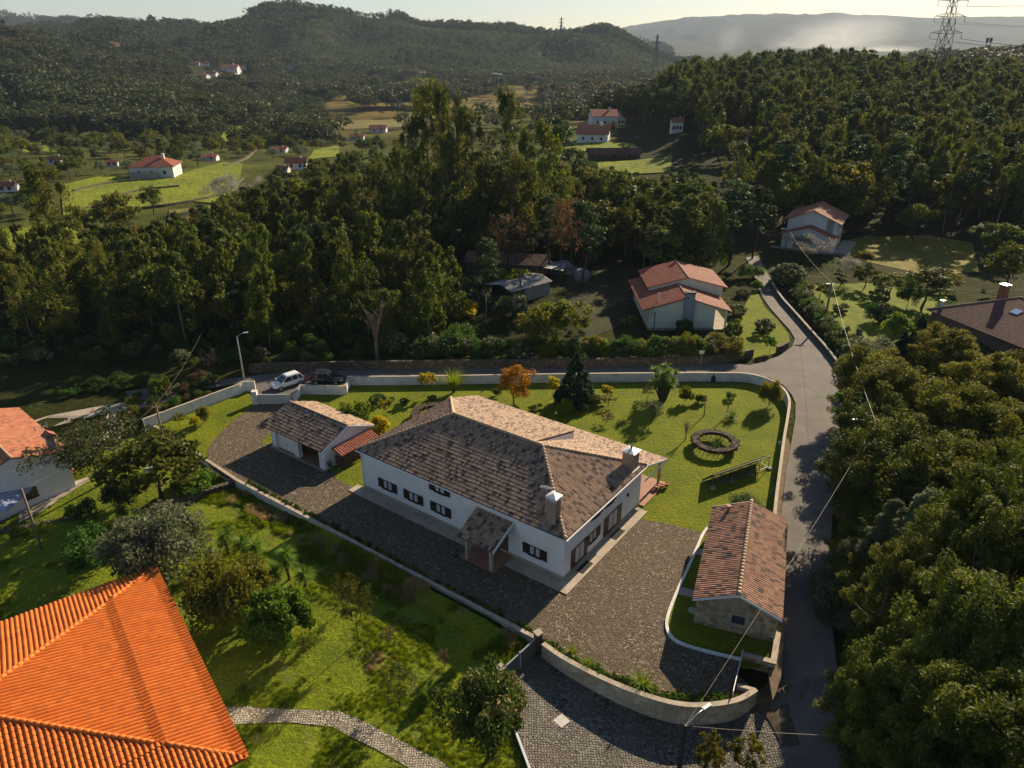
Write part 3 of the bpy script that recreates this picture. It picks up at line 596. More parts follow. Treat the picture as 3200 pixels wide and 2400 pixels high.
# entrance porch
er=MB(); er.add([(-9.25,-2.9,2.35),(-5.35,-2.9,2.35),(-5.1,.0,3.75),(-8.95,.0,3.75)],[(0,1,2,3)])
roof_planes('porch_roof',[([(-9.2,-2.9,2.35),(-5.2,-2.9,2.35),(-5.2,0,3.75),(-9.2,0,3.75)],(-9.2,-2.9,2.35),(-5.2,-2.9,2.35))],TILE_MIX,.24,.40,.085,.022,house,thick=.14)
MB().box((-9.3,-.06,3.74),(-5.1,.05,3.86)).build('flashing',WHITE,house)
MB().add([(-5.19,-2.95,2.2),(-5.10,-2.95,2.2),(-5.10,0,3.62),(-5.19,0,3.62),(-5.19,-2.95,2.42),(-5.10,-2.95,2.42),(-5.10,0,3.84),(-5.19,0,3.84)],[(0,3,2,1),(4,5,6,7),(0,1,5,4),(1,2,6,5),(2,3,7,6),(3,0,4,7)]).build('fascia',WHITE,house)
for x in (-8.25,-5.6): MB().box((x-.14,-2.78,.0),(x+.14,-2.5,2.5)).build('porch_post',GRANITE,house)
MB().box((-9.0,-2.9,.105),(-5.2,-.02,.18)).build('porch_floor',TERRA,house)
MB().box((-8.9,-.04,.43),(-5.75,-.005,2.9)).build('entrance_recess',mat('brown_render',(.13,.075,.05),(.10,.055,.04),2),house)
door(house,(-7.2,-.042,.2),0,1.1,2.1,DARKWOOD)
# chimneys
def chimney(x,y,zb,zt,wx,wy,name_cap,cowl):
    c=MB().box((x-wx/2,y-wy/2,zb),(x+wx/2,y+wy/2,zt)).build('chimney',BRICKCH,house)
    m=MB().box((x-wx/2-.05,y-wy/2-.05,zt),(x+wx/2+.05,y+wy/2+.05,zt+(.32 if not cowl else .06)))
    if not cowl:
        for k in range(4): m.box((x-wx/2-.08,y-wy/2-.08,zt+.03+k*.075),(x+wx/2+.08,y+wy/2+.08,zt+.06+k*.075))
    t=zt+(.32 if not cowl else .06); e=.12
    m.add([(x-wx/2-e,y-wy/2-e,t),(x+wx/2+e,y-wy/2-e,t),(x+wx/2+e,y+wy/2+e,t),(x-wx/2-e,y+wy/2+e,t),(x,y,t+.22)],[(0,1,4),(1,2,4),(2,3,4),(3,0,4),(3,2,1,0)])
    m.build('chimney_cap',METALW,c)
    MB().box((x-wx/2-.12,y-wy/2-.12,zb+ (.0)),(x+wx/2+.12,y+wy/2+.12,zb+.05)).build('flashing',METALW,c)
    if cowl: MB().tube([(x,y,t+.15),(x,y,t+.55)],.09).tube([(x-.12,y,t+.62),(x,y,t+.78),(x+.12,y,t+.62),(x,y,t+.48),(x-.12,y,t+.62)],.035,6,False).build('cowl',DARKMET,c,smooth=True)
chimney(-1.75,.95,4.9,7.0,.85,.85,'',False)
chimney(-.62,12.35,4.75,6.6,1.15,1.15,'',True)
an=MB().tube([(-2.7,1.2,5.2),(-2.7,1.2,7.7)],.03,6); an.bar((-3.3,1.2,7.55),(-2.1,1.2,7.75),.03)
for k in range(9): an.bar((-3.2+k*.13,.95,7.57+k*.02),(-3.2+k*.13,1.45,7.57+k*.02),.015)
an.build('antenna',METALW,house)
for y,z in ((3.55,2.25),(10.9,2.75)): MB().box((.0,y-.06,z-.15),(.1,y+.06,z)).box((.04,y-.1,z-.05),(.2,y+.1,z+.16)).build('wall_lamp',DARKMET,house)
MB().box((XL+.1,-.28,3.95),(XL+.3,0,4.1)).build('security_camera',METALW,house)
def HL(x,y,z=0): c,s=math.cos(HA),math.sin(HA); return (B[0]+x*c-y*s,B[1]+x*s+y*c,z)
for i,(y,lb) in enumerate([(2.5,'black doormat outside the glazed door by the house corner'),(8.3,'black doormat outside the glazed door nearer the lawn')]):
    m=MB().box((.25,y-.85,.102),(.95,y+.85,.125)); 
    for k in range(12): m.box((.3,y-.8+k*.135,.125),(.9,y-.74+k*.135,.131))
    o=m.build('doormat',RUBBER); o.location=(B[0],B[1],0);o.rotation_euler.z=HA; tag(o,lb,'doormat','doormats on the granite apron')
# ================================================================== GARAGE
gar=empty('garage',(B[0],B[1],0),HA,'small white double garage with one roller door shut and one bay open','garage')
gx0,gx1,gy0,gy1=-38.6,-29.75,-.15,6.6
g=MB(); g.box((gx0,gy1-.25,0),(gx1,gy1,2.45)); g.box((gx0,gy0,0),(gx0+.25,gy1-.25,2.45)); g.box((gx1-.25,gy0,0),(gx1,gy1-.25,2.45))
g.box((gx0+.25,gy0,0),(gx0+.75,gy0+.4,2.45)); g.box((gx0+3.9,gy0,0),(gx0+4.6,gy0+.5,2.45)); g.box((gx1-.85,gy0,0),(gx1-.25,gy0+.4,2.45)); g.box((gx0+.75,gy0+.02,2.2),(gx1-.85,gy0+.3,2.45))
for x in (gx0,gx1-.25):
    g.add([(x,gy0,2.45),(x,gy1,2.45),(x,(gy0+gy1)/2,3.8),(x+.25,gy0,2.45),(x+.25,gy1,2.45),(x+.25,(gy0+gy1)/2,3.8)],[(0,2,1),(3,4,5),(0,3,5,2),(1,2,5,4)])
g.build('wall',WHITE,gar)
ym=3.2
roof_planes('roof',[([(-39.35,-.55,2.5),(-29.55,-.55,2.5),(-29.55,ym,4.02),(-39.35,ym,4.02)],(-39.35,-.55,2.5),(-29.55,-.55,2.5)),([(-29.55,6.95,2.5),(-39.35,6.95,2.5),(-39.35,ym,4.02),(-29.55,ym,4.02)],(-29.55,6.95,2.5),(-39.35,6.95,2.5))],TILE_MIX,.24,.40,.085,.022,gar)
ridge_tiles(MB(),(-39.35,ym,4.0),(-29.55,ym,4.0),.1,.38,.05).build('ridge_tiles',TILE_MIX,gar,smooth=True)
MB().add([(-29.54,-.55,2.28),(-29.46,-.55,2.28),(-29.46,ym,3.8),(-29.46,6.95,2.28),(-29.54,6.95,2.28),(-29.54,ym,3.8),(-29.54,-.55,2.5),(-29.46,-.55,2.5),(-29.46,ym,4.02),(-29.46,6.95,2.5),(-29.54,6.95,2.5),(-29.54,ym,4.02)],[(0,1,7,6),(1,2,8,7),(2,3,9,8),(3,4,10,9),(6,7,8,11),(11,8,9,10),(0,6,11,5),(5,11,10,4)]).build('fascia',WHITE,gar)
gd=MB(); 
for k in range(5): gd.box((gx0+.76,gy0+.28,.02+k*.44),(gx0+3.89,gy0+.33,.02+k*.44+.425))
o=gd.build('garage_door',WHITE,gar); MB().box((gx0+2.3,gy0+.24,.9),(gx0+2.45,gy0+.275,.94)).build('handle',DARKMET,o)
MB().box((gx0+.25,gy0+.0,0),(gx1-.25,gy1-.25,.04)).build('floor',TERRA,gar)
MB().box((gx0-.05,gy0-.35,0),(gx1+.05,gy0,.06)).build('threshold',CONC,gar)
# tiled lean-to with stacked firewood
roof_planes('lean_to_roof',[([(-28.2,.9,1.75),(-28.2,6.4,1.75),(-29.7,6.4,2.25),(-29.7,.9,2.25)],(-28.2,.9,1.75),(-28.2,6.4,1.75))],TILE_RED,.3,.4,.09,.02,gar)
for y in (1.1,6.2): MB().box((-28.45,y-.05,0),(-28.35,y+.05,1.8)).build('lean_to_post',DARKWOOD,gar)
lg=MB()
for i in range(34):
    for k in range(9):
        y=1.2+i*.145+(k%2)*.07; z=.09+k*.135+.01*random.random(); r=.062+.012*random.random(); lg.tube([(-29.65+random.random()*.08,y,z),(-28.75+random.random()*.12,y,z)],r,6)
o=lg.build('firewood_stack',mat('firewood',(.20,.12,.075),(.09,.055,.035),9,.2,.9)); o.location=(B[0],B[1],0.012);o.rotation_euler.z=HA; tag(o,'long stack of split firewood under the red tiled lean-to','firewood')
hr=empty('hose_reel',HL(-29.1,-.05,0),HA,'green garden hose coiled on the garage corner beside the lawn','hose')
hb=MB(); GREENP=mat('green_plastic',(.02,.20,.14),(.015,.15,.10),4,0,.45)
for k in range(5): hb.tube([(.33*(1+.05*k)*math.cos(t*PI/8),-.05+k*.045,1.0+.36*(1+.04*k)*math.sin(t*PI/8)) for t in range(17)],.022,6,False)
for k in range(3): hb.tube([(.35*math.cos(t*PI/8)*(1-.1*k),.0+.3*math.sin(t*PI/8)*(1-.1*k),.06+k*.05) for t in range(17)],.024,6,False)
hb.build('hose',GREENP,hr,smooth=True); MB().box((-.06,-.1,.6),(.06,.2,1.15)).build('bracket',DARKMET,hr)
for x,lb in ((-33.2,'upper'),(-31.2,'lower')):
    o=MB().lathe([(.02,0),(.25,.02),(.3,.06),(.05,.08)],14).build('basin',METALW,smooth=True); o.location=HL(x,2.4 if lb=='upper' else 3.6,.06); tag(o,'pale round basin on the garage floor, '+('left one near the centre pillar' if lb=='upper' else 'right one by the open bay wall'),'basin')
b_=MB().tube([(0,0,0),(0,0,.45)],.05).tube([(0,0,.45),(0,0,.62)],.07).build('garden_light',DARKMET); b_.location=P(1046,1495); tag(b_,'short black bollard light at the edge of the cobbled yard by the hose','garden light')

o=MB().tube([(0,0,0),(0,0,2.25)],.018,5).lathe([(.05,0),(.2,.03),(.2,.09),(.05,.12)],10).build('rain_chain',DARKMET); o.location=HL(-9.32,-2.95,.03); tag(o,'thin rain chain hanging from the entrance porch corner to a small stone','rain chain')
# ================================================================== WALLS, GATES AND KERBS
def wallobj(name,top,z,wd,h0,label,cat,m=None,capm=None,cap=.06,sm=1,base=-.1,world=False,topz=None):
    pts=[(p[0],p[1]) if world else P(p[0],p[1],z)[:2] for p in top]
    if sm: pts=smooth_poly(pts,False,sm)
    r=empty(name,(0,0,0),0,label,cat); m=m or WHITE_W
    zz=[z-cap]*len(pts)
    ribbon(MB(),pts,wd,base,zz).build('wall_body',m,r)
    ribbon(MB(),pts,wd+.06,[q+.002 for q in zz],[z]*len(pts)).build('coping',capm or WHITE_W,r); return r
wallobj('boundary_wall',[(1090,1176),(1300,1175),(1833,1166),(2291,1163),(2344,1167),(2393,1179),(2430,1196),(2455,1219),(2466,1242),(2468,1262),(2460,1315),(2451,1365),(2440,1448),(2427,1547),(2418,1640),(2405,1800),(2400,1880)],1.26,.24,0,'long low white garden wall curving round the lawn at the lane junction','wall',capm=GRAN_CAP)
wallobj('boundary_wall',[(447,1309),(560,1268),(660,1231),(746,1200),(760,1192),(795,1190)],1.35,.24,0,'white wall sloping away behind the small lawn left of the parked cars','wall',sm=0,base=-.6,capm=GRAN_CAP)
wallobj('boundary_wall',[(1090,1176),(1080,1203),(1072,1206),(938,1203),(915,1232)],1.26,.24,0,'short white wall stepping around the parking bay in front of the black car','wall',sm=0,capm=GRAN_CAP)
MB().box((-.3,-.3,0),(.3,.3,1.75)).box((-.34,-.34,1.75),(.34,.34,1.82)).build('gate_pillar',WHITE_W).location=P(801,1262); tag(COL.objects['gate_pillar'],'white pillar at the left end of the pale parking gate','pillar')
g_=empty('sliding_gate',(0,0,0),0,'pale grey sheet gate between white pillar and the white car','gate')
a=P(808,1262);b=P(912,1262)
ribbon(MB(),[a[:2],b[:2]],.06,.08,1.25).build('gate_panel',mat('pale_gate',(.60,.58,.53),(.52,.50,.46),1,0,.6),g_)
ribbon(MB(),[a[:2],b[:2]],.1,1.25,1.32).build('gate_rail',METALW,g_)
# retaining wall along the yard
pts=[P(447,1311)[:2],P(600,1410)[:2],P(740,1503)[:2],P(1690,2006)[:2]]
r=empty('retaining_wall',(0,0,0),0,'long straight pale topped retaining wall between cobbled yard and rough grass','wall')
ribbon(MB(),pts,.26,-2.2,.12).build('wall_body',WHITE_W,r); ribbon(MB(),pts,.34,.122,.19).build('coping',GRAN_CAP,r)
pts=smooth_poly([P(*p,.25)[:2] for p in [(1697,2012),(1760,2058),(1900,2130),(2030,2180),(2130,2205),(2220,2205),(2310,2190),(2362,2156)]],False,2)
r=empty('curved_wall',(0,0,0),0,'curved stone wall with pale granite coping sweeping round the cobbled yard above the driveway','wall')
ribbon(MB(),pts,.30,-2.0,.25).build('wall_body',stonemat('pale_rubble',[(0,(.36,.28,.19)),(.5,(.46,.37,.26)),(1,(.55,.46,.34))],1.5,(.30,.25,.18),.04,.3,.02),r); ribbon(MB(),pts,.40,.252,.34).build('coping',GRAN_CAP,r)
pts=[P(*p,.3)[:2] for p in [(2362,2156),(2303,2140)]]
ribbon(MB(),pts,.28,-.3,.33).build('return_wall',GRAN_CAP,r)
r=empty('low_iron_gate',(0,0,0),0,'slim white metal gate closing the gap beside the stone cottage garden','gate')
pts=[P(2318,2052),P(2287,2185)]; ribbon(MB(),[p[:2] for p in pts],.05,.05,.75).build('gate_panel',METALW,r)
# main gate
gp=[P(1680,2040,-1),P(1562,2200,-1)]; a=Vector(gp[0]);b=Vector(P(1577,2172,-1)); 
for p,lb in ((P(1681,2035,-.9),'stone gatepost where the driveway gate meets the yard wall'),(P(1565,2145,-.9),'stone gatepost of the driveway gate beside the loquat tree')):
    q=empty('gatepost',(p[0],p[1],-1.05),R(-52),lb,'gatepost','stone gateposts of the driveway gate'); MB().box((-.24,-.24,0),(.24,.24,1.95)).build('post',OLDWALL,q); MB().box((-.30,-.30,1.952),(.30,.30,2.06)).build('post_cap',GRANITE,q)
p0=Vector(P(1681,2035,-.9));p1=Vector(P(1565,2145,-.9)); dd=(p1-p0); L=dd.length; ang=math.atan2(dd.y,dd.x)
r=empty('driveway_gate',(p0.x,p0.y,-.98),ang,'grey brown double metal gate standing open in line with the driveway edge','gate')
GATEM=mat('gate_paint',(.13,.115,.10),(.10,.09,.08),2,.1,.6)
for k in range(2):
    x0=.3+k*(L-.6)/2;x1=x0+(L-.6)/2-.06; m=MB().box((x0,-.03,.08),(x1,.03,1.55)); 
    for i in range(8): m.box((x0+.08+i*(x1-x0-.1)/8,-.045,.2),(x0+.08+i*(x1-x0-.1)/8+.1,-.03,1.45))
    q=m.build('gate_leaf',GATEM,r); MB().box((x0,-.05,1.552),(x1,.05,1.62)).build('gate_rail',METAL,q)
MB().box((L/2-.04,-.06,.05),(L/2+.04,.06,1.7)).build('gate_stile',METALW,r)
wallobj('garden_rail',[(1592,2230),(1655,2400),(1675,2470)],-.45,.10,0,'thin pale kerb rail at the driveway edge beside the loquat tree','rail',m=CONC,capm=METALW,sm=0,base=-1.3)
o=MB().box((-.42,-.42,0),(.42,.42,.03)).build('manhole_cover',mat('steel_plate',(.50,.48,.44),(.40,.385,.35),2,.1,.5,metal=.2)); p=P(1755,2255,-1.1); o.location=(p[0],p[1],-min(1.5,.95+.06*min(9,max(0,p[0]-1)))+.065);o.rotation_euler.z=R(40); tag(o,'square pale access cover set in the driveway setts','manhole cover')
o=MB().box((-1.6,-1.6,0),(1.6,1.6,.004)).build('manhole_surround',SETTS); 
p=P(2546,1172); o.location=(p[0],p[1],.024);o.rotation_euler.z=R(5);o.scale=(.55,.8,1); tag(o,'ring of granite setts around the drain in the middle of the lane junction','drain')
# neighbour's stone walls
r=wallobj('stone_wall',[(742,1498),(700,1512),(600,1543),(480,1582)],-.05,.5,0,'old mossy stone wall from the yard corner past the silver bush','wall',m=OLDWALL,capm=OLDWALL,sm=0,base=-2.5,cap=.1)
r=wallobj('stone_wall',[(480,1582),(330,1610),(180,1625),(0,1655),(-80,1670)],-1.3,.5,0,'old stone wall below the garden parasol, running left to the frame edge','wall',m=OLDWALL,capm=OLDWALL,sm=0,base=-3.6,cap=.1)
wallobj('road_wall',[(780,1137),(1100,1129),(1500,1124),(1833,1121),(2100,1116),(2230,1109),(2300,1101),(2354,1090)],1.25,.4,0,'weathered stone retaining wall along the shaded far side of the lane','wall',m=OLDWALL,capm=OLDWALL,sm=0,base=-.2,cap=.1)
wallobj('road_wall',[(2430,1082),(2445,1078),(2462,1066)],1.1,.4,0,'short curved stone wall end on the grass corner of the junction','wall',m=OLDWALL,capm=OLDWALL,sm=1,cap=.1)
wallobj('roadside_wall',[(2405,870),(2440,925),(2480,968),(2535,1030),(2590,1090),(2640,1160)],.8,.3,0,'low rough wall under the hedge along the right side of the lane','wall',m=OLDWALL,capm=CONC,sm=1,cap=.06)
# ================================================================== STONE COTTAGE
cw=Vector((14.04,43.61)); cr=math.atan2(12.3,4.6)-PI/2
cot=empty('stone_cottage',(13.95,43.65,0),cr,'small stone cottage with mottled brown gabled tile roof beside the lane','cottage')
CW=6.25;CL=13.1
gable_walls(MB(),.15,CW-.1,.2,CL-.2,2.4,3.68,'y').build('wall',RUBBLE,cot)
roof_planes('roof',gable_roof(-.12,CW+.15,0,CL,2.5,3.86,'y'),TILE_COT,.26,.42,.05,.025,cot)
ridge_tiles(MB(),(CW/2+.015,-.05,3.86),(CW/2+.015,CL+.05,3.86),.15,.42,.05).build('ridge_tiles',RIDGE,cot,smooth=True)
x0,x1,xm=-.12,CW+.15,CW/2+.015
for y in (-.06,CL+.002):
    MB().add([(x0,y,2.3),(xm,y,3.66),(x1,y,2.3),(x0,y,2.5),(xm,y,3.86),(x1,y,2.5),(x0,y+.058,2.3),(xm,y+.058,3.66),(x1,y+.058,2.3),(x0,y+.058,2.5),(xm,y+.058,3.86),(x1,y+.058,2.5)],[(0,1,4,3),(1,2,5,4),(6,9,10,7),(7,10,11,8),(3,4,10,9),(4,5,11,10),(0,6,7,1),(1,7,8,2),(0,3,9,6),(2,8,11,5)]).build('verge_board',WHITE,cot)
fr=MB().box((2.55,.10,.75),(2.9,.21,1.95)).box((3.85,.10,.75),(4.2,.21,1.95)).box((2.9,.10,.75),(3.85,.21,1.0)).box((2.9,.10,1.78),(3.85,.21,1.95)).build('window_surround',GRANITE,cot)
wi=MB().box((2.9,.16,1.0),(3.85,.205,1.78)).build('window',DARKMET,cot); MB().box((2.97,.14,1.07),(3.78,.158,1.71)).build('pane',GLASS,wi)
MB().tube([(1.3,CL-1.2,3.0),(1.3,CL-1.2,3.62)],.16,10).tube([(1.3,CL-1.2,3.62),(1.3,CL-1.2,3.72)],[.22,.2],10).build('flue',TERRA,cot)
MB().lathe([(.02,0),(.34,.02),(.34,.12),(.02,.14)],12,(-.05,.45,.9)).build('stone_shelf',GRANITE,cot)
for y in (4.2,9.6): door(cot,(.148,y,0),-PI/2,.95,1.9,DARKWOOD)
pts=smooth_poly([P(*p,.12)[:2] for p in [(2212,1648),(2196,1668),(2178,1712),(2150,1775),(2120,1838),(2092,1905),(2081,1948),(2090,1982),(2118,2008),(2200,2033),(2318,2060)]],False,2)
r=empty('garden_kerb',(0,0,0),0,'white painted kerb curving around the grass strip beside the stone cottage','kerb')
ribbon(MB(),pts,.24,-.1,.16).build('kerb_body',WHITE_W,r)
tri_fan_patch('grass_strip',[(2212,1655),(2180,1712),(2122,1838),(2095,1905),(2084,1948),(2095,1978),(2120,2002),(2318,2050),(2410,2075),(2430,1980),(2440,1900),(2350,1500)],LAWN,.028,z=0)
for v,lb in ((1725,'upper stone slab step across the grass strip beside the cottage'),(1848,'lower stone slab step across the grass strip beside the cottage')):
    o=MB().box((-.1,-.45,0),(1.35,.45,.07)).build('stone_step',GRANITE); p=P(2178 if v==1725 else 2125,v); o.location=(p[0],p[1],.03);o.rotation_euler.z=cr; tag(o,lb,'step','stone steps to the cottage doors')
pts=[P(*p,.45)[:2] for p in [(2432,1975),(2417,2067),(2318,2042)]]
r=empty('corner_wall',(0,0,0),0,'low stone faced wall corner with pale coping below the cottage gable','wall')
ribbon(MB(),pts,.34,-.6,.40).build('wall_body',RUBBLE,r); ribbon(MB(),pts,.42,.402,.47).build('coping',GRAN_CAP,r)
# ================================================================== ORANGE ROOF NEIGHBOUR
A_=(-28.74,46.2,3.0);B_=(-16.24,29.68,3.0); ex=Vector(B_)-Vector(A_); oa=math.atan2(ex.y,ex.x)
org=empty('orange_roof_house',(A_[0],A_[1],0),oa,'house with bright orange hipped tile roof filling the near corner','house')
Lo=20.7; D=12.4; za=5.9
def lp(t,zz=0):   # points on hips, local frame: x along eave, y negative inward
    return t
ap=(Lo/2,-D,za); k=.25
c0=(0,0,3);c1=(Lo,0,3); h0=(Lo/2*k,-D*k,3+(za-3)*k);h1=(Lo-Lo/2*k,-D*k,3+(za-3)*k); up=.42
u0=(h0[0]+.5,h0[1]-.6,h0[2]+.04);u1=(h1[0]-.5,h1[1]-.6,h1[2]+.04); apu=(ap[0],ap[1],za-.1)
W2=34.
g0=(h0[0]-.02,h0[1]+.02,h0[2]+.03);g1=(h1[0]+.02,h1[1]+.02,h1[2]+.03); e0=(-.5,.6,3.0);e1_=(Lo+.5,.6,3.0); c0=(.05,-.1,3.02);c1=(Lo-.05,-.1,3.02)
pl=[([e0,e1_,c1,c0],e0,e1_),([g0,g1,u1,u0],g0,g1),([c0,c1,h1,h0],c0,c1),([u0,u1,apu],u0,u1),
    ([(-.5,-W2,3),e0,h0,(h0[0],-W2,h0[2])],(-.5,-W2,3),e0),([(u0[0],-W2,u0[2]),u0,apu,(ap[0],-W2,apu[2])],(u0[0],-W2,u0[2]),u0),
    ([e1_,(Lo+.5,-W2,3),(h1[0],-W2,h1[2]),h1],e1_,(Lo+.5,-W2,3)),([u1,(u1[0],-W2,u1[2]),(ap[0],-W2,apu[2]),apu],u1,(u1[0],-W2,u1[2])),([g1,(g1[0],-W2,g1[2]),(u1[0],-W2,u1[2]),u1],g1,(g1[0],-W2,g1[2])),([(g0[0],-W2,g0[2]),g0,u0,(u0[0],-W2,u0[2])],(g0[0],-W2,g0[2]),g0)]
roof_planes('roof',pl,TILE_ORG,.31,.42,.115,.03,org,seg=12,thick=.12)
for a_,b_ in ((c0,h0),(c1,h1),(u0,apu),(u1,apu)): ridge_tiles(MB(),a_,b_,.15,.4,.06).build('ridge_tiles',RIDGEO,org,smooth=True)
MB().box((.7,-W2+.5,-3.2),(Lo-.7,-.7,2.9)).build('wall',WHITE,org)
MB().prism([(h0[0],h0[1]),(ap[0],ap[1]),(ap[0],-W2),(h0[0],-W2)][::-1],2.9,2.91).build('ceiling',WHITE,org)
MB().box((11.5,-.6,-2.2),(13.2,1.2,-1.6)).build('porch_step',CONC,org)
# ================================================================== LEFT NEIGHBOUR HOUSE
E2=Vector(P(215,1412,3.0)); la=R(48.8)
lh=empty('white_villa',(E2.x,E2.y,0),la,'white house with faded terracotta roof and a small capped chimney at the left frame edge','house')
roof_planes('roof',gable_roof(-10.05,.12,-.25,15.1,3.0,4.6,'y'),TILE_OLD,.28,.4,.05,.025,lh)
gable_walls(MB(),-9.7,-.25,.05,14.8,2.85,4.35,'y',-4).build('wall',WHITE,lh)
ridge_tiles(MB(),(-4.96,-.25,4.6),(-4.96,15.1,4.6),.13,.4,.05).build('ridge_tiles',RIDGE,lh,smooth=True)
def LV(u,v,z):
    p=P(u,v,z); dx=p[0]-E2.x;dy=p[1]-E2.y; return (dx*math.cos(la)+dy*math.sin(la),-dx*math.sin(la)+dy*math.cos(la))
cx,cy=LV(165,1404,3.4)
c=MB().box((cx-.32,cy-.32,2.9),(cx+.32,cy+.32,4.9)).build('chimney',mat('smoky_render',(.32,.33,.36),(.10,.10,.11),1.5,.1,.9),lh)
MB().add([(cx-.6,cy-.5,5.05),(cx+.6,cy-.5,5.05),(cx+.6,cy+.5,5.05),(cx-.6,cy+.5,5.05),(cx,cy-.5,5.5),(cx,cy+.5,5.5)],[(0,1,4),(2,3,5),(1,2,5,4),(3,0,4,5),(3,2,1,0)]).build('chimney_cap',TILE_OLD,c)
cx,cy=LV(141,1395,3.5)
an=MB().tube([(cx,cy,3.3),(cx,cy,5.9)],.03,6)
for dx in (-.5,.1,.6): an.bar((cx+dx,cy-.4,5.6),(cx+dx,cy-.4,6.25),.07,.03)
an.bar((cx-.5,cy-.3,5.8),(cx+.6,cy-.3,5.8),.04).build('antenna',METALW,lh)
window(lh,(-4.3,.047,-.5),0,1.3,1.15,None,3,False,frm=DARKMET)
MB().box((-9.75,.0,-4),(-.2,.045,-1.6)).build('plinth',CONC,lh)
tri_fan_patch('villa_path',[(60,1600),(235,1508),(275,1495),(282,1505),(240,1530),(150,1590),(60,1640)],DRIVE,.17,maxlen=1)
pz=empty('garden_parasol',(*G(20,1620)[:2],G(20,1620)[2]),0,'square blue grey parasol beside the white villa at the left edge','parasol')
PAR=mat('parasol_cloth',(.28,.33,.48),(.22,.27,.42),1,.05,.7)
MB().add([(-2,-2,2.3),(2,-2,2.3),(2,2,2.3),(-2,2,2.3),(0,0,3.0),(-2,-2,2.2),(2,-2,2.2),(2,2,2.2),(-2,2,2.2),(0,0,2.9)],[(0,1,4),(1,2,4),(2,3,4),(3,0,4),(6,5,9),(7,6,9),(8,7,9),(5,8,9),(0,5,6,1),(1,6,7,2),(2,7,8,3),(3,8,5,0)]).build('canopy',PAR,pz)
MB().tube([(0,0,0),(0,0,3.05)],.035).build('pole',METALW,pz)
def pot(u,v,lb,sc_=1.,grp='potted plants by the white villa'):
    p=G(u,v) if isinstance(u,(int,float)) and v is not None else u
    r=empty('potted_plant',p,0,lb,'potted plant',grp); MB().lathe([(.16,0),(.25,.35),(.28,.36),(.28,.42),(.22,.42),(.2,.36)],14).build('pot',mat('terracotta_pot',(.42,.16,.07),(.33,.12,.055),3,.05,.7),r)
    r.scale=(sc_,)*3; return r
POTS=[pot(229,1478,'tall orange terracotta pot at the villa terrace end',1.5),pot(120,1560,'small shrub in a pot below the villa window',.9),pot(175,1530,'pale leaved plant in a pot against the villa plinth',.9),pot(202,1516,'third pot along the villa plinth near the terrace',.9),pot(62,1585,'plant in a pot beside the garden parasol',1.1)]
for (x,y),lb in (((.15,17.2),'leftmost terracotta pot on the tiled porch at the garden end'),((.45,17.7),'middle potted plant on the tiled porch by the lawn'),((.75,18.3),'large terracotta pot at the foot of the porch post')):
    POTS.append(pot(HL(x,y,.12),None,lb,.95,'terracotta pots on the garden porch'))
# ================================================================== OTHER HOUSES
def chim(parent,x,y,z0,z1,w_,m,cap=True):
    c=MB().box((x-w_/2,y-w_/2,z0),(x+w_/2,y+w_/2,z1)).build('chimney',m,parent)
    if cap: MB().box((x-w_/2-.1,y-w_/2-.1,z1+.002),(x+w_/2+.1,y+w_/2+.1,z1+.14)).build('chimney_cap',METAL,c)
CREAM=mat('cream_render',(.72,.70,.55),(.64,.62,.49),.6,.1,.85,fine=20,bd=.004)
cr_=empty('cream_house',(21.5,108.2,0),0,'cream walled house with two stepped red brown gable roofs behind the hedge','house')
MB().box((0,0,-.1),(10.3,15,3.3)).add([(0,0,3.3),(10.3,0,3.3),(12.4,0,3.1),(5.7,0,5.25),(0,.2,3.3),(10.3,.2,3.3),(12.4,.2,3.1),(5.7,.2,5.25)],[(0,1,2,3),(7,6,5,4),(2,6,7,3),(0,3,7,4)]).build('wall',CREAM,cr_)
MB().box((1.1,7.2,3.3),(13.2,16.8,4.75)).add([(1.1,7.2,4.75),(13.2,7.2,4.75),(7.3,7.2,6.3),(1.1,16.8,4.75),(13.2,16.8,4.75),(7.3,16.8,6.3)],[(0,1,2),(5,4,3),(0,2,5,3),(1,4,5,2)]).build('upper_wall',CREAM,cr_)
roof_planes('roof',[([(-1.2,15.5,3.4),(-1.2,-.5,3.4),(5.7,-.5,5.4),(5.7,15.5,5.4)],(-1.2,15.5,3.4),(-1.2,-.5,3.4)),([(12.8,-.5,3.2),(12.8,15.5,3.2),(5.7,15.5,5.4),(5.7,-.5,5.4)],(12.8,-.5,3.2),(12.8,15.5,3.2))],TILE_RED,.3,.4,.05,.02,cr_,seg=4)
roof_planes('upper_roof',gable_roof(.7,13.9,6.9,17.3,4.75,6.45,'y'),TILE_RED,.3,.4,.05,.02,cr_,seg=4)
ridge_tiles(MB(),(5.7,-.5,5.4),(5.7,7.2,5.4),.12,.5).build('ridge_tiles',RIDGE,cr_,smooth=True); ridge_tiles(MB(),(7.3,6.9,6.45),(7.3,17.3,6.45),.12,.5).build('ridge_tiles',RIDGE,cr_,smooth=True)
MB().box((5.3,-.55,-.1),(6.9,-.03,5.3)).build('chimney_breast',mat('grey_render',(.26,.29,.32),(.2,.22,.25),1,.1,.9),cr_)
MB().box((5.4,-.5,5.2),(6.8,.3,6.1)).build('chimney',mat('grey_render',(.26,.29,.32)),cr_); MB().box((5.3,-.6,6.1),(6.9,.4,6.3)).build('chimney_cap',DARKMET,cr_)
MB().box((-.04,-.04,-.1),(10.34,-.002,.35)).build('plinth',CONC,cr_)
MB().box((12.0,.1,0),(12.3,.4,3.1)).build('porch_post',CREAM,cr_); MB().box((10.3,-.2,0),(13.2,12,.15)).build('porch_floor',DRIVE,cr_)
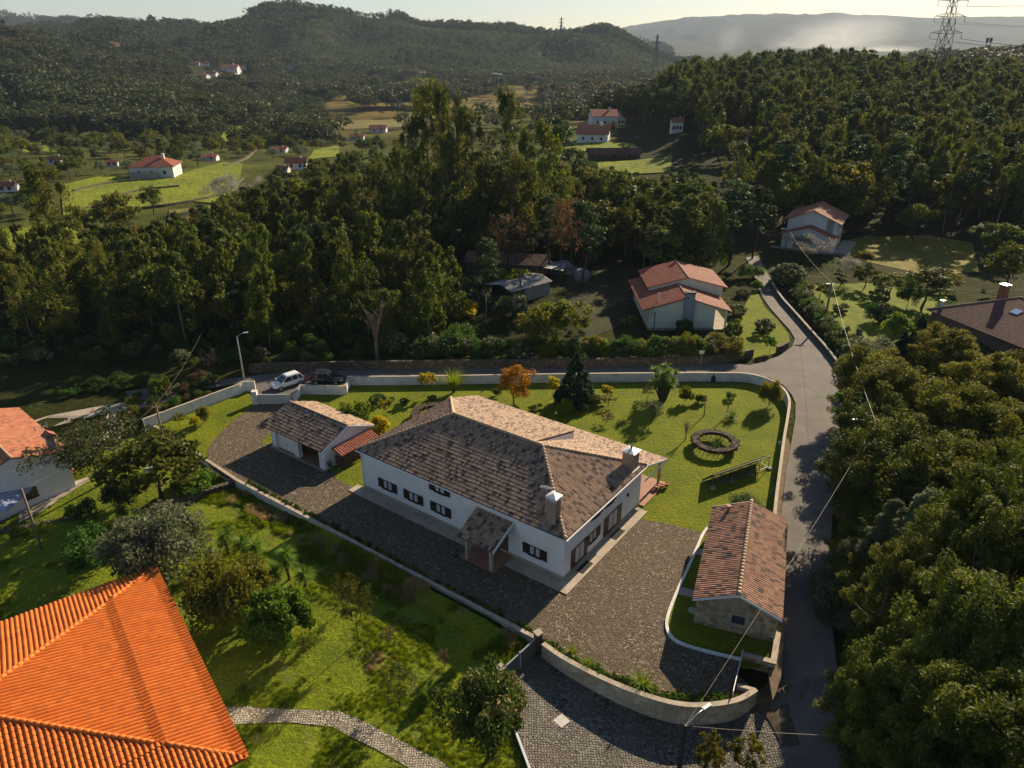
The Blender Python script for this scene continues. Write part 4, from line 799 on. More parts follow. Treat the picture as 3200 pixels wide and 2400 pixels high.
MB().tube([(.9,-.06,.1),(.9,-.06,2.9),(.3,-.06,3.0),(.3,-.06,2.2)],.06,6).build('downpipe',DARKMET,cr_); MB().tube([(1.6,1.5,3.8),(1.6,1.5,5.6)],.12,8).build('flue',METALW,cr_)
window(cr_,(13.202,11,3.5),PI/2,1.2,1.0,None)
wh=empty('two_storey_house',(59.4,159.2,.5),R(-30),'tall white house with two stepped red gables beyond the silver olive tree','house')
WB=mat('cool_white_render',(.62,.62,.62),(.52,.52,.53),.5,.1,.85,spec=.15)
gable_walls(MB(),0,11,0,2.6,2.75,2.76,'x').add([(0,0,2.75),(11,0,2.75),(5.2,0,4.6),(0,2.5,2.75),(11,2.5,2.75),(5.2,2.5,4.6)],[(0,1,2),(5,4,3),(0,2,5,3),(1,4,5,2)]).build('wall',WB,wh)
gable_walls(MB(),.4,10.6,2.2,12.6,5.6,7.9,'y').build('upper_wall',WB,wh)
roof_planes('roof',gable_roof(-.6,11.4,-.6,2.6,2.75,4.8,'y'),TILE_RED,.3,.4,.05,.02,wh,seg=3)
roof_planes('upper_roof',gable_roof(-.5,11.5,1.5,13.2,5.55,8.05,'y'),TILE_OLD,.3,.4,.05,.02,wh,seg=3)
MB().box((8.4,2.16,2.8),(9.9,2.19,6.3)).build('stone_pier',CONC,wh)
for y in (4.5,8): window(wh,(10.61,y,3.8),PI/2,.9,1.3,None)
for y in (4.5,8): window(wh,(10.61,y,1.0),PI/2,.9,1.3,None)
window(wh,(5,2.19,4.0),0,.9,.4,None,0,False); MB().box((2.6,-.03,0),(4.1,-.002,2.3)).build('garage_door',DARKWOOD,wh)
MB().box((-2,-.6,-.5),(13.2,-.05,-.15)).box((11.1,-.6,-.5),(14,13,-.15)).build('terrace',DRIVE,wh)
MB().box((6.9,6.6,7.32),(8.1,7.3,7.46)).build('skylight',mat('skylight_glass',(.75,.78,.8),(.7,.72,.75),1,0,.1,spec=.9),wh)
bh=empty('brown_roof_house',(65.4,109.4,0),R(-73),'low house with dark brown hipped roof, brick chimney and two skylights at the right edge','house')
# local x along eave, +y inward (left-handed flip avoided by using y = normal at +90deg)
roof_planes('roof',[([(0,0,3),(26,0,3),(17.5,9.2,6.5),(7.6,9.2,6.5)],(0,0,3),(26,0,3)),([(26,0,3),(26,18.4,3),(17.5,9.2,6.5)],(26,0,3),(26,18.4,3)),([(0,18.4,3),(0,0,3),(7.6,9.2,6.5)],(0,18.4,3),(0,0,3)),([(26,18.4,3),(0,18.4,3),(7.6,9.2,6.5),(17.5,9.2,6.5)],(26,18.4,3),(0,18.4,3))],TILE_BRN,.3,.4,.06,.02,bh,seg=4)
MB().box((.6,.6,-.2),(25.4,17.8,2.9)).build('wall',mat('brown_stucco',(.16,.115,.09),(.12,.085,.065),1,.1,.9),bh)
ridge_tiles(ridge_tiles(MB(),(0,0,3),(7.6,9.2,6.5),.12,.45),(7.6,9.2,6.5),(17.5,9.2,6.5),.12,.45).build('ridge_tiles',RIDGE,bh,smooth=True)
chim(bh,4.9,8.9,5.0,7.6,1.0,mat('red_brick',(.24,.11,.07),(.17,.075,.05),6,.2,.9))
nr=Vector((0,-.38,1)).normalized()
SKL=mat('skylight_pane',(.35,.45,.6),(.32,.42,.56),1,0,.15,spec=.9)
for x,y in ((9.4,5.4),(12.9,4.4)):
    z=3+y*.3804; o=MB().add([(x,y,z+.16),(x+1.3,y,z+.16),(x+1.3,y+1.1,z+.16+1.1*.38),(x,y+1.1,z+.16+1.1*.38),(x,y,z),(x+1.3,y,z),(x+1.3,y+1.1,z+.42),(x,y+1.1,z+.42)],[(0,1,2,3),(0,4,5,1),(1,5,6,2),(2,6,7,3),(3,7,4,0)]).build('skylight',SKL,bh)
chim(bh,1.2,1.6,3.4,4.6,.4,METALW)
sh=empty('metal_roof_shed',(-.1,120.1,0),R(41),'low block shed with grey corrugated metal roof and a red flue','shed')
SHR=mat('corrugated_sheet',(.30,.32,.35),(.20,.20,.21),1.2,.1,.6,metal=.3,stain=(.22,.13,.09))
rm=MB().slab([(-.3,-.3,2.5),(9.5,-.3,2.5),(9.5,2.6,3.2),(-.3,2.6,3.2)],.05).slab([(9.5,2.602,3.2),(9.5,5.9,2.7),(-1.6,5.9,2.7),(-.3,2.602,3.2)],.05)
for k in range(40):
    x=-.25+k*.245; rm.bar((x,-.3,2.515),(x,2.6,3.215),.05,.04)
rm.build('roof',SHR,sh); MB().box((3.2,.1,-.1),(9.2,5.5,2.45)).build('wall',CONC,sh)
for x in (.1,): MB().box((x,.0,0),(x+.12,.12,2.5)).box((x,5.3,0),(x+.12,5.42,2.6)).build('post',DARKWOOD,sh)
MB().box((.2,5.2,0),(3.2,5.35,2.4)).build('back_wall',DARKWOOD,sh); MB().tube([(2.6,.6,2.6),(2.6,.6,3.9),(2.35,.6,4.1)],.14,8).build('flue',mat('rusty_flue',(.28,.10,.06),(.2,.07,.045),4),sh)
s2=empty('old_barn',(-9,139,0),R(-12),'dark old barn with brown tiled roof half hidden by trees behind the metal shed','barn')
MB().box((0,0,0),(15.5,6,2.6)).build('wall',OLDWALL,s2); roof_planes('roof',gable_roof(-.4,16,-.4,6.4,2.6,4.0,'x'),TILE_BRN,.3,.4,.04,.02,s2,seg=3); 
MB().slab([(15.6,-1,2.5),(19.3,-1,2.1),(19.3,4,2.1),(15.6,4,2.5)],.06).build('lean_to',SHR,s2); MB().box((18.9,-.9,0),(19.05,-.75,2.1)).box((18.9,3.7,0),(19.05,3.85,2.1)).build('lean_to_post',DARKWOOD,s2)
TARP=mat('tarp',(.20,.205,.22),(.12,.12,.13),2,.3,.6)
def heap(u,v,r,h,lb,cyl=False):
    p=G(u,v); m=MB(); n=20; pr=[(1,0),(.93,.3),(.75,.62),(.45,.88),(.12,1.)] if not cyl else [(1,0),(1.02,.4),(.98,.8),(.7,.97),(.2,1.)]
    m.lathe([(r*a,h*b) for a,b in pr],n); rr=random.Random(u)
    m.v=[(x*(1+.12*rr.uniform(-1,1)),y*(1+.12*rr.uniform(-1,1)),z*(1+.08*rr.uniform(-1,1))) for x,y,z in m.v]
    if not cyl: m.lathe([(r*1.7,0.0),(r*1.55,.12),(r*.95,.18)],n)
    o=m.build('covered_heap' if not cyl else 'wrapped_bale',TARP,smooth=True); o.location=(p[0],p[1],p[2]+.02); tag(o,lb,'heap' if not cyl else 'bale')
heap(1760,843,2.2,1.9,'pale tarpaulin thrown over a mound behind the metal shed'); heap(1816,878,1.5,2.1,'upright bale wrapped in grey netting on the grass behind the cream house',True)
# distant houses --------------------------------------------------------------
def far_house(u,v,wpx,hpx,rot,label,roofm,name='village_house',d=.8,wallm=None,ratio=.45,roof='gable',low=False,nwin=3,zoff=0):
    p=G(u,v); Y=p[1]; ppm=F/(Y*math.cos(PT)+(H-p[2])*math.sin(PT)); W_=wpx/ppm; Hh=hpx/ppm; D_=W_*d
    r=empty(name,(p[0],p[1],p[2]+zoff),R(rot),label,'house','white village houses scattered in the valley' if Y>600 else None)
    he=Hh*(1-ratio); wl=MB(); hz0=-W_*.25
    if roof=='hip':
        wl.box((-W_/2,0,hz0),(W_/2,D_,he)); o_=W_*.04
        pl=[([(-W_/2-o_,-o_,he),(W_/2+o_,-o_,he),(W_/2-D_/2,D_/2,Hh),(-W_/2+D_/2,D_/2,Hh)],(-W_/2-o_,-o_,he),(W_/2+o_,-o_,he)),
            ([(W_/2+o_,D_+o_,he),(-W_/2-o_,D_+o_,he),(-W_/2+D_/2,D_/2,Hh),(W_/2-D_/2,D_/2,Hh)],(W_/2+o_,D_+o_,he),(-W_/2-o_,D_+o_,he)),
            ([(W_/2+o_,-o_,he),(W_/2+o_,D_+o_,he),(W_/2-D_/2,D_/2,Hh)],(W_/2+o_,-o_,he),(W_/2+o_,D_+o_,he)),([(-W_/2-o_,D_+o_,he),(-W_/2-o_,-o_,he),(-W_/2+D_/2,D_/2,Hh)],(-W_/2-o_,D_+o_,he),(-W_/2-o_,-o_,he))]
    else:
        gable_walls(wl,-W_/2,W_/2,0,D_,he,Hh*.97,'x' if roof=='gable' else 'y',hz0); o_=W_*.04
        pl=gable_roof(-W_/2-o_,W_/2+o_,-o_,D_+o_,he,Hh,'x' if roof=='gable' else 'y')
    wl.build('wall',wallm or WB,r)
    if Y<420: roof_planes('roof',pl,roofm,.35,.5,.05,.02,r,seg=3)
    else:
        m=MB(); [m.slab(q[0],.25) for q in pl]; m.build('roof',roofm if roofm.name.startswith('far') else mat('far_roof',(.38,.15,.09),(.3,.11,.07),.5),r)
    for i in range(nwin):
        x=-W_/2+W_*(i+.7)/(nwin+.4); q=MB().box((x-.5,-.06,he*.35),(x+.5,-.01,he*.35+1.2)).build('window',DARKMET,r)
    MB().box((W_*.2,D_*.4,Hh*.8),(W_*.2+W_*.06,D_*.4+W_*.06,Hh*1.12)).build('chimney',wallm or WB,r)
    return r
far_house(478,558,128,62,8,'white farmhouse with red hipped roof on the bright green field',TILE_RED,'farmhouse',.75,None,.42,'hip')
o=MB().box((-6.4,-1.2,-.5),(3,-.6,2.6)).build('garden_shed_wall',CONC); p=G(470,560); o.location=p; o.rotation_euler.z=R(8); o.name='block_wall'; tag(o,'grey block wall standing in front of the farmhouse on the green field','wall')
far_house(1850,447,96,52,-12,'white house with brown tiled roof above the small green terraces',TILE_OLD,'farmhouse',.9,None,.5)
far_house(1890,398,80,50,4,'white house with red roof just behind the brown roofed one',TILE_RED,'farmhouse',.9,None,.35)
far_house(1935,392,40,36,20,'small white annex house with red roof at the foot of the wooded hill',TILE_RED,'farmhouse',.9,None,.45,'gabley')
far_house(2300,455,66,46,-18,'white house with stepped red roofs half hidden at the forest edge',TILE_RED,'farmhouse',.9,None,.45)
far_house(1920,500,160,34,2,'long low old farm building with mossy brown roof above the green terrace',TILE_BRN,'farm_building',.25,OLDWALL,.5)
far_house(2115,415,36,44,0,'narrow white house among trees left of the forest edge',TILE_RED,'farmhouse',.7,None,.3)
for u,v,w_,h_,rt_,lb in [(170,515,56,30,-14,'white house with red gable roof near the left edge beyond the olive trees'),(20,600,60,36,10,'white house cut by the left frame edge beside the green field'),(350,520,40,22,20,'low red roofed hut behind the farmhouse'),(925,530,75,40,5,'red roofed house among trees right of the green field'),(880,540,46,24,-5,'small white outbuilding beside the red roofed house'),
   (870,478,56,22,-6,'long grey roofed white shed in the middle of the valley'),(650,502,60,22,4,'long low white building behind the bright green field'),(1180,415,60,26,0,'red roofed white house in the valley left of the tall eucalyptus'),(1115,438,50,22,4,'low brown roofed barn left of the tall eucalyptus')]:
    far_house(u,v,w_*.85,h_*.85,rt_,lb,TILE_RED,'village_house',.7,nwin=2)
vill=[(637,178,36,18),(655,188,26,12),(612,205,20,10),(640,207,22,12),(550,166,14,10),(757,188,30,18),(715,226,48,20),(757,216,18,12),(722,240,22,12),(660,240,28,14),(630,243,30,10),(903,216,36,16),(30,290,10,6),(746,226,12,8)]
vlb=['largest white house at the top of the hillside hamlet','pale low house just below the top white house of the hamlet','small white house at the left edge of the hamlet','small pale house between the left houses of the hamlet','lone tiny white chapel like house on the track left of the hamlet','isolated house to the right above the rest of the hamlet','long white house with the widest red roof in the hamlet','low red roofed house right below the long white hamlet house','small house directly below the long white hamlet house','white house at the lower left of the hamlet','flat white shed at the lowest left corner of the hamlet','white house alone in the trees right of the hamlet','speck of a white hut in the woods at the far left','small orange roofed house right of the long white hamlet house']
for i,(u,v,w_,h_) in enumerate(vill):
    far_house(u,v,w_*1.1,h_*1.15,(i*37)%40-20,vlb[i],TILE_RED,'village_house',.7,nwin=2)['group']='houses of the hillside hamlet'
r=far_house(1315,240,54,14,0,'pale flat roofed building at the end of the wooded spur',TILE_RED,'farm_building',.3,ratio=.1,nwin=4)
p=G(1560,246); ppm=F/(p[1]*math.cos(PT)+(H-p[2])*math.sin(PT)); r=empty('winery',p,R(2),'very long white low building above the ochre vineyards','building')
for k in range(6): 
    wv=30/ppm; MB().box((-95/ppm+k*(wv+.6),0,-4),(-95/ppm+k*(wv+.6)+wv,14,15/ppm-(k%2)*1.2)).build('wing',WB,r)
    for j in range(4): MB().box((-95/ppm+k*(wv+.6)+wv*(j+.3)/4,-.1,2.0),(-95/ppm+k*(wv+.6)+wv*(j+.75)/4,-.02,5.5)).build('window',DARKMET,r)
r=far_house(1680,335,22,8,0,'tiny white building at the foot of the vineyard slope',TILE_RED,'farm_building',.5,ratio=.2,nwin=1)
# ================================================================== CARS
def car(loc,rz,paint,label,glass):
    c=empty('parked_car',loc,rz,label,'car','cars parked in the bay by the lane')
    # x forward; sections (x, halfwidth, z low, z beltline)
    def body():
        prof=[(-2.2,.62,.55,.86),(-2.12,.84,.38,1.0),(-1.4,.9,.3,1.06),(0,.91,.3,1.03),(.9,.91,.3,1.0),(1.3,.9,.32,.96),(1.9,.86,.36,.86),(2.18,.74,.42,.72),(2.24,.6,.5,.62)]
        m=MB(); ring=[]
        for x,hw,z0,z1 in prof:
            pts=[(x,-hw*.9,z0),(x,-hw,z0+.16),(x,-hw,z1-.1),(x,-hw*.9,z1),(x,0,z1+.03),(x,hw*.9,z1),(x,hw,z1-.1),(x,hw,z0+.16),(x,hw*.9,z0)]
            k=len(m.v); m.v+=pts; ring.append(k)
        n=9
        for a,b in zip(ring,ring[1:]):
            for j in range(n): m.f.append([a+j,b+j,b+(j+1)%n,a+(j+1)%n])
        m.f.append([ring[0]+j for j in range(n)]); m.f.append([ring[-1]+j for j in range(n)][::-1]); return m
    bd=body().build('body',paint,c,smooth=True,bevel=0)
    md=bd.modifiers.new('s','SUBSURF'); md.levels=1; md.render_levels=1
    def cab(x0,x1,x2,x3,wb,wt,zb,zt):
        vs=[(x0,-wb,zb),(x3,-wb,zb),(x3,wb,zb),(x0,wb,zb),(x1,-wt,zt),(x2,-wt,zt),(x2,wt,zt),(x1,wt,zt)]
        return MB().add(vs,[(0,3,2,1),(4,5,6,7),(0,1,5,4),(1,2,6,5),(2,3,7,6),(3,0,4,7)])
    cab(-2.05,-1.55,.25,1.15,.84,.68,.98,1.60).build('windows',glass,c,bevel=.04)
    cab(-1.66,-1.5,.12,.34,.72,.64,1.585,1.68).build('roof',paint,c,bevel=.05)
    for s in (-1,1):
        for a,b in (((1.17,.85*s,.99),(.27,.69*s,1.6)),((-2.06,.85*s,1.0),(-1.56,.69*s,1.6)),((-.35,.85*s,1.0),(-.4,.69*s,1.62)),((-1.25,.85*s,1.0),(-1.2,.69*s,1.62))): MB().bar(a,b,.07,.05).build('pillar',paint,c)
    for x in (-1.36,1.36):
        for s in (-1,1):
            t=MB().tube([(x,s*.72,.34),(x,s*.93,.34)],.34,20).build('wheel',RUBBER,c); MB().tube([(x,s*.925,.34),(x,s*.945,.34)],.22,12).build('rim',METAL,t)
    for s in (-1,1):
        MB().add([(2.2,s*.42,.62),(2.08,s*.80,.66),(1.86,s*.87,.76),(1.98,s*.55,.80),(2.02,s*.42,.58)],[(0,1,2,3)] if s>0 else [(3,2,1,0)]).build('headlight',METALW,c)
        MB().box((-2.24,s*.78-.1,.75),(-2.05,s*.78+.1,1.12)).build('tail_light',mat('tail_red',(.35,.02,.02),(.3,.015,.015),2,0,.3),c)
        MB().box((.95,s*.98-.12,1.0),(1.12,s*.98+.12,1.14)).build('mirror',paint,c,bevel=.03)
    MB().box((2.14,-.45,.45),(2.27,.45,.62)).build('grille',DARKMET,c)
    for s in (-1,1): MB().bar((-1.5,s*.6,1.7),(.1,s*.6,1.7),.04).build('roof_rail',METAL,c)
    return c
CG=mat('car_glass',(.02,.025,.03),(.018,.02,.025),1,0,.05,spec=.9)
car((-29.6,87.2,.02),R(223),mat('white_car_paint',(.72,.73,.75),(.70,.71,.73),1,0,.25,spec=.6),'white suv parked diagonally with its nose toward the pale gate',CG)
car((-24.5,88.2,.02),R(-4),mat('black_car_paint',(.012,.012,.014),(.010,.010,.012),1,0,.2,spec=.7),'black suv parked along the lane behind the stepped white wall',CG)
# ================================================================== POLES, LAMPS, WIRES
def lamp(px,z0,ztop,label,armdir,armlen=1.3,m=POLEC,r0=.13,r1=.08,xy=None):
    x,y=xy or P(*px,ztop)[:2]; r=empty('street_lamp',(x,y,z0),0,label,'street lamp'); h=ztop-z0
    MB().tube([(0,0,-.2),(0,0,h)],[r0,r1],10).build('pole',m,r,smooth=True)
    a=Vector((math.cos(armdir),math.sin(armdir),0)); pts=[Vector((0,0,h-.4)),Vector((0,0,h))+a*.15,Vector((0,0,h+.25))+a*armlen*.6,Vector((0,0,h+.35))+a*armlen]
    MB().tube(pts,.035,6).build('arm',METAL,r,smooth=True)
    e=pts[-1]; q=MB().box((-.05,-.11,-.05),(.55,.11,.05)).build('lamp_head',METALW,r,bevel=.03); q.location=e;q.rotation_euler.z=armdir; MB().box((.05,-.08,-.065),(.5,.08,-.052)).build('lens',CURTAIN,q)
    return r,(x,y,ztop)
lA,tA=lamp((738,1060),0,7.0,'slim concrete street lamp behind the white wall corner by the parked white car',R(20),.9,xy=P(766,1205)[:2],r0=.14,r1=.07)
lB,tB=lamp((2141,2268),-1,7.6,'dark street lamp on the driveway at the bottom frame edge',R(35),1.4,m=DARKMET,r0=.17,r1=.13)
lC,tC=lamp((2738,1322),0,8.0,'street lamp whose pale arm pokes out of the trees beside the lane',R(178),1.9)
def pole(base,top,label,m=POLEW,r=.13,z=None,bar_=True):
    g=G(*base); hh=PY(top[0],top[1],g[1])[2]-g[2]; o=empty('utility_pole',g,0,label,'utility pole')
    MB().tube([(0,0,-.2),(0,0,hh)],[r,r*.7],10).build('pole',m,o,smooth=True)
    if bar_: MB().bar((-.5,0,hh-.25),(.5,0,hh-.25),.07).tube([(-.4,0,hh-.2),(-.4,0,hh)],.04,6).tube([(.4,0,hh-.2),(.4,0,hh)],.04,6).build('crossarm',METAL,o)
    return o,(g[0],g[1],g[2]+hh)
_,t1=pole((515,1389),(488,1266),'grey wooden utility pole beside the retaining wall near the small lawn')
_,t2=pole((132,1721),(67,1528),'leaning looking wooden utility pole in front of the old stone wall at left',bar_=False)
pj,t3=pole((2577,1003),(2597,882),'tall wooden utility pole with lamp beside the lane junction hedge',r=.2); MB().box((-.9,-.1,t3[2]-.35),(-.2,.1,t3[2]-.2)).build('lamp_head',METALW,pj)
pw,t4=pole((2452,790),(2457,714),'utility pole with lamp in front of the tall white house',r=.14); MB().box((-1.6,-.12,t4[2]-.1-pw.location.z),(-.3,.12,t4[2]+.02-pw.location.z)).build('lamp_head',METALW,pw)
_,t5=pole((1520,1015),(1520,920),'thin pale pole in the undergrowth left of the metal roofed shed',m=POLEC,r=.07,bar_=False)
def wire(a,b,sag,label,r=.014,m=None):
    a=Vector(a);b=Vector(b); pts=[a.lerp(b,t/24)-Vector((0,0,sag*4*(t/24)*(1-t/24))) for t in range(25)]
    o=MB().tube(pts,r,5).build('overhead_wire',m or CABLE); tag(o,label,'wire'); return o
CABLE=mat('cable',(.10,.09,.075),(.08,.07,.06),2,0,.6); CABLEL=mat('cable_pale',(.17,.145,.105),(.14,.12,.09),2,0,.5)
wire(tB,tC,.5,'cable rising from the bottom street lamp over the cottage roof toward the trees',.010,CABLEL)
wire(tC,t3,.6,'pale cable from the lane junction pole down into the autumn trees',.012,CABLEL)
wire(t3,t4,.8,'pale cable between the junction pole and the tall white house',.012,CABLEL)
wire(t2,t1,.7,'cable crossing the leafy tree between the two wooden poles at left',.018)
wire(t1,(tA[0]-6,tA[1]+4,6.3),.5,'cable from the small lawn pole toward the shaded road',.018)
wire(t2,(-75,20,4),.7,'cable leaving the left wooden pole toward the left frame edge',.018)
wire(t3,(-6,108,5.5),1.4,'dark cable crossing in front of the cream house gable',.016)
wire(tB,(30,27,8),.5,'thin twisted cable from the bottom street lamp across the dark lane',.012,CABLEL)
wire(t3,(95,112,6),1.,'cable from the junction pole across the orchard to the right',.02)
PYL=mat('pylon_steel',(.085,.095,.13),(.07,.08,.11),2,0,.6,metal=.3)
def pylon(x,y,z,hh,name_label,rz=0,arms=((.62,.13),(.77,.15),(.92,.13)),grp=None,thick=.16,base=.085):
    r=empty('electricity_pylon',(x,y,z),rz,name_label,'pylon',grp); t=MB(); B0=hh*base
    def hw(q): return B0*(1-q)**1.0*.85+B0*.14 if q<.55 else B0*(.85*.45)*(1-(q-.55)/.45)*.6+B0*.14+ (B0*.85*.45*.4)*max(0,(1-(q-.55)/.1)) 
    lv=[0,.14,.27,.38,.47,.55,.62,.69,.77,.84,.92,1.0]
    for i in range(len(lv)-1):
        a,b=lv[i],lv[i+1]; wa,wb=hw(a),hw(b)
        for sx,sy in ((-1,-1),(1,-1),(1,1),(-1,1)): t.bar((sx*wa,sy*wa,a*hh),(sx*wb,sy*wb,b*hh),thick*1.3)
        for s in (-1,1):
            t.bar((-wa,s*wa,a*hh),(wb,s*wb,b*hh),thick*.7);t.bar((wa,s*wa,a*hh),(-wb,s*wb,b*hh),thick*.7)
            t.bar((s*wa,-wa,a*hh),(s*wb,wb,b*hh),thick*.7);t.bar((s*wa,wa,a*hh),(s*wb,-wb,b*hh),thick*.7)
            t.bar((-wb,s*wb,b*hh),(wb,s*wb,b*hh),thick*.7)
    t.build('tower',PYL,r); ends=[]
    for q,l in arms:
        m=MB(); w_=hw(q); L_=hh*l; zz=q*hh
        for s in (-1,1):
            for sy in (-1,1): m.bar((s*w_,sy*w_,zz),(s*L_,0,zz+.3),thick); m.bar((s*w_,sy*w_,zz+hh*.025),(s*L_,0,zz+.3),thick*.8)
            for k in range(1,5): f=k/5; xx=s*(w_+(L_-w_)*f); m.bar((xx,-w_*(1-f),zz+.2),(xx,w_*(1-f),zz+.2),thick*.5); m.bar((xx,0,zz+.2),(s*(w_+(L_-w_)*(f-.12)),0,zz+hh*.025*(1-f)),thick*.5)
            m.bar((s*L_,0,zz+.3),(s*L_,0,zz-2.2),.14); ends.append((s*L_,0,zz-2.2))
        m.build('crossarm',PYL,r)
    c,s_=math.cos(rz),math.sin(rz); return r,[(x+e[0]*c-e[1]*s_,y+e[0]*s_+e[1]*c,z+e[2]) for e in ends]
Yp=375; bx=PY(2938,190,Yp)[0]; zb=hz(bx,Yp)
_,en=pylon(bx,Yp,zb,66,'large lattice electricity pylon on the wooded ridge, its top cut by the frame',R(12),[((PY(2960,v,Yp)[2]-zb)/66,l) for v,l in ((105,.128),(53,.122),(3,.118))],thick=.17,base=.055)
tg=[(330,80,62),(345,75,60),(340,80,78),(352,78,76),(345,85,96),(355,85,95)]
for i,(e,t_) in enumerate(zip(en,tg)):
    o=wire(e,t_,14,['lowest left','lowest right','middle left','middle right','upper left','upper right'][i]+' high voltage conductor from the big pylon to the right frame edge',.09 if i<2 else .05,CABLEL if i<2 else CABLE); o.name='power_line'
for u,vt,vb,Y,lb in [(1753,54,112,1850,'small distant pylon on the skyline above the plantation hill'),(2050,108,178,1500,'distant pylon on the end of the hill left of the smoke'),(3192,108,180,880,'pylon at the right frame edge on the far wooded hill')]:
    q=PY(u,vb,Y); zz=hz(q[0],Y); zt=PY(u,vt,Y)[2]; pylon(q[0],Y,zz,zt-zz,lb,R(15),thick=.5 if Y>1000 else .35,grp=None)
q=PY(1583,105,3000); o=MB().tube([(0,0,0),(0,0,55)],[1.2,.5],5).box((-2.5,-.4,44),(2.5,.4,44.8)).build('radio_mast',PYL); o.location=(q[0],3000,hz(q[0],3000)); tag(o,'thin mast on the far skyline left of the small pylon','mast')
for du,lb in ((0,'left one of the twin telecom masts on the right hill'),(11,'right one of the twin telecom masts on the right hill')):
    q=PY(3080+du,150,860); zz=hz(q[0],860); hh=PY(3080,118,860)[2]-zz; r=empty('telecom_mast',(q[0],860,zz),0,lb,'mast','telecom masts on the right hill'); MB().tube([(0,0,0),(0,0,hh)],[.6,.4],6).build('pole',PYL,r); MB().box((-1.3,-.5,hh-4),(-.7,.5,hh)).box((.7,-.5,hh-4),(1.3,.5,hh)).box((-.3,-.6,hh-4.5),(.3,-.2,hh-.5)).build('antenna_panels',PYL,r)
# road sign seen from behind
r=empty('road_sign',P(2188,1146),0,'small rectangular road sign seen from behind at the far edge of the lane','road sign'); MB().tube([(0,0,0),(0,0,2.3)],.03,6).build('post',METAL,r); MB().box((-.35,-.02,1.95),(.35,.02,2.4)).build('sign_plate',METAL,r)
# solar panels on a trestle --------------------------------------------------
s0=Vector((20.3,62.9,0)); s1=Vector((27.2,66.7,0)); sx=(s1-s0); sa=math.atan2(sx.y,sx.x); SL=sx.length
sp=empty('solar_panel_array',(s0.x,s0.y,0.02),sa,'tilted solar panel row on a metal trestle seen from behind on the lawn','solar panel')
SPM=mat('solar_back',(.03,.03,.035),(.02,.02,.025),1,0,.35,spec=.5)
m=MB(); 
for k in range(5): x=k*SL/5; m.slab([(x+.02,0,1.62),(x+SL/5-.02,0,1.62),(x+SL/5-.02,1.4,.2),(x+.02,1.4,.2)],.05)
m.build('panels',SPM,sp); f=MB().bar((0,-.05,1.5),(SL,-.05,1.5),.10).bar((0,.66,.85),(SL,.66,.85),.08).bar((0,1.33,.15),(SL,1.33,.15),.08)
for k in range(7):
    x=k*SL/6; f.bar((x,-.1,.1),(x,-.05,1.5),.05).bar((x,1.3,.0),(x,1.3,.2),.05).bar((x,-.1,.15),(x,1.3,.2),.04)
    if k<6: f.bar((x,-.1,.2),(x+SL/6,-.05,1.45),.035)
f.bar((0,-.1,.2),(SL,-.1,.2),.05); f.build('frame',mat('frame_steel',(.26,.25,.23),(.2,.19,.18),2,0,.5,metal=.4),sp)
for k in (0,2,4,6): MB().lathe([(.28,0),(.3,.12),(.2,.2)],10,(k*SL/6,-.25,0)).build('footing',CONC,sp)
# small garden things
o=MB().box((-.12,-.12,0),(.12,.12,.35)).build('garden_spotlight',METALW); o.location=P(2436,1388); tag(o,'small white light box at the foot of the curved garden wall','garden light')
o=MB().lathe([(.3,0),(.32,.1),(.3,.7),(.12,.85),(.03,1.1)],12).build('wall_urn',mat('blue_plastic',(.02,.06,.10),(.015,.045,.08),3),smooth=True); o.location=P(2228,1192); tag(o,'dark blue pointed bin against the white wall at the far side of the lawn','bin')

for i,(pl_,lb) in enumerate([([(205,690),(300,640),(420,598),(560,585)],'low dry stone terrace edge across the left green field'),([(230,600),(330,575),(440,566)],'low fence line above the left green field'),([(440,655),(560,640),(700,612),(760,560)],'rough hedge bank below the left green field'),([(700,520),(760,505),(800,470)],'low bank beside the upper right corner of the green field')]):
    pts=[G(*p) for p in pl_]; pts=smooth_poly([(p[0],p[1],p[2]) for p in pts],False,2); r=empty('field_wall',(0,0,0),0,lb,'wall'); ribbon(MB(),pts,.6,[p[2]-.5 for p in pts],[p[2]+.75 for p in pts]).build('wall_body',OLDWALL,r)
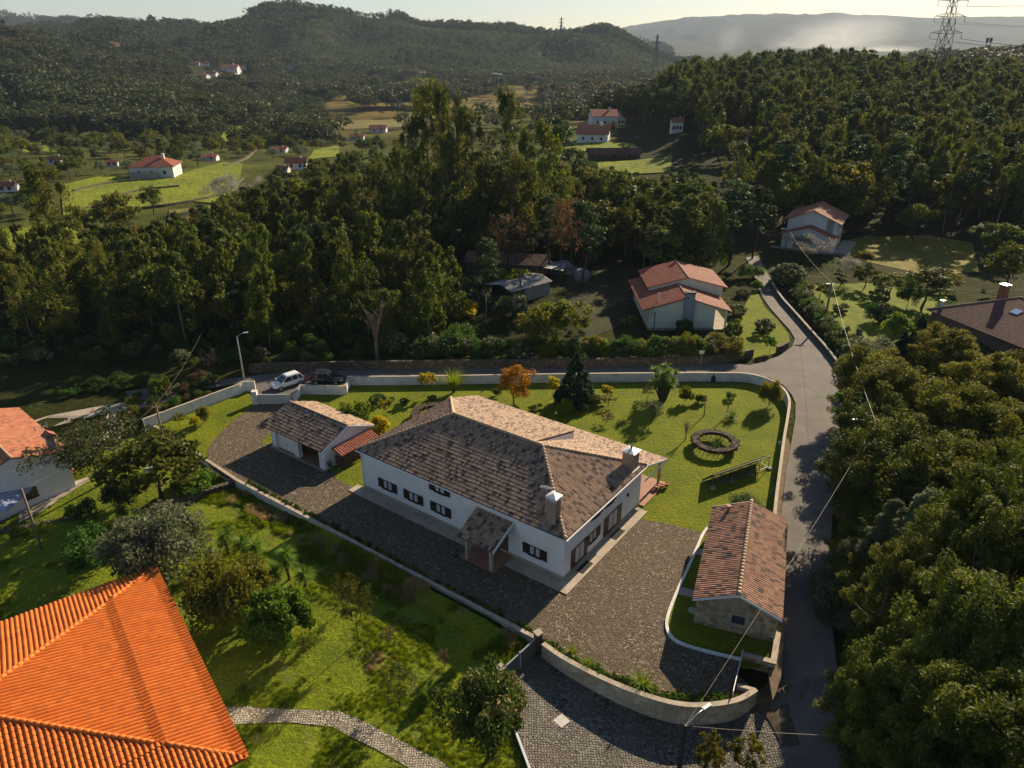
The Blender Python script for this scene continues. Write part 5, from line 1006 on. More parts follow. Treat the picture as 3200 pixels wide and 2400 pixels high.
# ================================================================== VEGETATION
LF=dict(
 euc=leafmat('leaf_eucalyptus',(0.019,0.034,0.007),(0.102,0.132,0.020),(0.177,0.183,0.041),.2,.30,hv=.03),
 eucb=leafmat('leaf_eucalyptus_bright',(.030,.056,.008),(.095,.135,.015),(.19,.20,.035),.2,.32,hv=.02),
 pine=leafmat('leaf_pine',(0.013,0.032,0.011),(0.060,0.104,0.032),None,0,.25,hv=.02),
 oak=leafmat('leaf_oak',(0.017,0.033,0.006),(0.088,0.122,0.018),(0.177,0.173,0.032),.2,.3,hv=.04),
 autumn=leafmat('leaf_autumn',(.040,.058,.010),(.115,.130,.020),(.26,.20,.03),.2,.42,hv=.03),
 rust=leafmat('leaf_rust',(.085,.055,.028),(.14,.095,.045),None,0,.35,hv=.02),
 olive=leafmat('leaf_olive',(.060,.085,.042),(.135,.165,.085),(.24,.26,.16),.2,.3,hv=.02,vv=.2),
 mixed=leafmat('leaf_mixed_autumn',(.045,.065,.012),(.15,.165,.022),(.32,.22,.03),.2,.4,hv=.02,vv=.2),
 silver=leafmat('leaf_silver',(.16,.155,.125),(.30,.29,.24),(.42,.39,.33),.2,.3,hv=.01,vv=.15),
 conif=leafmat('leaf_conifer',(0.010,0.029,0.012),(0.029,0.064,0.025),(0.050,0.094,0.040),.2,.2,hv=.01,vv=.1),
 maple=leafmat('leaf_maple_orange',(.22,.11,.006),(.42,.235,.010),(.55,.36,.02),.2,.22,hv=.01,vv=.08),
 yellow=leafmat('leaf_yellow',(.20,.21,.012),(.38,.37,.025),(.45,.31,.03),.2,.5,hv=.02,vv=.15),
 lime=leafmat('leaf_lime',(.07,.12,.012),(.16,.22,.02),None,0,.35,hv=.02,vv=.15),
 bright=leafmat('leaf_bright_bush',(0.038,0.088,0.010),(0.101,0.187,0.018),(0.168,0.229,0.030),.2,.4,hv=.02,vv=.15),
 bush=leafmat('leaf_bush',(0.016,0.042,0.010),(0.056,0.120,0.020),(0.104,0.156,0.030),.2,.4,hv=.04),
 flower=leafmat('leaf_flowering',(.03,.055,.015),(.085,.11,.035),(.55,.48,.42),.2,.3,hv=.02),
 loquat=leafmat('leaf_loquat',(.025,.05,.012),(.07,.11,.02),(.38,.25,.12),.2,.3,hv=.01,vv=.05),
 yucca=leafmat('leaf_yucca',(.035,.085,.012),(.10,.18,.03),None,0,.35,hv=.01,vv=.1),
 yuccam=leafmat('leaf_yucca_bright',(.05,.11,.012),(.17,.27,.03),None,0,.35,hv=.01,vv=.1),  # lighter leaf green used for the yuccas
 yuccal=leafmat('leaf_spiky_light',(.10,.17,.015),(.26,.34,.03),None,0,.45,hv=.01,vv=.1),
 hedge=leafmat('leaf_trimmed_hedge',(.055,.032,.018),(.11,.065,.035),None,0,.1,hv=.01,vv=.05),
 far=leafmat('leaf_far_forest',(0.016,0.029,0.011),(0.063,0.084,0.028),(0.110,0.122,0.040),.2,.2,hv=.02,vv=.2),
 farb=leafmat('leaf_far_brown',(0.042,0.048,0.018),(0.101,0.099,0.034),None,0,.2,hv=.03,vv=.3),
 plant=leafmat('leaf_plantation',(.045,.07,.026),(.095,.12,.045),None,0,.3,hv=.02),
)
def leaves(rg,cl,n,L,Wd,droop=0.,outw=.6,up=.3,flat=1.):
    """cl: (k,6) clump centre and radii -> rhombic leaves spread through the clumps"""
    k=len(cl); idx=np.repeat(np.arange(k),n); m=len(idx)
    d=rg.normal(size=(m,3)); d/=np.linalg.norm(d,axis=1)[:,None]+1e-9
    rad=(rg.random(m)**.45)[:,None]; c=cl[idx]
    p=c[:,:3]+d*rad*c[:,3:6]
    nn=d*outw+rg.normal(size=(m,3))*.7; nn[:,2]+=up; nn/=np.linalg.norm(nn,axis=1)[:,None]+1e-9
    t=rg.normal(size=(m,3)); t[:,2]-=droop*2.2; t-=nn*(t*nn).sum(1)[:,None]; t/=np.linalg.norm(t,axis=1)[:,None]+1e-9
    b=np.cross(nn,t); s=(.65+.7*rg.random(m))[:,None]
    V=np.stack([p-t*L/2*s,p+b*Wd/2*s,p+t*L/2*s,p-b*Wd/2*s],1).reshape(-1,3)
    ct=rg.random(k)[idx]; tint=np.clip(.42*ct+.5*rg.random(m)+.12*rad[:,0]-.02,0,1)
    return V,np.arange(m*4).reshape(m,4),tint
def clumps(kind,rg,h,w,fine=False):
    out=[]; R_=w/2
    if kind in('round','spread','open'):
        nc={'round':46,'spread':40,'open':30}[kind]*(2 if fine else 1); z0=h*{'round':.30,'spread':.38,'open':.35}[kind]; ch=(h-z0)/2; zc_=z0+ch
        for i in range(nc):
            a=rg.random()*2*PI; q=rg.uniform(-.75,1); r=math.sqrt(max(0,1-q*q)); f=rg.uniform(.5,.95)
            lump=1+.22*math.sin(a*3+nc)+.12*rg.normal()
            cr_=R_*(rg.uniform(.12,.24) if fine else rg.uniform(.18,.32)); out.append((math.cos(a)*r*R_*f*lump,math.sin(a)*r*R_*f*lump,zc_+q*ch*f*(1+.08*rg.normal()),cr_,cr_,cr_*.75))
    elif kind=='euc':     # tall, airy, several domes up the stem
        for i in range(92 if fine else 38):
            q=rg.random()**.8; z=h*(.36+.62*q); r=R_*(.95-.75*abs(q-.35)**1.2)*rg.uniform(.2,1); a=rg.random()*2*PI; cr_=w*(rg.uniform(.045,.10) if fine else rg.uniform(.075,.14))
            out.append((math.cos(a)*r,math.sin(a)*r,z,cr_,cr_,cr_*rg.uniform(1.,2.)))
    elif kind=='col':     # young eucalyptus: dense flame shaped crown
        for i in range(46):
            q=rg.random(); z=h*(.16+.82*q); r=R_*math.sin(PI*min(1,(.12+.88*(1-q)))**.8*.62)*rg.uniform(.35,1.0); a=rg.random()*2*PI; cr_=w*rg.uniform(.10,.17)*(1.15-.5*q)
            out.append((math.cos(a)*r,math.sin(a)*r,z,cr_,cr_,cr_*1.5))
    elif kind=='pine':
        for i in range(34):
            q=rg.random(); z=h*(.42+.55*q); r=R_*(1-.72*q)*rg.uniform(.35,1); a=rg.random()*2*PI; cr_=w*rg.uniform(.10,.17)
            out.append((math.cos(a)*r,math.sin(a)*r,z,cr_,cr_,cr_*.5))
    elif kind=='cone':
        for i in range(110):
            q=rg.random()**1.3; z=h*(.05+.93*q); r=R_*(1-q)**.85*rg.uniform(.55,1); a=rg.random()*2*PI; cr_=w*.12*(1.1-.75*q)
            out.append((math.cos(a)*r,math.sin(a)*r,z,cr_,cr_,cr_*.8))
    elif kind=='bush':
        for i in range(56 if fine else 26):
            a=rg.random()*2*PI; q=rg.uniform(-.2,1); r=math.sqrt(max(0,1-q*q)); f=rg.uniform(.4,.85); cr_=R_*(rg.uniform(.16,.28) if fine else rg.uniform(.24,.38))
            out.append((math.cos(a)*r*R_*f,math.sin(a)*r*R_*f,h*(.36+.48*q*f),cr_,cr_,min(cr_,h*.3)))
    elif kind=='ball':
        for i in range(40):
            a=rg.random()*2*PI; q=rg.uniform(-1,1); r=math.sqrt(1-q*q); out.append((math.cos(a)*r*R_*.78,math.sin(a)*r*R_*.78,h-w/2*.95+q*w/2*.72,R_*.24,R_*.24,R_*.24))
    return np.array(out)
def trunkmb(kind,rg,h,w,cl,rad):
    m=MB(); lean=rg.normal(size=2)*h*.02; top=h*{'round':.55,'spread':.55,'open':.6,'euc':.92,'col':.9,'pine':.93,'cone':.9,'bush':.35,'ball':.6}[kind]
    pts=[(lean[0]*math.sin(t*3)+.02*h*rg.normal()*(t>0)*.5,lean[1]*math.sin(t*2.5)+.02*h*rg.normal()*(t>0)*.5,-.5+t*(top+.5)) for t in (0,.2,.4,.6,.8,1)]
    m.tube(pts,[rad,rad*.85,rad*.7,rad*.55,rad*.38,rad*.15],7)
    sel=cl[rg.permutation(len(cl))[:{'euc':16,'col':8,'pine':16,'cone':0,'bush':6}.get(kind,12)]]
    for c in sel:
        zb=max(h*.12,min(c[2]-.12*h*rg.uniform(.6,1.4),top*.95)) if kind!='bush' else .1; f=(zb+.5)/(top+.5); i=min(4,int(f*5)); g=f*5-i
        b=[pts[i][k]*(1-g)+pts[i+1][k]*g for k in range(3)]; mid=[(b[k]+c[k])/2+(.03*h*rg.normal() if k<2 else -.02*h) for k in range(3)]
        r=rad*.38*(1-.5*f); m.tube([b,mid,tuple(c[:3])],[r,r*.6,r*.2],5,False)
    return m
KIND=dict(
 eucalyptus=dict(s='euc',h=20,w=8.5,n=95,L=.62,W=.22,dr=.7,m='euc',b=BARKP,r=.26),
 young_eucalyptus=dict(s='col',h=12,w=5.2,n=80,L=.50,W=.20,dr=.7,m='euc',b=BARKP,r=.14),
 bright_eucalyptus=dict(s='col',h=12,w=5.0,n=80,L=.50,W=.20,dr=.7,m='eucb',b=BARKP,r=.14),
 pine_tree=dict(s='pine',h=14,w=6.5,n=105,L=.5,W=.16,dr=-.1,m='pine',b=BARKD,r=.18),
 oak_tree=dict(s='round',h=9.5,w=8.5,n=85,L=.42,W=.30,dr=.1,m='oak',b=BARKD,r=.24),
 autumn_tree=dict(s='round',h=8.5,w=7.5,n=75,L=.40,W=.30,dr=.1,m='autumn',b=BARKD,r=.2),
 rust_tree=dict(s='open',h=7,w=6.5,n=85,L=.3,W=.12,dr=.0,m='rust',b=BARKD,r=.15),
 olive_tree=dict(s='round',h=5.5,w=5.5,n=85,L=.26,W=.12,dr=.1,m='olive',b=BARKD,r=.2),
 silver_tree=dict(s='spread',h=6.5,w=9.0,n=120,L=.26,W=.12,dr=.1,m='silver',b=BARKD,r=.2),
 shrub=dict(s='bush',h=2.2,w=2.8,n=60,L=.22,W=.13,dr=.1,m='bush',b=BARKD,r=.05),
 flowering_shrub=dict(s='bush',h=2.4,w=2.8,n=75,L=.20,W=.14,dr=.1,m='flower',b=BARKD,r=.06),
 yellow_shrub=dict(s='bush',h=2.0,w=2.0,n=45,L=.2,W=.14,dr=.2,m='yellow',b=BARKD,r=.05),
 lime_shrub=dict(s='bush',h=2.0,w=2.2,n=70,L=.2,W=.12,dr=.1,m='lime',b=BARKD,r=.05),
 silver_shrub=dict(s='bush',fine=True,h=4.,w=5.4,n=260,L=.17,W=.09,dr=.1,m='olive',b=BARKD,r=.12),
)
def big(k,f=2.2,s=.6,**kw):
    d=dict(KIND[k]); d['n']=int(d['n']*f); d['L']*=s; d['W']*=s; d.update(kw); return d
KIND['big_eucalyptus']=big('eucalyptus',3.2,.46,m='eucb',fine=True)
KIND['big_eucalyptus_dark']=big('eucalyptus',3.2,.46,m='euc',fine=True)
KIND['big_oak']=big('oak_tree',3.6,.42,fine=True); KIND['big_autumn_tree']=big('autumn_tree',3.8,.42,fine=True); KIND['big_conifer']=dict(s='cone',h=9,w=5,n=380,L=.30,W=.10,dr=.5,m='conif',b=BARKD,r=.15)
KIND['garden_spruce']=dict(s='cone',h=7.5,w=5,n=420,L=.30,W=.11,dr=.5,m='conif',b=BARKD,r=.15)
KIND['cedar']=dict(s='cone',h=12,w=9,n=420,L=.34,W=.12,dr=.3,m='olive',b=BARKD,r=.2)
KIND['orange_maple']=dict(s='round',h=4.6,w=4.6,n=130,L=.17,W=.14,dr=.1,m='maple',b=BARKD,r=.1)
KIND['loquat_tree']=dict(s='round',h=4.6,w=4.8,n=190,L=.24,W=.10,dr=.0,m='loquat',b=BARKD,r=.12)
KIND['magnolia_tree']=dict(s='spread',h=5.5,w=6.5,n=110,L=.22,W=.12,dr=.1,m='flower',b=BARKD,r=.14)
KIND['sapling']=dict(s='open',h=2.4,w=1.6,n=60,L=.14,W=.10,dr=.2,m='yellow',b=BARKD,r=.03)
KIND['green_sapling']=dict(s='open',h=3.2,w=2.6,n=75,L=.15,W=.10,dr=.2,m='autumn',b=BARKD,r=.05)
KIND['leafy_shrub']=big('shrub',2.6,.6); KIND['autumn_shrub']=big('shrub',3.2,.75,m='mixed',h=3.2,w=4.4,fine=True)
KIND['bright_shrub']=big('shrub',3.,.65,m='bright',h=2.2,w=2.6,fine=True); KIND['fruit_tree']=dict(s='open',h=3.2,w=3.4,n=60,L=.13,W=.08,dr=.2,m='oak',b=BARKD,r=.06); KIND['topiary_ball']=dict(s='ball',h=1.7,w=1.6,n=70,L=.12,W=.08,dr=0,m='bush',b=BARKD,r=.06)
KIND['flowering_ball']=dict(s='ball',h=2.0,w=2.2,n=80,L=.14,W=.10,dr=0,m='flower',b=BARKD,r=.07)
KIND['citrus_tree']=dict(s='round',h=3.6,w=3.8,n=120,L=.17,W=.10,dr=0,m='bush',b=BARKD,r=.08)
PROTO={}; SEED=[100]
def tree_mesh(kind,var):
    key=(kind,var)
    if key in PROTO: return PROTO[key]
    k=KIND[kind]; rg=np.random.default_rng(hash(kind)%1 + sum(map(ord,kind))*7+var*131); cl=clumps(k['s'],rg,k['h'],k['w'],k.get('fine',False))
    V,Fq,t=leaves(rg,cl,k['n'],k['L'],k['W'],k['dr']); V[:,2]=np.maximum(V[:,2],.03)
    cr_=npmesh('crown',V,Fq,LF[k['m']],t,link=False).data
    tm=trunkmb(k['s'],rg,k['h'],k['w'],cl,k['r']); me=bpy.data.meshes.new('trunk'); me.from_pydata(tm.v,[],tm.f); me.materials.append(k['b']); me.polygons.foreach_set('use_smooth',[True]*len(me.polygons))
    PROTO[key]=(cr_,me,k,(V,Fq,t),tm); return PROTO[key]
ABST={'shrub':1}
def plant(kind,loc,hh,label,cat='tree',group=None,name=None,ww=1.,rz=None,var=None,tilt=None):
    var=rng.integers(0,3) if var is None else var
    cm,tm,k,_,_=tree_mesh(kind,int(var)); s=hh/k['h']
    nm=name or kind.replace('big_','').replace('_dark','')
    r=empty(nm,loc,rng.random()*6.28 if rz is None else rz,label,cat,group); r.scale=(s*ww,s*ww,s)
    for n_,me in (('trunk',tm),('crown',cm)):
        if n_=='trunk' and cat=='shrub' and k['s']=='bush': n_='stem'
        o=bpy.data.objects.new('foliage' if (n_=='crown' and cat=='shrub') else n_,me); COL.objects.link(o); o.parent=r
    return r
def T(kind,u,vb,vt,label,cat='tree',wpx=None,group=None,name=None,var=None):
    """plant by photo pixels of its foot and its top"""
    g=G(u,vb); top=PY(u,vt,g[1])[2]-g[2]
    k=KIND[kind]; hh=max(.4,top*.97); ppm=F/(g[1]*math.cos(PT)+(H-g[2]-hh/2)*math.sin(PT)); ww=(wpx/ppm)/(k['w']*hh/k['h']) if wpx else 1
    ww*=1.14
    return plant(kind,(g[0],g[1],g[2]),hh,label,cat,group,name,ww,var=var)
def TT(kind,u,vt,hh,label,cat='tree',ww=1.,group=None,name=None,var=None):
    u=u+(55 if u<2760 else 25)
    p=P(u,vt,hh); return plant(kind,(p[0],p[1],hz(p[0],p[1])-.1),hh,label,cat,group,name,ww,var=var)
def T2(kind,u,vt,Y,label,cat='tree',ww=1.,group=None,name=None,var=None):
    q=PY(u,vt,Y); z=hz(q[0],Y); return plant(kind,(q[0],Y,z),q[2]-z,label,cat,group,name,ww,var=var)
# rosette plants --------------------------------------------------------------
def rosette(rg,c,n,L,Wd,up=.5,droop=.5,seg=3):
    V=[];Fs=[]
    for i in range(n):
        a=rg.random()*2*PI; e=math.asin(min(1,max(-.3,up+(1-up)*rg.uniform(-1,1)*.9))); l=L*rg.uniform(.7,1.1)
        d=np.array([math.cos(a)*math.cos(e),math.sin(a)*math.cos(e),math.sin(e)]); s=np.array([-math.sin(a),math.cos(a),0]); k=len(V)
        for j in range(seg+1):
            f=j/seg; p=np.array(c)+d*l*f+np.array([0,0,-droop*l*f*f*.6]); w_=Wd*(1-f**1.5)*.5+.004; V+=[p-s*w_,p+s*w_]
        for j in range(seg): Fs.append((k+2*j,k+2*j+1,k+2*j+3,k+2*j+2))
    return V,Fs
def spiky(loc,hh,heads,Lf,label,m='yucca',n=70,Wd=.06,up=.35,droop=.35,stem=True,name='yucca',cat='plant',group=None,seed=1):
    rg=np.random.default_rng(seed); r=empty(name,loc,rg.random()*6,label,cat,group); V=[];Fs=[]; st=MB()
    for (x,y,z) in heads:
        v,f=rosette(rg,(x,y,z),n,Lf,Wd,up,droop); k=len(V); V+=v; Fs+=[tuple(i+k for i in q) for q in f]
        if stem: st.tube([(x*.2,y*.2,-.1),(x*.6,y*.6,z*.5),(x,y,z)],[.12,.1,.08],7)
    if stem: st.build('trunk',BARKD,r)
    npmesh('foliage',np.array(V),np.array(Fs),LF[m],rg.random(len(Fs)),parent=r); return r
def bare(loc,hh,label,m=BARKP,name='bare_tree',n=26,spread=.35,seed=3):
    rg=np.random.default_rng(seed); r=MB(); r.tube([(0,0,-.1),(0,0,hh*.35)],[hh*.03,hh*.02],6)
    for i in range(n):
        a=rg.random()*6.28; e=rg.uniform(.3,1); z=hh*rg.uniform(.28,.4); L=hh*rg.uniform(.4,.68); p0=(0,0,z); p1=(math.cos(a)*L*spread*e*.5,math.sin(a)*L*spread*e*.5,z+L*.5); p2=(math.cos(a)*L*spread*e*1.3,math.sin(a)*L*spread*e*1.3,z+L*.95)
        r.tube([p0,p1,p2],[hh*.008,hh*.005,hh*.002],4,False)
        for j in range(3): f=rg.uniform(.4,.9); q=[p1[k]*(1-f)+p2[k]*f for k in range(3)]; b=rg.normal(size=3)*.08*hh; b[2]=abs(b[2])+.03*hh; r.tube([q,(q[0]+b[0],q[1]+b[1],q[2]+b[2])],[hh*.004,hh*.0015],3,False)
    o=r.build(name,m); o.location=loc; tag(o,label,'tree'); return o
# ---- garden of the main house
T('orange_maple',1607,1262,1146,'round tree with bright orange autumn leaves in front of the white wall',wpx=122,name='maple_tree')
T('garden_spruce',1797,1262,1098,'dark pointed conifer between the orange maple and the yucca on the lawn',wpx=112,name='conifer')
g=G(1418,1226); spiky(g,3.6,[(0,0,.5),(.25,.1,.8),(-.25,.05,.8),(0,-.2,1.0)],3.2,'upright spray of yellow green blades against the white wall left of the orange tree','yuccal',55,.09,.80,.35,name='flax_plant')
g=G(2072,1252); hd=[]; rr_=random.Random(4)
for i in range(34): a=rr_.random()*6.28; q=rr_.uniform(.2,1.9); hd.append((math.cos(a)*q,math.sin(a)*q*.8,3.2+rr_.uniform(-1.2,1.7)*(1.1-q*.3)))
spiky(g,5.5,hd,.95,'large many headed yucca near the far wall of the lawn','yuccam',60,.11,.25,.4,name='yucca_tree',seed=5)
T('sapling',1333,1232,1160,'thin sapling with sparse orange leaves by the white wall, left of the flax',wpx=48,name='young_tree')
T('sapling',1730,1242,1172,'small amber sapling in a mulched ring left of the dark conifer',wpx=44,name='young_tree')
T('lime_shrub',1768,1300,1240,'bright yellow green little tree in front of the dark conifer','tree',wpx=54,name='young_tree')
T('sapling',1898,1245,1202,'golden leaved sapling right of the dark conifer',wpx=40,name='young_tree')
T('autumn_shrub',2142,1258,1196,'airy olive green young tree right of the yucca',wpx=48,name='young_tree')
T('autumn_shrub',2402,1268,1162,'bushy young tree beside the curve of the white wall',wpx=64,name='young_tree',var=1)
T('olive_tree',2038,1320,1248,'small grey green olive tree in the shadow below the yucca',wpx=56)
T('rust_tree',1895,1322,1290,'low dark reddish bush alone on the sunny lawn','shrub',wpx=46,name='red_shrub')
for i,(u,vb,vt,w_,k,lb) in enumerate([(1850,1262,1222,64,'leafy_shrub','mixed shrub right beside the dark conifer'),(1900,1268,1235,44,'rust_tree','purple brown shrub right of the mixed one by the conifer'),(2025,1245,1205,46,'rust_tree','rusty shrub at the left foot of the yucca'),(2188,1258,1226,36,'bright_shrub','small bright shrub on a stone bed right of the yucca'),(2282,1246,1220,34,'leafy_shrub','low grey green shrub near the far wall shade line'),(1350,1248,1232,30,'leafy_shrub','small dark shrub on the lawn left of the flax'),(1553,1238,1205,30,'leafy_shrub','dark little shrub left of the orange maple'),(1610,1290,1262,40,'autumn_shrub','low yellowing shrub at the foot of the orange maple'),
   (1180,1262,1232,52,'topiary_ball','clipped cloud topiary on the lawn behind the garage'),(1225,1255,1240,18,'topiary_ball','small clipped ball near the cloud topiary'),(1262,1262,1243,24,'topiary_ball','small dark clipped tree right of the cloud topiary'),(2330,1600,1545,110,'leafy_shrub','low spreading green shrub behind the cottage ridge')]):
    T(k,u,vb,vt,lb,'shrub',wpx=w_,name='garden_shrub')
T('lime_shrub',1108,1335,1222,'feathery pale green shrub behind the garage roof','shrub',wpx=92,name='feathery_shrub')
T('yellow_shrub',1188,1365,1282,'amber and green shrub between garage and house roof','shrub',wpx=84,name='amber_shrub'); T('green_sapling',1205,1310,1240,'slim green young tree behind the amber shrub',wpx=40,name='young_tree')
g=G(2285,1312); spiky(g,1.5,[(0,0,.35)],1.35,'dark cycad with arching fronds on the lawn','yucca',90,.10,.35,.45,name='cycad',seed=9)
g=G(2262,1338); pass
bare(G(2142,1374),2.4,'leafless pale little tree on the lawn left of the ring hedge')
bare(G(2272,1300),2.3,'spindly bare sapling near the cycad',seed=8,n=8,spread=.2); bare(G(2200,1300),2.8,'very thin bare sapling between the yucca and the cycad',seed=18,n=7,spread=.25)
T('sapling',616,1345,1298,'small yellow sapling on the little lawn by the long white wall',wpx=34,name='young_tree')
T('autumn_shrub',640,1322,1258,'round shrub with yellow edge on the little lawn','shrub',wpx=46,name='garden_shrub'); T('green_sapling',565,1332,1290,'faint green sapling left of the yellow one on the little lawn',wpx=34,name='young_tree')
def ring_hedge(u,v,zt,ro,ri,label,seed,plants=True):
    c=P(u,v,zt); r=empty('ring_hedge',(c[0],c[1],0),0,label,'hedge'); rg=np.random.default_rng(seed); cl=[]
    for i in range(110): a=rg.random()*6.28; q=rg.uniform(ri,ro); cl.append((math.cos(a)*q,math.sin(a)*q,zt-.22,.28,.28,.2))
    V,Fq,t=leaves(rg,np.array(cl),130,.12,.07,0,.5,.5); V[:,2]=np.minimum(V[:,2],zt+.02*rg.random(len(V))); npmesh('foliage',V,Fq,LF['hedge'],t,parent=r)
    n=40; vs=[];fs=[]
    for i in range(n):
        a=i/n*2*PI
        for q,z in ((ri+.06,zt-.42),(ro-.06,zt-.42),(ro-.06,zt-.07),(ri+.06,zt-.07)): vs.append((math.cos(a)*q,math.sin(a)*q,z))
    for i in range(n):
        for j in range(4): fs.append((i*4+j,i*4+(j+1)%4,((i+1)%n)*4+(j+1)%4,((i+1)%n)*4+j))
    MB().add(vs,fs).build('branch_mass',BARKD,r); m=MB()
    for i in range(26): a=i/26*6.28+.1*rg.random(); q=(ri+ro)/2; m.tube([(math.cos(a)*q,math.sin(a)*q,-.05),(math.cos(a+.05)*q,math.sin(a+.05)*q,zt-.4)],.035,5)
    m.build('stem',BARKD,r)
ring_hedge(2235,1373,1.05,2.6,1.75,'brown clipped ring hedge around spiky plants on the open lawn',3)
ring_hedge(1352,1286,1.05,2.7,1.7,'brown clipped ring hedge partly hidden behind the house roof',6)
g=G(2243,1395); spiky(g,1.2,[(0,0,.15),(.5,.2,.12),(-.5,.1,.12)],1.1,'spiky green plant inside the ring hedge','yucca',55,.07,.5,.3,False,'agave',seed=12)
for i,(u,v) in enumerate([(2010,2145),(1785,2040),(1840,2085)]):
    g=P(u,v,.03); spiky((g[0],g[1],g[2]),1.,[(0,0,.1),(.25,.1,.1)],.0+1.5 if i==0 else .9,['tall grassy clump behind the curved wall','small grass clump by the gatepost inside the yard','low weeds behind the curved wall halfway along'][i],'yuccal',60,.03,.7,.4,False,'grass_clump',seed=20+i)
# ---- lower left plot
T('silver_shrub',520,1830,1540,'very large silvery green bush above the orange roof','shrub',wpx=330,name='silver_bush',var=0)
T('autumn_shrub',725,1935,1700,'tall shrub with amber and green leaves between silver bush and bright bush','shrub',wpx=260,name='amber_bush',var=1)
T('bright_shrub',880,2000,1812,'dense bright green bush at the lawn edge near the orange roof','shrub',wpx=215,name='green_bush',var=0)
T('leafy_shrub',285,1775,1635,'dark bush with yellow top left of the silver bush','shrub',wpx=170,name='dark_bush')
for i,(u,v,hh,lb) in enumerate([(905,1815,3.5,'tallest yucca with a thick double head right of the silver bush'),(860,1830,2.1,'small yucca just left of the tallest one'),(955,1835,2.1,'small yucca just right of the tallest one'),(715,1735,2.8,'yucca at the left end of the row behind the amber bush'),(765,1745,2.5,'yucca in the middle of the row behind the amber bush'),(805,1755,2.3,'yucca at the right end of the row behind the amber bush'),(385,1625,1.6,'yucca half hidden at the left edge of the silver bush')]):
    g=G(u,v); spiky(g,hh,[(0,0,hh-.5),(.1,.1,hh-1.0),(-.1,0,hh-1.5)] if hh>3 else [(0,0,hh-.6),(.1,0,hh-1.)],1.15,lb,'yuccam',110,.085,.3,.4,name='yucca',seed=30+i)
T('fruit_tree',1122,2005,1828,'sparse small fruit tree with twiggy crown in the sloping grass',wpx=120,name='fruit_tree'); T('fruit_tree',1248,2210,2095,'leafy young fruit tree casting a long shadow over the stone path',wpx=130,name='fruit_tree',var=2)
T('fruit_tree',1085,1900,1790,'thin yellowing fruit tree nearer the retaining wall',wpx=90,name='fruit_tree',var=1)
T('bright_shrub',1325,2205,2155,'small round dark green bush on the grass near the loquat','shrub',wpx=36,name='green_bush'); T('rust_tree',1215,2010,1965,'dry brownish bush in the grass right of the twiggy fruit tree','shrub',wpx=50,name='dry_bush')
T('rust_tree',1390,2090,2030,'dark stump like bush in the house shadow tip','shrub',wpx=44,name='dry_bush')
T('loquat_tree',1515,2385,2110,'round evergreen tree with pale flower clusters beside the driveway gate',wpx=250,var=1); 
T('magnolia_tree',310,1520,1310,'broad glossy leaved tree with pale buds in front of the white villa',wpx=260)
T('autumn_tree',500,1560,1375,'spreading maple turning yellow and orange in the villa garden',wpx=270,name='maple_tree'); T('citrus_tree',415,1600,1480,'round dark orange tree beside the mossy wall',wpx=95,name='orange_tree')
T('flowering_shrub',365,1590,1490,'shrub with red flowers near the villa path','shrub',wpx=80,name='flowering_bush'); T('bright_shrub',610,1530,1460,'bright green bush at the foot of the retaining wall','shrub',wpx=130,name='green_bush')
T('shrub',260,1610,1555,'low green bushes along the villa garden wall','shrub',wpx=90,name='green_bush'); T('autumn_shrub',510,1392,1335,'mixed shrub by the wooden pole outside the retaining wall','shrub',wpx=90,name='garden_shrub')
T('lime_shrub',60,1690,1640,'yellow green bush under the stone wall at the left edge','shrub',wpx=60,name='green_bush')
o=MB().box((-.5,-.04,1.0),(.5,.04,1.5)).tube([(0,0,0),(0,0,1.1)],.03,6).build('clothes_dryer',WHITE); o.location=G(470,1500); o.rotation_euler=(0,0,R(30)); tag(o,'small white folding rack on the villa lawn','rack')
T('green_sapling',2200,2470,2290,'young tree with rusty leaves at the bottom edge right of the street lamp',wpx=90,name='young_tree'); T('green_sapling',2322,2450,2300,'young yellow green tree at the bottom edge beside the dark lane','tree',wpx=90,name='young_tree')
# rockery left of the lane ----------------------------------------------------
rg=np.random.default_rng(5)
for i in range(34):
    u=rg.uniform(330,690); v=1180+ (690-u)*.28+rg.uniform(-12,55)
    if 340<u<400 and v>1262: continue
    g=G(u,v); k=['leafy_shrub','shrub','flowering_shrub','rust_tree','autumn_shrub'][i%5]
    plant(k,g,rg.uniform(.8,1.7),'low '+['dark leafy','green','pale flowered','purple brown','yellowing'][i%5]+' rockery shrub '+(['at the lower end of the white wall','along the middle of the white wall','below the clipped brown tree','near the lane end of the white wall'][sum(u>b for b in (430,520,610))])+(' wallside' if i%2 else ' driveside'),'shrub','rockery shrubs by the pale drive',name='rockery_shrub')
for i in range(14):
    u=rg.uniform(200,700);v=1205+(700-u)*.09-rg.uniform(5,30); g=G(u,v-5)
    plant('leafy_shrub',g,rg.uniform(1.,2.2),'dark garden shrub on the far side of the pale drive, '+['opposite the villa roof','opposite the garden path','opposite the rockery','toward the lane'][sum(u>b for b in (320,440,570))],'shrub','shrubs on the shaded side of the pale drive',name='garden_shrub')
T('rust_tree',625,1205,1158,'round rust brown clipped tree beside the lane left of the street lamp',wpx=62,name='brown_tree'); bare(G(672,1212),5.2,'dark leafless tree beside the lane near the street lamp',BARKD,seed=41)
T('shrub',505,1240,1160,'twiggy purple grey shrub where the pale drive meets the lane','shrub',wpx=66,name='grey_shrub')
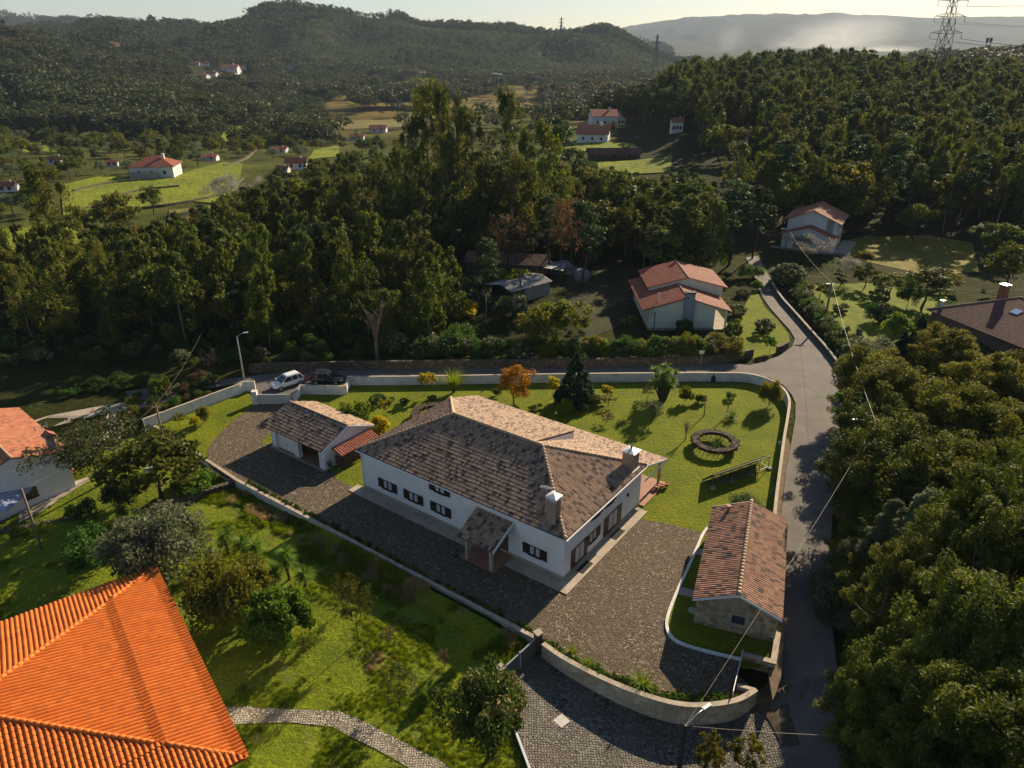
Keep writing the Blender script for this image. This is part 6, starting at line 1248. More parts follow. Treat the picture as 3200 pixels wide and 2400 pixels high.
# ---- cream house garden and hedge
HC=['green','yellowing','pale flowered','light green','dark leafy']
def where_h(u): return ['opposite the flax plant','opposite the orange maple','left of the dark conifer','behind the dark conifer','between conifer and yucca','opposite the yucca','below the cream house chimney','at the corner garden end'][sum(u>b for b in (1460,1600,1740,1850,1980,2120,2220))]
hk=['shrub','autumn_shrub','flowering_shrub','lime_shrub','leafy_shrub']
for i in range(34):
    u=1340+i*28.5; vb=1124-(0 if u<2100 else (u-2100)*.06); 
    T(hk[(i*7)%5] if u>1700 else ['shrub','flowering_shrub','leafy_shrub'][i%3],u+rg.uniform(-6,6),vb-4,vb-rg.uniform(66,100),HC[(i*7)%5 if u>1700 else (0,2,4)[i%3]]+' hedge shrub above the road wall '+where_h(u),'shrub',wpx=rg.uniform(70,100),group='hedge shrubs above the road wall',name='hedge_shrub')
T('topiary_ball',2135,1052,995,'dark rounded bush against the cream wall beside the chimney breast','shrub',wpx=58,name='clipped_bush'); T('topiary_ball',2288,1062,1003,'tall dark clipped bush at the porch corner','shrub',wpx=52,name='clipped_bush')
T('leafy_shrub',2150,1118,1040,'big dark bush in front of the cream gable','shrub',wpx=92,name='dark_bush'); T('autumn_shrub',2255,1112,1030,'wide bush with orange right side in front of the cream porch','shrub',wpx=130,name='amber_bush')
for u,vb,vt,w_,lb in [(2385,1040,995,62,'round white flowering bush in the corner garden'),(2307,985,950,50,'pale topped round bush right of the cream house'),(2320,925,900,46,'small pale topped bush beside the upper lane'),(2248,905,885,34,'white flowering bush behind the cream roof'),(2460,890,820,100,'large white flowering bush by the lane below the silver tree'),(2625,975,945,50,'white flowering bush in the orchard'),(2745,945,900,62,'white flowering tree under the orchard oaks'),(2655,1080,1015,60,'pale flowering bush beside the hedge'),(2755,1010,945,56,'rounded grey bush in the orchard')]:
    T('flowering_ball',u,vb,vt,lb,'shrub',wpx=w_,name='flowering_bush')
T('citrus_tree',2405,1100,1048,'small tree casting a long shadow in the corner garden',wpx=30,name='young_tree'); g=G(2310,1030); spiky(g,1.2,[(0,0,.4)],1.2,'low palm like plant beside the clipped bush','yucca',60,.08,.4,.4,name='small_palm',seed=51)
g=G(1965,1010); spiky(g,2,[(0,0,.3),(.5,0,.4)],2.1,'arching light green fronds at the left wall of the cream house','yuccal',50,.12,.55,.6,False,name='fern_clump',seed=52)
T('leafy_shrub',2345,870,820,'green shrubs left of the upper lane','shrub',wpx=80,name='green_bush'); T('bright_shrub',2365,905,872,'bright shrub on the left verge of the upper lane','shrub',wpx=40,name='green_bush')
# hedge along right side of the lane
for i in range(20):
    f=i/19; u=2425+f*215+8; v=862+f*290; 
    T(['leafy_shrub','shrub','flowering_shrub'][i%3],u+22,v+4,v-38-f*14,['dark','green','pale flowered'][i%3]+' unclipped hedge shrub right of the lane '+['by the tall white house','below the silver tree','beside the cream house','beside the corner garden','at the junction pole'][i//4],'shrub',wpx=66,group='hedge shrubs right of the lane',name='hedge_shrub')
# orchard to the right of the lane
T('silver_tree',2528,812,738,'broad silver leaved tree in front of the tall white house',wpx=132,name='olive_tree',var=1); T('silver_tree',2640,880,800,'paler silver tree right of the broad one',wpx=72,name='olive_tree',var=2)
for i,(u,vb,vt,w_,k,lb) in enumerate([(2700,900,820,70,'oak_tree','dark round tree left in the orchard'),(2780,935,845,110,'oak_tree','wide green orchard tree with visible trunk'),(2880,960,835,150,'oak_tree','largest green tree of the orchard'),(2830,990,870,70,'citrus_tree','dark small tree under the largest orchard tree'),(2795,1055,965,84,'lime_shrub','bright yellow green rounded shrub in the orchard'),(2730,1000,930,60,'leafy_shrub','dark bush left of the bright rounded shrub'),(2720,1150,1035,170,'silver_shrub','large pale green domed bush beside the lane hedge'),
  (2620,905,860,46,'pine_tree','narrow dark conifer in the orchard'),(2560,930,880,60,'autumn_tree','brownish leafless looking tree near the lane hedge'),(2960,910,850,80,'autumn_tree','orange tinged tree left of the litter heap'),(2870,900,862,120,'autumn_shrub','yellow green shrubs along the meadow edge'),(2700,820,775,60,'autumn_shrub','golden shrubs beside the silver trees'),(2960,1000,930,90,'leafy_shrub','dark shrubs in front of the brown roofed house')]):
    T(k,u,vb,vt,lb,'shrub' if 'shrub' in k else 'tree',wpx=w_,name='orchard_tree' if 'shrub' not in k else 'orchard_shrub')
T2('oak_tree',3120,690,150,'very large dark round tree at the right edge of the meadow',ww=1.35,name='oak_tree',var=0); T2('oak_tree',2880,630,165,'round dark tree at the forest edge above the meadow',ww=1.,name='oak_tree')
T2('oak_tree',3190,760,128,'dark leafy tree at the right frame edge below the meadow',ww=1.1,name='oak_tree')
# ---- woods to the right of the lane, close to the camera
fg=[('big_autumn_tree',2705,1085,9,'amber and green tree nearest the lane junction'),('big_conifer',2862,985,9.5,'dark conifer in front of the brown roof'),('big_conifer',2810,1030,8,'smaller dark conifer left of the bigger one'),('big_autumn_tree',2945,1010,10,'golden tree in front of the brown roofed house'),('big_autumn_tree',3085,1105,10,'golden tree at the right of the brown roof'),('big_autumn_tree',3200,1100,10,'amber tree cut by the right frame edge'),
 ('big_oak',2800,1130,10,'olive green oak behind the street lamp arm'),('big_oak',2705,1240,8,'broad dark oak overhanging the lane'),('big_autumn_tree',2990,1190,11,'tall golden oak in the middle of the roadside wood'),('big_autumn_tree',3110,1240,11,'golden oak nearer the right edge of the roadside wood'),('big_oak',2890,1300,11,'green oak in the middle of the roadside wood'),
 ('big_oak',2790,1335,11,'rounded olive green crown below the lamp arm'),('big_autumn_tree',3010,1400,12,'amber crown above the bright eucalyptus'),('big_eucalyptus',3170,1360,15,'bright yellow green eucalyptus at the right edge'),('cedar',2800,1545,11,'grey green feathery conifer overhanging the lane'),('cedar',2900,1520,12,'second grey green feathery conifer behind the first'),
 ('big_eucalyptus_dark',2960,1600,15,'eucalyptus crown above the dark lane'),('big_eucalyptus',3080,1480,17,'tall bright eucalyptus with arching tips'),('big_eucalyptus_dark',3190,1560,18,'tall dark eucalyptus against the right edge'),('big_autumn_tree',2690,1745,6,'low tree with pinkish tips beside the lane opposite the cottage'),('big_eucalyptus_dark',2800,1690,13,'eucalyptus crown opposite the cottage'),
 ('big_eucalyptus_dark',2890,1760,14,'dark eucalyptus crown in the lower wood'),('big_eucalyptus_dark',3010,1800,17,'eucalyptus crown with bare limbs'),('big_eucalyptus_dark',3130,1830,18,'deep green eucalyptus near the right edge'),('big_eucalyptus',2690,1935,9,'overhanging eucalyptus bough reaching toward the lane'),('big_eucalyptus_dark',2820,1960,14,'dark eucalyptus over the lower lane'),
 ('big_eucalyptus_dark',2960,2050,16,'dark eucalyptus with thick sloping trunk'),('big_eucalyptus_dark',3090,2080,17,'tall eucalyptus at the lower right'),('big_eucalyptus_dark',3210,2120,18,'eucalyptus cut by the right edge at the bottom'),('big_eucalyptus_dark',2790,2230,11,'shaded eucalyptus at the lower lane bend'),('big_eucalyptus_dark',2920,2300,13,'eucalyptus at the bottom edge with light tips'),
 ('big_eucalyptus_dark',3060,2330,14,'dark eucalyptus at the bottom edge'),('big_oak',2740,2400,6,'low dark tree at the bottom of the lane'),('big_eucalyptus_dark',3200,2400,15,'bottom right corner eucalyptus'),('big_oak',2690,2120,6,'dark undergrowth tree beside the lower lane'),('big_oak',2700,1640,7,'dark oak hanging over the lane above the cottage'),('big_oak',2690,1480,7,'dark oak crown edging the lane'),('big_oak',2900,1440,10,'green crown between oak and conifer'),('big_oak',3190,1240,10,'dark green crown at the right edge under the amber tree'),('big_eucalyptus_dark',3080,1640,16,'dark eucalyptus crown between the bright ones')]
for i,(k,u,vt,hh,lb) in enumerate(fg): TT(k,u,vt,hh,lb,ww=1.1 if 'euc' not in k else 1.0,var=i%3)
# ---- notable trees of the middle distance
for k,u,vt,Y,ww,lb in [('eucalyptus',1335,256,176,.8,'tallest dark eucalyptus with a bare pale limb rising above the valley'),('eucalyptus',1378,268,168,.55,'tall eucalyptus crown just right of the tallest one'),('eucalyptus',1275,370,172,.65,'dark eucalyptus shoulder left of the tallest one'),('eucalyptus',1588,282,180,.65,'second tallest eucalyptus standing alone against the vineyards'),('eucalyptus',1430,292,185,.3,'slim eucalyptus between the two tallest ones'),
   ('eucalyptus',1470,345,172,.8,'thin crowned eucalyptus in the gap'),('eucalyptus',1650,410,165,.7,'dense eucalyptus group right of the second tallest'),('eucalyptus',1720,385,150,.8,'open crowned eucalyptus with a thin leaning trunk'),('pine_tree',1745,365,175,1.2,'flat topped dark pine right of the eucalyptus group'),
   ('eucalyptus',1400,440,165,.9,'dark bushy eucalyptus below the tallest one'),('eucalyptus',1250,465,160,.8,'shaded eucalyptus left in the central clump'),('eucalyptus',1500,505,155,.9,'dark eucalyptus in the middle of the central clump'),('eucalyptus',1610,490,150,1.,'shaded eucalyptus right in the central clump'),
   ('eucalyptus',130,525,135,1.1,'pale barked eucalyptus with open crown by the left green field'),('silver_tree',700,548,210,.9,'grey leafed round tree on the green field'),('silver_tree',805,560,205,.7,'smaller grey tree right of the grey round one'),('oak_tree',330,600,165,1.,'lone green tree at the lower edge of the green field'),
   ('pine_tree',1720,600,138,1.1,'blue green pine with layered boughs left of the dead rusty trees'),('pine_tree',1830,610,128,1.1,'blue green pine right of the dead rusty trees'),('rust_tree',1758,610,134,.35,'narrow dead tree with rusty needles between the two pines'),('rust_tree',1792,625,131,.35,'second narrow rusty dead tree between the two pines'),('rust_tree',1590,672,135,1.0,'wide leafless reddish thicket left of the pines'),
   ('pine_tree',1520,740,118,1.2,'pine with sweeping light blue green boughs above the shed'),('bright_eucalyptus',1400,770,112,1.1,'bright yellow green eucalyptus left of the shed'),('autumn_tree',1515,470+95,160,1.4,'yellow green chestnut crown in the middle of the wood'),('oak_tree',1975,530,170,1.1,'dark dense crown behind the cream house'),('pine_tree',2385,565,150,1.1,'blue green pine beside the upper lane'),
   ('bright_eucalyptus',1960,530,205,.9,'lone bright tree right of the green terrace'),('oak_tree',1812,470,235,.6,'dark trimmed tree left of the green terrace'),('pine_tree',2310,555,145,1.3,'dark pine at the end of the upper lane'),('autumn_tree',2260,380,260,1.2,'round olive crown at the forest edge beside the white house'),('pine_tree',365,78,1050,1.,'lone umbrella pine on the skyline at left'),('pine_tree',295,100,1000,.7,'small lone pine left of the umbrella pine on the skyline')]:
    T2(k,u,vt,Y,lb,ww=ww,name=k.replace('bright_','') if 'rust' not in k else 'dead_tree')
for u,vb,vt,w_,k,lb in [(1440,1000,925,120,'yellow_shrub','yellow leaved bush among the trees left of the shed'),(1590,905,812,120,'lime_shrub','bright green bush behind the metal roofed shed'),(1490,905,850,84,'lime_shrub','bright bush left of the shed roof'),(1600,1000,905,110,'flowering_shrub','tall grey green bush in front of the shed'),(1740,1090,925,150,'autumn_tree','large reddish green tree above the road wall'),(1680,1090,950,110,'autumn_tree','yellowish tree left of the reddish green one above the road wall'),(1500,960,890,80,'flowering_shrub','pale twiggy bush left of the shed'),(1240,1110,1020,110,'flowering_shrub','pale flowering bush in front of the dark grove'),(1430,1100,1000,130,'leafy_shrub','dark leafy bush left of the hedge row')]:
    T(k,u,vb,vt,lb,'shrub' if 'shrub' in k else 'tree',wpx=w_,name='woodland_shrub' if 'shrub' in k else 'woodland_tree')
bare(G(1180,1125),9,'pale dead tree with a bent trunk at the front of the dark grove',BARKP,seed=77,n=16)
# ================================================================== WOODS: scattered trees
def inpoly(x,y,poly):
    ins=np.zeros(len(x),bool); n=len(poly)
    for i in range(n):
        x0,y0=poly[i];x1,y1=poly[(i+1)%n]
        c=((y0>y)!=(y1>y))&(x<(x1-x0)*(y-y0)/((y1-y0) if abs(y1-y0)>1e-9 else 1e-9)+x0); ins^=c
    return ins
def grid(y0,y1,sp,half=.82):
    xs=np.arange(-y1*half,y1*half,sp); ys=np.arange(y0,y1,sp); X,Y=np.meshgrid(xs,ys); X=X+(np.arange(len(ys))%2)[:,None]*sp/2
    X=X.ravel()+rng.uniform(-.42,.42,X.size)*sp; Y=Y.ravel()+rng.uniform(-.42,.42,Y.size)*sp
    k=(np.abs(X)<Y*half); return X[k],Y[k]
HOUSES=[(o.matrix_basis.translation.x,o.matrix_basis.translation.y,o) for o in list(COL.objects) if o.parent is None and o.get('category') in('house','building','barn','shed')]
def excl(X,Y,pad=0):
    k=np.ones(len(X),bool)
    for nm,pts in PATCH:
        if nm in('lawn','cobbled_yard'): continue
        k&=~inpoly(X,Y,pts)
        if nm in('green_field','pale_field','meadow') : 
            k&=~inpoly(X,Y-3.5,pts)&~inpoly(X,Y+3.5,pts)
            k&=~inpoly(X,Y+9,pts)
    for hx,hy,o in HOUSES:
        r=9 if hy<200 else (11 if hy<420 else 13); k&=(X-hx)**2+(Y-hy)**2>r*r
        if hy>150:   # keep the view of the far houses open
            t=hx/hy
            if 1600+2508*t>2200 and hy>200: k&=~((np.abs(X-t*Y)<8)&(Y<hy)&(Y>hy-95))
            k&=~((np.abs(X-t*Y)<(8 if hy<600 else 12))&(Y<hy)&(Y>hy-(24 if hy<420 else (22 if hy<600 else 150))))
    return k
UU=lambda X,Y:1600+2508*X/Y
def vpx(X,Y,z): 
    zz=z-H; d=Y*math.cos(PT)-zz*math.sin(PT); up=Y*math.sin(PT)+zz*math.cos(PT); return 1200-F*up/d
cand=[]   # (x,y,kindname,height,widthfactor,zone)
def addc(X,Y,kinds,pr,h0,h1,zone,wf=(.85,1.2)):
    pr=np.array(pr)/sum(pr)
    ki=rng.choice(len(kinds),len(X),p=pr); hh=rng.uniform(h0,h1,len(X)); w_=rng.uniform(wf[0],wf[1],len(X))
    for x,y,i,h,q in zip(X,Y,ki,hh,w_): cand.append((x,y,kinds[i],h*(.62 if kinds[i] in('olive_tree','rust_tree') else (.8 if kinds[i] in('oak_tree','autumn_tree') else 1)),q,zone))
# dark grove behind the lane
X,Y=grid(96,168,5.3); u=UU(X,Y); k=(u<1500)&excl(X,Y)&~((u>1330)&(Y<122)); k&=~((u<420)&(Y>150)); k&=(Y>97)&~((u<700)&(Y<100))
k&=~((X>-12)&(Y<108))&~((X>-10)&(Y>112)&(Y<136))
k&=rng.random(len(X))<.93; X,Y=X[k],Y[k]; addc(X,Y,['young_eucalyptus','bright_eucalyptus','eucalyptus','oak_tree','pine_tree','autumn_tree'],[.4,.16,.16,.14,.08,.06],8,15.5,0,(.75,1.15))
# wood of the middle distance
X,Y=grid(140,345,6.6); u=UU(X,Y); k=((u>520)|((Y<172)&(u>330)))&(u<2340)&excl(X,Y)&~((u<1520)&(Y<168)&(Y<165))
k&=~((u<900)&(Y>235)&(_vn(X,Y,35)>.42)); k&=~((u>1500)&(u<2010)&(Y>228)&(rng.random(len(X))<.72)); k&=~((u>1480)&(u<2330)&(Y<146)&(u<1960)); k&=~((u>2320)&(Y<185))
X1,Y1=X[k],Y[k]; addc(X1,Y1,['eucalyptus','young_eucalyptus','oak_tree','pine_tree','autumn_tree','bright_eucalyptus'],[.3,.26,.22,.12,.05,.05],9,15.5,1)
X,Y=grid(120,175,5.6); u=UU(X,Y); k=(u>1960)&(u<2330)&(Y>132+(u-1960)*.0)&excl(X,Y); addc(X[k],Y[k],['young_eucalyptus','oak_tree','pine_tree','eucalyptus'],[.35,.3,.2,.15],9,14,1)
X,Y=grid(150,185,5.5); u=UU(X,Y); k=(u>1600)&(u<2000)&excl(X,Y); addc(X[k],Y[k],['young_eucalyptus','oak_tree','pine_tree'],[.4,.4,.2],9,13,1)
# scattered trees in the left fields
X,Y=grid(168,430,8.5); u=UU(X,Y); k=(u<560)&excl(X,Y)&(rng.random(len(X))<np.where(Y>320,.8,np.where(Y>225,.6,.32))); addc(X[k],Y[k],['oak_tree','olive_tree','young_eucalyptus','autumn_tree'],[.4,.34,.14,.12],6,11,2)
X,Y=grid(345,470,9); u=UU(X,Y); k=(u>560)&(u<1960)&excl(X,Y)&(rng.random(len(X))<np.where(u>1050,.22,.7)); addc(X[k],Y[k],['oak_tree','olive_tree','young_eucalyptus','autumn_tree'],[.45,.25,.15,.15],5,10,2)
# right forest hill
X,Y=grid(165,470,6.1); u=UU(X,Y); foot=np.interp(u,[1930,1990,2120,2250,2350,2450,2600,2800,3400],[430,395,330,262,186,176,172,170,168]); k=(u>1930)&(Y>foot)&excl(X,Y)&(rng.random(len(X))<.95)
addc(X[k],Y[k],['eucalyptus','young_eucalyptus','pine_tree','oak_tree','autumn_tree'],[.42,.2,.2,.14,.04],13,20,3)
# individuals and masses
taken=[]
for o in list(COL.objects):
    if o.parent is None and o.get('category')=='tree': taken.append((o.location.x,o.location.y))
hs=np.array(hgt([c[0] for c in cand],[c[1] for c in cand]))
_ku=[-300,0,250,450,600,700,900,1100,1250,1400,1750,1850,1930,2100,2200,2330,2450]; _kv=[690,690,700,720,660,600,530,490,490,490,480,525,552,552,520,560,600]
nc=[];nh=[]
for c,z in zip(cand,hs):     # the tree tops of the photograph's groves bound the heights
    if c[5] in (0,1):
        q=Q(c[0],c[1],z+c[3]); lim=np.interp(q[0],_ku,_kv)+rng.uniform(-25,30)
        if q[1]<lim:
            hh=PY(q[0],lim,c[1])[2]-z
            if hh<5.5: continue
            c=(c[0],c[1],c[2],hh,min(1.5,c[4]*(c[3]/hh)**.5),c[5])
    nc.append(c);nh.append(z)
cand=nc;hs=np.array(nh)
sz=[]
for c,z in zip(cand,hs):
    q0=Q(c[0],c[1],z+c[3]); vis=-150<q0[0]<3350 and q0[1]>-50; sz.append(c[3]/c[1] if vis else 0)
order=np.argsort(-np.array(sz))
ZL={0:'in the dark grove behind the lane wall',1:'in the wood of the middle distance',2:'scattered over the valley fields',3:'on the wooded hill at the right'}
KL={'eucalyptus':'tall airy eucalyptus','young_eucalyptus':'dense olive green young eucalyptus','bright_eucalyptus':'yellow green sunlit eucalyptus','pine_tree':'dark blue green pine','oak_tree':'round dark green broadleaf tree','autumn_tree':'round tree with yellowing leaves','olive_tree':'small grey green olive tree','rust_tree':'brown twiggy tree'}  # the bright eucalyptus differs by a lighter leaf colour
ind=set(order[:430].tolist()); cnt={}
kc={}
sel=set()
for i in order:
    kk=cand[i][2].replace('bright_','').replace('young_','')
    if kc.get(kk,0)>=245 or len(sel)>=620: continue
    if sz[i]<=0.035: break
    kc[kk]=kc.get(kk,0)+1; sel.add(int(i))
def where(x,y,zn):
    u=UU(x,y)
    def pick(bins,names,v): return names[sum(v>b for b in bins)]
    if zn==0: return pick([108,124,142],['front row','second rows','middle rows','back rows'],y)+' of the grove '+pick([150,420,700,950,1200],['above the white villa','above the pale drive','behind the street lamp','behind the two cars','above the garage','above the flax plant'],u)
    if zn==1: return pick([165,200,260],['near edge','front','middle','far edge'],y)+' of the wood '+pick([800,1150,1450,1750,2050],['right of the green field','left of the tallest eucalyptus','under the tallest eucalyptus','above the metal shed','behind the cream house','beside the upper lane'],u)
    if zn==2: return pick([230,330],['near','middle','far'],y)+' fields '+pick([250,560,1000,1500],['at the left edge','around the farmhouse','beyond the grove','before the vineyards','below the farmhouses'],u)
    return pick([200,250,320,390],['lowest row','lower slope','middle slope','upper slope','crest'],y)+' of the right hill '+pick([2200,2500,2750,3000],['at its left end','behind the tall white house','above the meadow','below the big pylon','at the frame edge'],u)
for i in sel:
    x,y,kk,h,wf,zn=cand[i]
    lb=KL[kk]+' '+where(x,y,zn)
    plant(kk,(x,y,float(hs[i])-.1),h,lb,'tree',lb.replace(KL[kk],KL[kk]+'s') if not kk.endswith('eucalyptus') else 'group of '+lb,name=kk.replace('bright_','').replace('young_',''),ww=wf)
# prototype meshes for masses (instanced only inside one object)
def joined(kind,var,name):
    cm,tm,k,(V,Fq,t),tmb=tree_mesh(kind,var); me=bpy.data.meshes.new(name)
    vs=np.concatenate([V,np.array(tmb.v)]); fs=[tuple(f) for f in Fq]+[tuple(a+len(V) for a in f) for f in tmb.f]
    me.from_pydata(vs.tolist(),[],fs); at=me.attributes.new('tint','FLOAT','FACE'); at.data.foreach_set('value',np.concatenate([t,np.full(len(tmb.f),.5)]).astype(np.float32))
    me.materials.append(LF[k['m']]); me.materials.append(k['b']); mi=np.zeros(len(fs),np.int32); mi[len(Fq):]=1; me.polygons.foreach_set('material_index',mi); me.update()
    return bpy.data.objects.new(name,me),k['h']
def farproto(shape,h,w,nl,L,Wd,m,name,seed):
    rg=np.random.default_rng(seed); cl=clumps(shape,rg,h,w); n=max(3,int(nl/len(cl))); V,Fq,t=leaves(rg,cl,n,L,Wd,.2); o=npmesh(name,V,Fq,LF[m],t,link=False); return o,h
def protoset(name,objs):
    c=bpy.data.collections.new(name)
    for i,(o,h) in enumerate(objs): o.name='%s_%02d'%(name,i); c.objects.link(o)
    return c,[h for o,h in objs]
def scatter(name,P3,scl,idx,coll,label,kind='stuff',cat=None,sxy=None):
    n=len(P3); me=bpy.data.meshes.new(name); me.vertices.add(n); me.vertices.foreach_set('co',np.asarray(P3,np.float32).ravel())
    for a,t,v in (('scl','FLOAT_VECTOR',np.stack([scl*(sxy if sxy is not None else 1),scl*(sxy if sxy is not None else 1),scl],1)),('rotz','FLOAT_VECTOR',np.stack([np.zeros(n),np.zeros(n),rng.random(n)*6.28],1)),('pidx','INT',np.asarray(idx))):
        at=me.attributes.new(a,t,'POINT'); at.data.foreach_set('vector' if t!='INT' else 'value',np.asarray(v,np.float32 if t!='INT' else np.int32).ravel())
    o=bpy.data.objects.new(name,me); COL.objects.link(o)
    ng=bpy.data.node_groups.new(name,'GeometryNodeTree'); ng.interface.new_socket('Geometry',in_out='INPUT',socket_type='NodeSocketGeometry'); ng.interface.new_socket('Geometry',in_out='OUTPUT',socket_type='NodeSocketGeometry')
    gi=ng.nodes.new('NodeGroupInput');go=ng.nodes.new('NodeGroupOutput'); ip=ng.nodes.new('GeometryNodeInstanceOnPoints'); ci=ng.nodes.new('GeometryNodeCollectionInfo'); ci.inputs['Collection'].default_value=coll; ci.inputs['Separate Children'].default_value=True; ci.inputs['Reset Children'].default_value=True
    ip.inputs['Pick Instance'].default_value=True
    def na(nm,t): x=ng.nodes.new('GeometryNodeInputNamedAttribute'); x.data_type=t; x.inputs['Name'].default_value=nm; return x.outputs['Attribute']
    L_=ng.links.new; L_(gi.outputs[0],ip.inputs['Points']); L_(ci.outputs[0],ip.inputs['Instance']); L_(na('pidx','INT'),ip.inputs['Instance Index']); L_(na('rotz','FLOAT_VECTOR'),ip.inputs['Rotation']); L_(na('scl','FLOAT_VECTOR'),ip.inputs['Scale']); L_(ip.outputs[0],go.inputs[0])
    md=o.modifiers.new('scatter','NODES'); md.node_group=ng; tag(o,label,cat,None,kind); return o
NK=['eucalyptus','young_eucalyptus','bright_eucalyptus','pine_tree','oak_tree','autumn_tree','olive_tree']
objs=[];kidx={}
for kk in NK:
    kidx[kk]=[]
    for v in range(3): kidx[kk].append(len(objs)); objs.append(joined(kk,v,'p'))
c_near,h_near=protoset('woodmodel',objs)
for zn,nm,lb in ((0,'grove','dense grove of eucalyptus behind the lane'),(1,'woodland','mixed woodland of the middle distance'),(2,'valley_trees','small trees dotted over the valley fields'),(3,'hill_forest','dense eucalyptus and pine forest covering the right hill')):
    rest=[i for i in range(len(cand)) if i not in sel and cand[i][5]==zn]
    if not rest: continue
    P3=np.array([(cand[i][0],cand[i][1],hs[i]-.1) for i in rest]); idx=np.array([kidx[cand[i][2]][i%3] for i in rest]); sc_=np.array([cand[i][3]/h_near[j] for i,j in zip(rest,idx)])
    scatter(nm,P3,sc_,idx,c_near,lb,cat='forest',sxy=np.array([cand[i][4] for i in rest]))
# far woods
fo=[farproto('round',10,10,380,1.05,.8,'far','f',1),farproto('round',10,10,380,1.05,.8,'far','f',2),farproto('euc',15,8,300,1.2,.5,'far','f',3),farproto('col',12,7,320,1.1,.5,'far','f',4),farproto('pine',13,8,280,1.2,.5,'pine','f',5),farproto('round',9,9,320,1.05,.8,'farb','f',6),
    farproto('col',6,4.5,110,1.1,.6,'plant','f',7),farproto('col',6,4.5,110,1.1,.6,'plant','f',8)]
c_far,h_far=protoset('farmodel',fo)
def farzone(nm,X,Y,kinds,pr,h0,h1,lb):
    q=np.clip(_vn(X+500,Y+77,140)*.75+_vn(X,Y+300,45)*.35+rng.normal(0,.07,len(X))-.05,0,.999); cp=np.cumsum(np.array(pr)/sum(pr)); q=np.clip((q-.5)*1.5+.5,0,.999)
    idx=np.array(kinds)[np.minimum(np.searchsorted(cp,q),len(kinds)-1)]; hh=rng.uniform(h0,h1,len(X))*(.75+.5*_vn(X,Y,55)); z=hgt(X,Y)
    sc_=hh/np.array(h_far)[idx]; scatter(nm,np.stack([X,Y,z-.3],1),sc_,idx,c_far,lb,cat='forest',sxy=rng.uniform(1.05,1.6,len(X)))
X,Y=grid(430,1250,7.8,.8); u=UU(X,Y); nz=_vn(X,Y,70)
ue=u-(_vn(X+31,Y,90)-.5)*330-(Y-650)*.16; dens=np.where(ue<1000,.97,.0); dens=np.where((u<1000)&(Y<640)&(u>560),.55,dens)
dens=np.where((ue>=1000)&(u<2050),np.where(nz>.70,.7,.03),dens); dens=np.where((u>1700)&(u<2150)&(Y>560)&(Y<1100),.85,dens); dens=np.where((u>1000)&(u<1960)&(Y<600),.07,dens); dens=np.where((u>1000)&(Y>1130)&(u<2100),.5,dens)
dens=np.where(u>2150,np.where(Y<640,.0,.95),dens); dens=np.where((u>520)&(u<800)&(Y>700)&(Y<1130)&(Y>720),.72,dens)
dens=np.where((_vn(X+900,Y+40,85)<.22)&(u<1700),dens*.3,dens)
k=(rng.random(len(X))<dens)&excl(X,Y)&~((u>1060)&(u<1330)&(Y>880)&(Y<1050)&(nz<.7))
farzone('hillside_forest',X[k],Y[k],[0,1,2,3,4,5],[.30,.22,.14,.14,.08,.12],9,17,'dark mixed forest covering the hills across the valley')
X,Y=grid(1250,2150,10.5,.8); u=UU(X,Y); u=np.where(u<1600,u-(_vn(X+31,Y,170)-.5)*420+(Y-1500)*.18,u); k=(u<1040)&(Y<1850); farzone('hilltop_forest',X[k],Y[k],[0,2,3,4],[.4,.2,.2,.2],12,20,'forest on the highest hill left of centre')
k=(u>=1000)&(u<2200)&(Y<1780); X2,Y2=X[k],Y[k]; X2=np.concatenate([X2,X2+5.2]);Y2=np.concatenate([Y2,Y2+4.8]); farzone('plantation',X2,Y2,[6,7],[.5,.5],5,8,'young light green plantation on the rounded hill beyond the vineyards')
k=(u>=1000)&(u<2200)&(Y>=1780)&(Y<2020); farzone('ridge_trees',X[k],Y[k],[2,3,4],[.4,.3,.3],14,24,'dark trees along the skyline of the plantation hill')
X,Y=grid(2450,3500,19,.8); u=UU(X,Y); k=(u<2100); farzone('far_ridge_forest',X[k],Y[k],[0,2,4],[.4,.3,.3],16,26,'bluish forest on the far ridges')
# undergrowth in the grove and under the roadside wood
ub=[]; 
for kk in ('shrub','flowering_shrub','lime_shrub'):
    for v in (0,1): ub.append(joined(kk,v,'p'))
c_ub,h_ub=protoset('bushmodel',ub)
X,Y=grid(94.5,170,2.7); u=UU(X,Y); k=(u<1500)&excl(X,Y)&~((u<300)&(Y>120)&(rng.random(len(X))<.6)); Xa,Ya=X[k],Y[k]
X,Y=grid(18,100,1.9,1.6); xl=np.interp(Y,[14,35,45,64,80,90,100],[24,24.5,27,29.5,38,44,50]); k=(X>xl)&(X<xl+45)&(excl(X,Y)); Xb,Yb=X[k],Y[k]
X,Y=grid(100,150,3.); u=UU(X,Y); k=(u>1450)&(u<3400)&excl(X,Y)&(rng.random(len(X))<.28); Xc,Yc=X[k],Y[k]
for nm,X,Y,lb,s0,s1,pw in (('grove_undergrowth',Xa,Ya,'dark bushy undergrowth on the grove floor',.5,1.15,[.8,.17,.03]),('roadside_undergrowth',Xb,Yb,'dark undergrowth beneath the roadside wood',.5,1.1,[.8,.1,.1]),('garden_undergrowth',Xc,Yc,'weeds and low bushes around the gardens',.3,.7,[.6,.1,.3])):
    idx=rng.choice([0,1,2,3,4,5],len(X),p=np.repeat(pw,2)/2/sum(pw)); scatter(nm,np.stack([X,Y,hgt(X,Y)-.1],1),rng.uniform(s0,s1,len(X)),idx,c_ub,lb,cat='undergrowth')
wl=[]
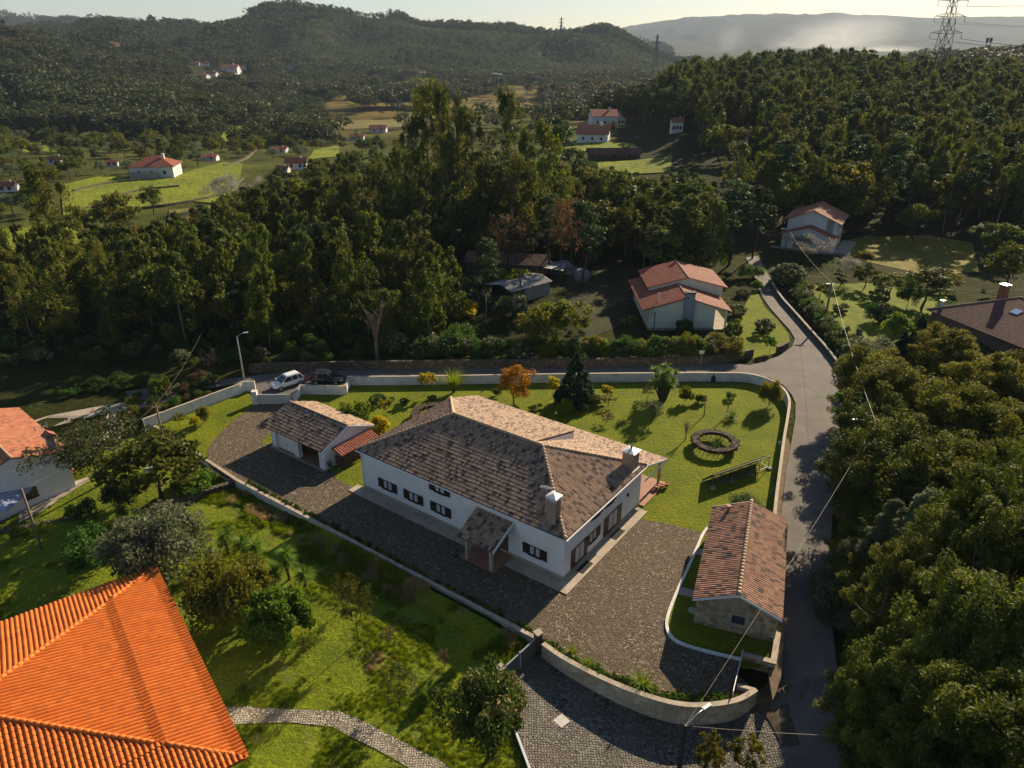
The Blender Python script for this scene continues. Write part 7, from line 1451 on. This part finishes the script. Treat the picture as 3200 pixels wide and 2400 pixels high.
for _ in range(420):
    f=rng.random(); a=P(1680,1998); b=P(760,1512)
    if rng.random()<.45: wl.append((a[0]+(b[0]-a[0])*f+rng.normal()*.12+.25,a[1]+(b[1]-a[1])*f+rng.normal()*.12+.3))
    else:
        i_=rng.integers(0,9); q0=P(*_wp[i_],.25);q1=P(*_wp[i_+1],.25); d_=abs(rng.normal())*.35+.3; wl.append((q0[0]+(q1[0]-q0[0])*f+.2*d_,q0[1]+(q1[1]-q0[1])*f+d_))
wl=np.array(wl); scatter('yard_weeds',np.stack([wl[:,0],wl[:,1],np.full(len(wl),.02)],1),rng.uniform(.07,.22,len(wl)),rng.choice([0,1,4,5],len(wl)),c_ub,'small weeds growing in the yard cobbles along the walls',cat='weeds')
# grass tufts on the rough lawn
def tuft(seed,n,h,m):
    rg=np.random.default_rng(seed); V=[];Fs=[]
    for i in range(n):
        a=rg.random()*6.28; r=rg.random()*.22; x,y=math.cos(a)*r,math.sin(a)*r; b=rg.random()*6.28; l=h*rg.uniform(.5,1.1); w_=.018; dx,dy=math.cos(b)*w_,math.sin(b)*w_; ox,oy=rg.normal(size=2)*.35*l; k=len(V)
        V+=[(x-dx,y-dy,0),(x+dx,y+dy,0),(x+ox+dx*.3,y+oy+dy*.3,l),(x+ox-dx*.3,y+oy-dy*.3,l*.97)]; Fs.append((k,k+1,k+2,k+3))
    return npmesh('t',np.array(V),np.array(Fs),LF[m],rg.random(len(Fs)),link=False),h
LF['grassb']=leafmat('leaf_grass',(.075,.13,.008),(.15,.23,.014),(.24,.26,.04),.2,.5,hv=.03,vv=.3); LF['dry']=leafmat('leaf_dry_grass',(.26,.21,.09),(.42,.34,.16),None,0,.4,hv=.02,vv=.25)
c_t,_=protoset('tuftmodel',[tuft(1,46,.20,'grassb'),tuft(2,46,.26,'grassb'),tuft(3,40,.30,'dry')])
lp=[p for n_,p in PATCH if n_=='lower_lawn'][0]; X=rng.uniform(-60,6,60000);Y=rng.uniform(18,66,60000); sp=[p for n_,p in PATCH if n_=='stone_path'][0]
k=inpoly(X,Y,lp)&~inpoly(X,Y,sp)&(_vn(X,Y,2.3)+.35*_vn(X,Y,.7)>.72); X,Y=X[k],Y[k]
a,n_=_lines[1]; s=(X-a[0])*n_[0]+(Y-a[1])*n_[1]
X=X[s>.2];Y=Y[s>.2];s=s[s>.2]; dr=(_vn(X+7,Y,3.1)>.86)|((s<2.2)&(_vn(X,Y,1.5)>.6)); idx=np.where(dr,2,rng.integers(0,2,len(X)))
scatter('rough_grass',np.stack([X,Y,hgt(X,Y)+.1],1),rng.uniform(.4,.95,len(X))*np.where(s<3,1.9,1),idx,c_t,'uneven tufts of grass on the sloping plot below the retaining wall',cat='grass')
# ================================================================== HAZE AND SMOKE
m=bpy.data.materials.new('haze'); m.use_nodes=True; n=m.node_tree; n.nodes.remove(n.nodes['Principled BSDF']); pv=n.nodes.new('ShaderNodeVolumePrincipled'); pv.inputs['Color'].default_value=(.60,.77,1,1); pv.inputs['Density'].default_value=HAZE if 'HAZE' in globals() else 6e-5; pv.inputs['Anisotropy'].default_value=.0
n.links.new(pv.outputs[0],n.nodes['Material Output'].inputs['Volume'])
hb=MB().box((-10600,-10600,-70),(10600,10600,500)).build('haze',m); tag(hb,kind='stuff')

def smoke(u,v,Y,wpx,hpx,dens,label,seed,tilt=0):
    q=PY(u,v,Y); ppm=F/(Y*math.cos(PT)+(H-q[2])*math.sin(PT)); W_=wpx/ppm/2;Hh=hpx/ppm/2
    m=bpy.data.materials.new('smoke'); m.use_nodes=True; n=m.node_tree; n.nodes.remove(n.nodes['Principled BSDF']); pv=n.nodes.new('ShaderNodeVolumePrincipled'); pv.inputs['Color'].default_value=(.95,.97,1,1); pv.inputs['Anisotropy'].default_value=.45
    tc=n.nodes.new('ShaderNodeTexCoord'); ns=noise(n,1.6,4,.6,tc.outputs['Object'],.6); ln=nd(n,'ShaderNodeVectorMath',operation='LENGTH'); n.links.new(tc.outputs['Object'],ln.inputs[0])
    a=nd(n,'ShaderNodeMapRange'); a.inputs[1].default_value=.1;a.inputs[2].default_value=1.;a.inputs[3].default_value=1;a.inputs[4].default_value=0; n.links.new(ln.outputs['Value'],a.inputs[0])
    b=nd(n,'ShaderNodeMapRange'); b.inputs[1].default_value=.3;b.inputs[2].default_value=.85; n.links.new(ns.outputs[0],b.inputs[0])
    c=nd(n,'ShaderNodeMath',operation='MULTIPLY'); n.links.new(a.outputs[0],c.inputs[0]);n.links.new(b.outputs[0],c.inputs[1]); d=nd(n,'ShaderNodeMath',operation='MULTIPLY'); n.links.new(c.outputs[0],d.inputs[0]); d.inputs[1].default_value=dens; n.links.new(d.outputs[0],pv.inputs['Density'])
    n.links.new(pv.outputs[0],n.nodes['Material Output'].inputs['Volume']); pr=[(math.sin(t*PI/12)+.001,-math.cos(t*PI/12)) for t in range(13)]
    o=MB().lathe(pr,24).build('smoke',m); o.location=q; o.scale=(W_,W_*.6,Hh); o.rotation_euler=(0,tilt,0); tag(o,label,'smoke',None,'stuff')
smoke(2285,125,5200,110,120,.0035,'thin plume of white smoke rising before the far mountain at left',1,.2)
smoke(2600,130,5200,480,170,.0032,'wide drift of pale smoke over the far valley',2,-.15)
smoke(2700,175,4800,360,60,.007,'low bright bank of smoke behind the wooded hill',3,-.1)
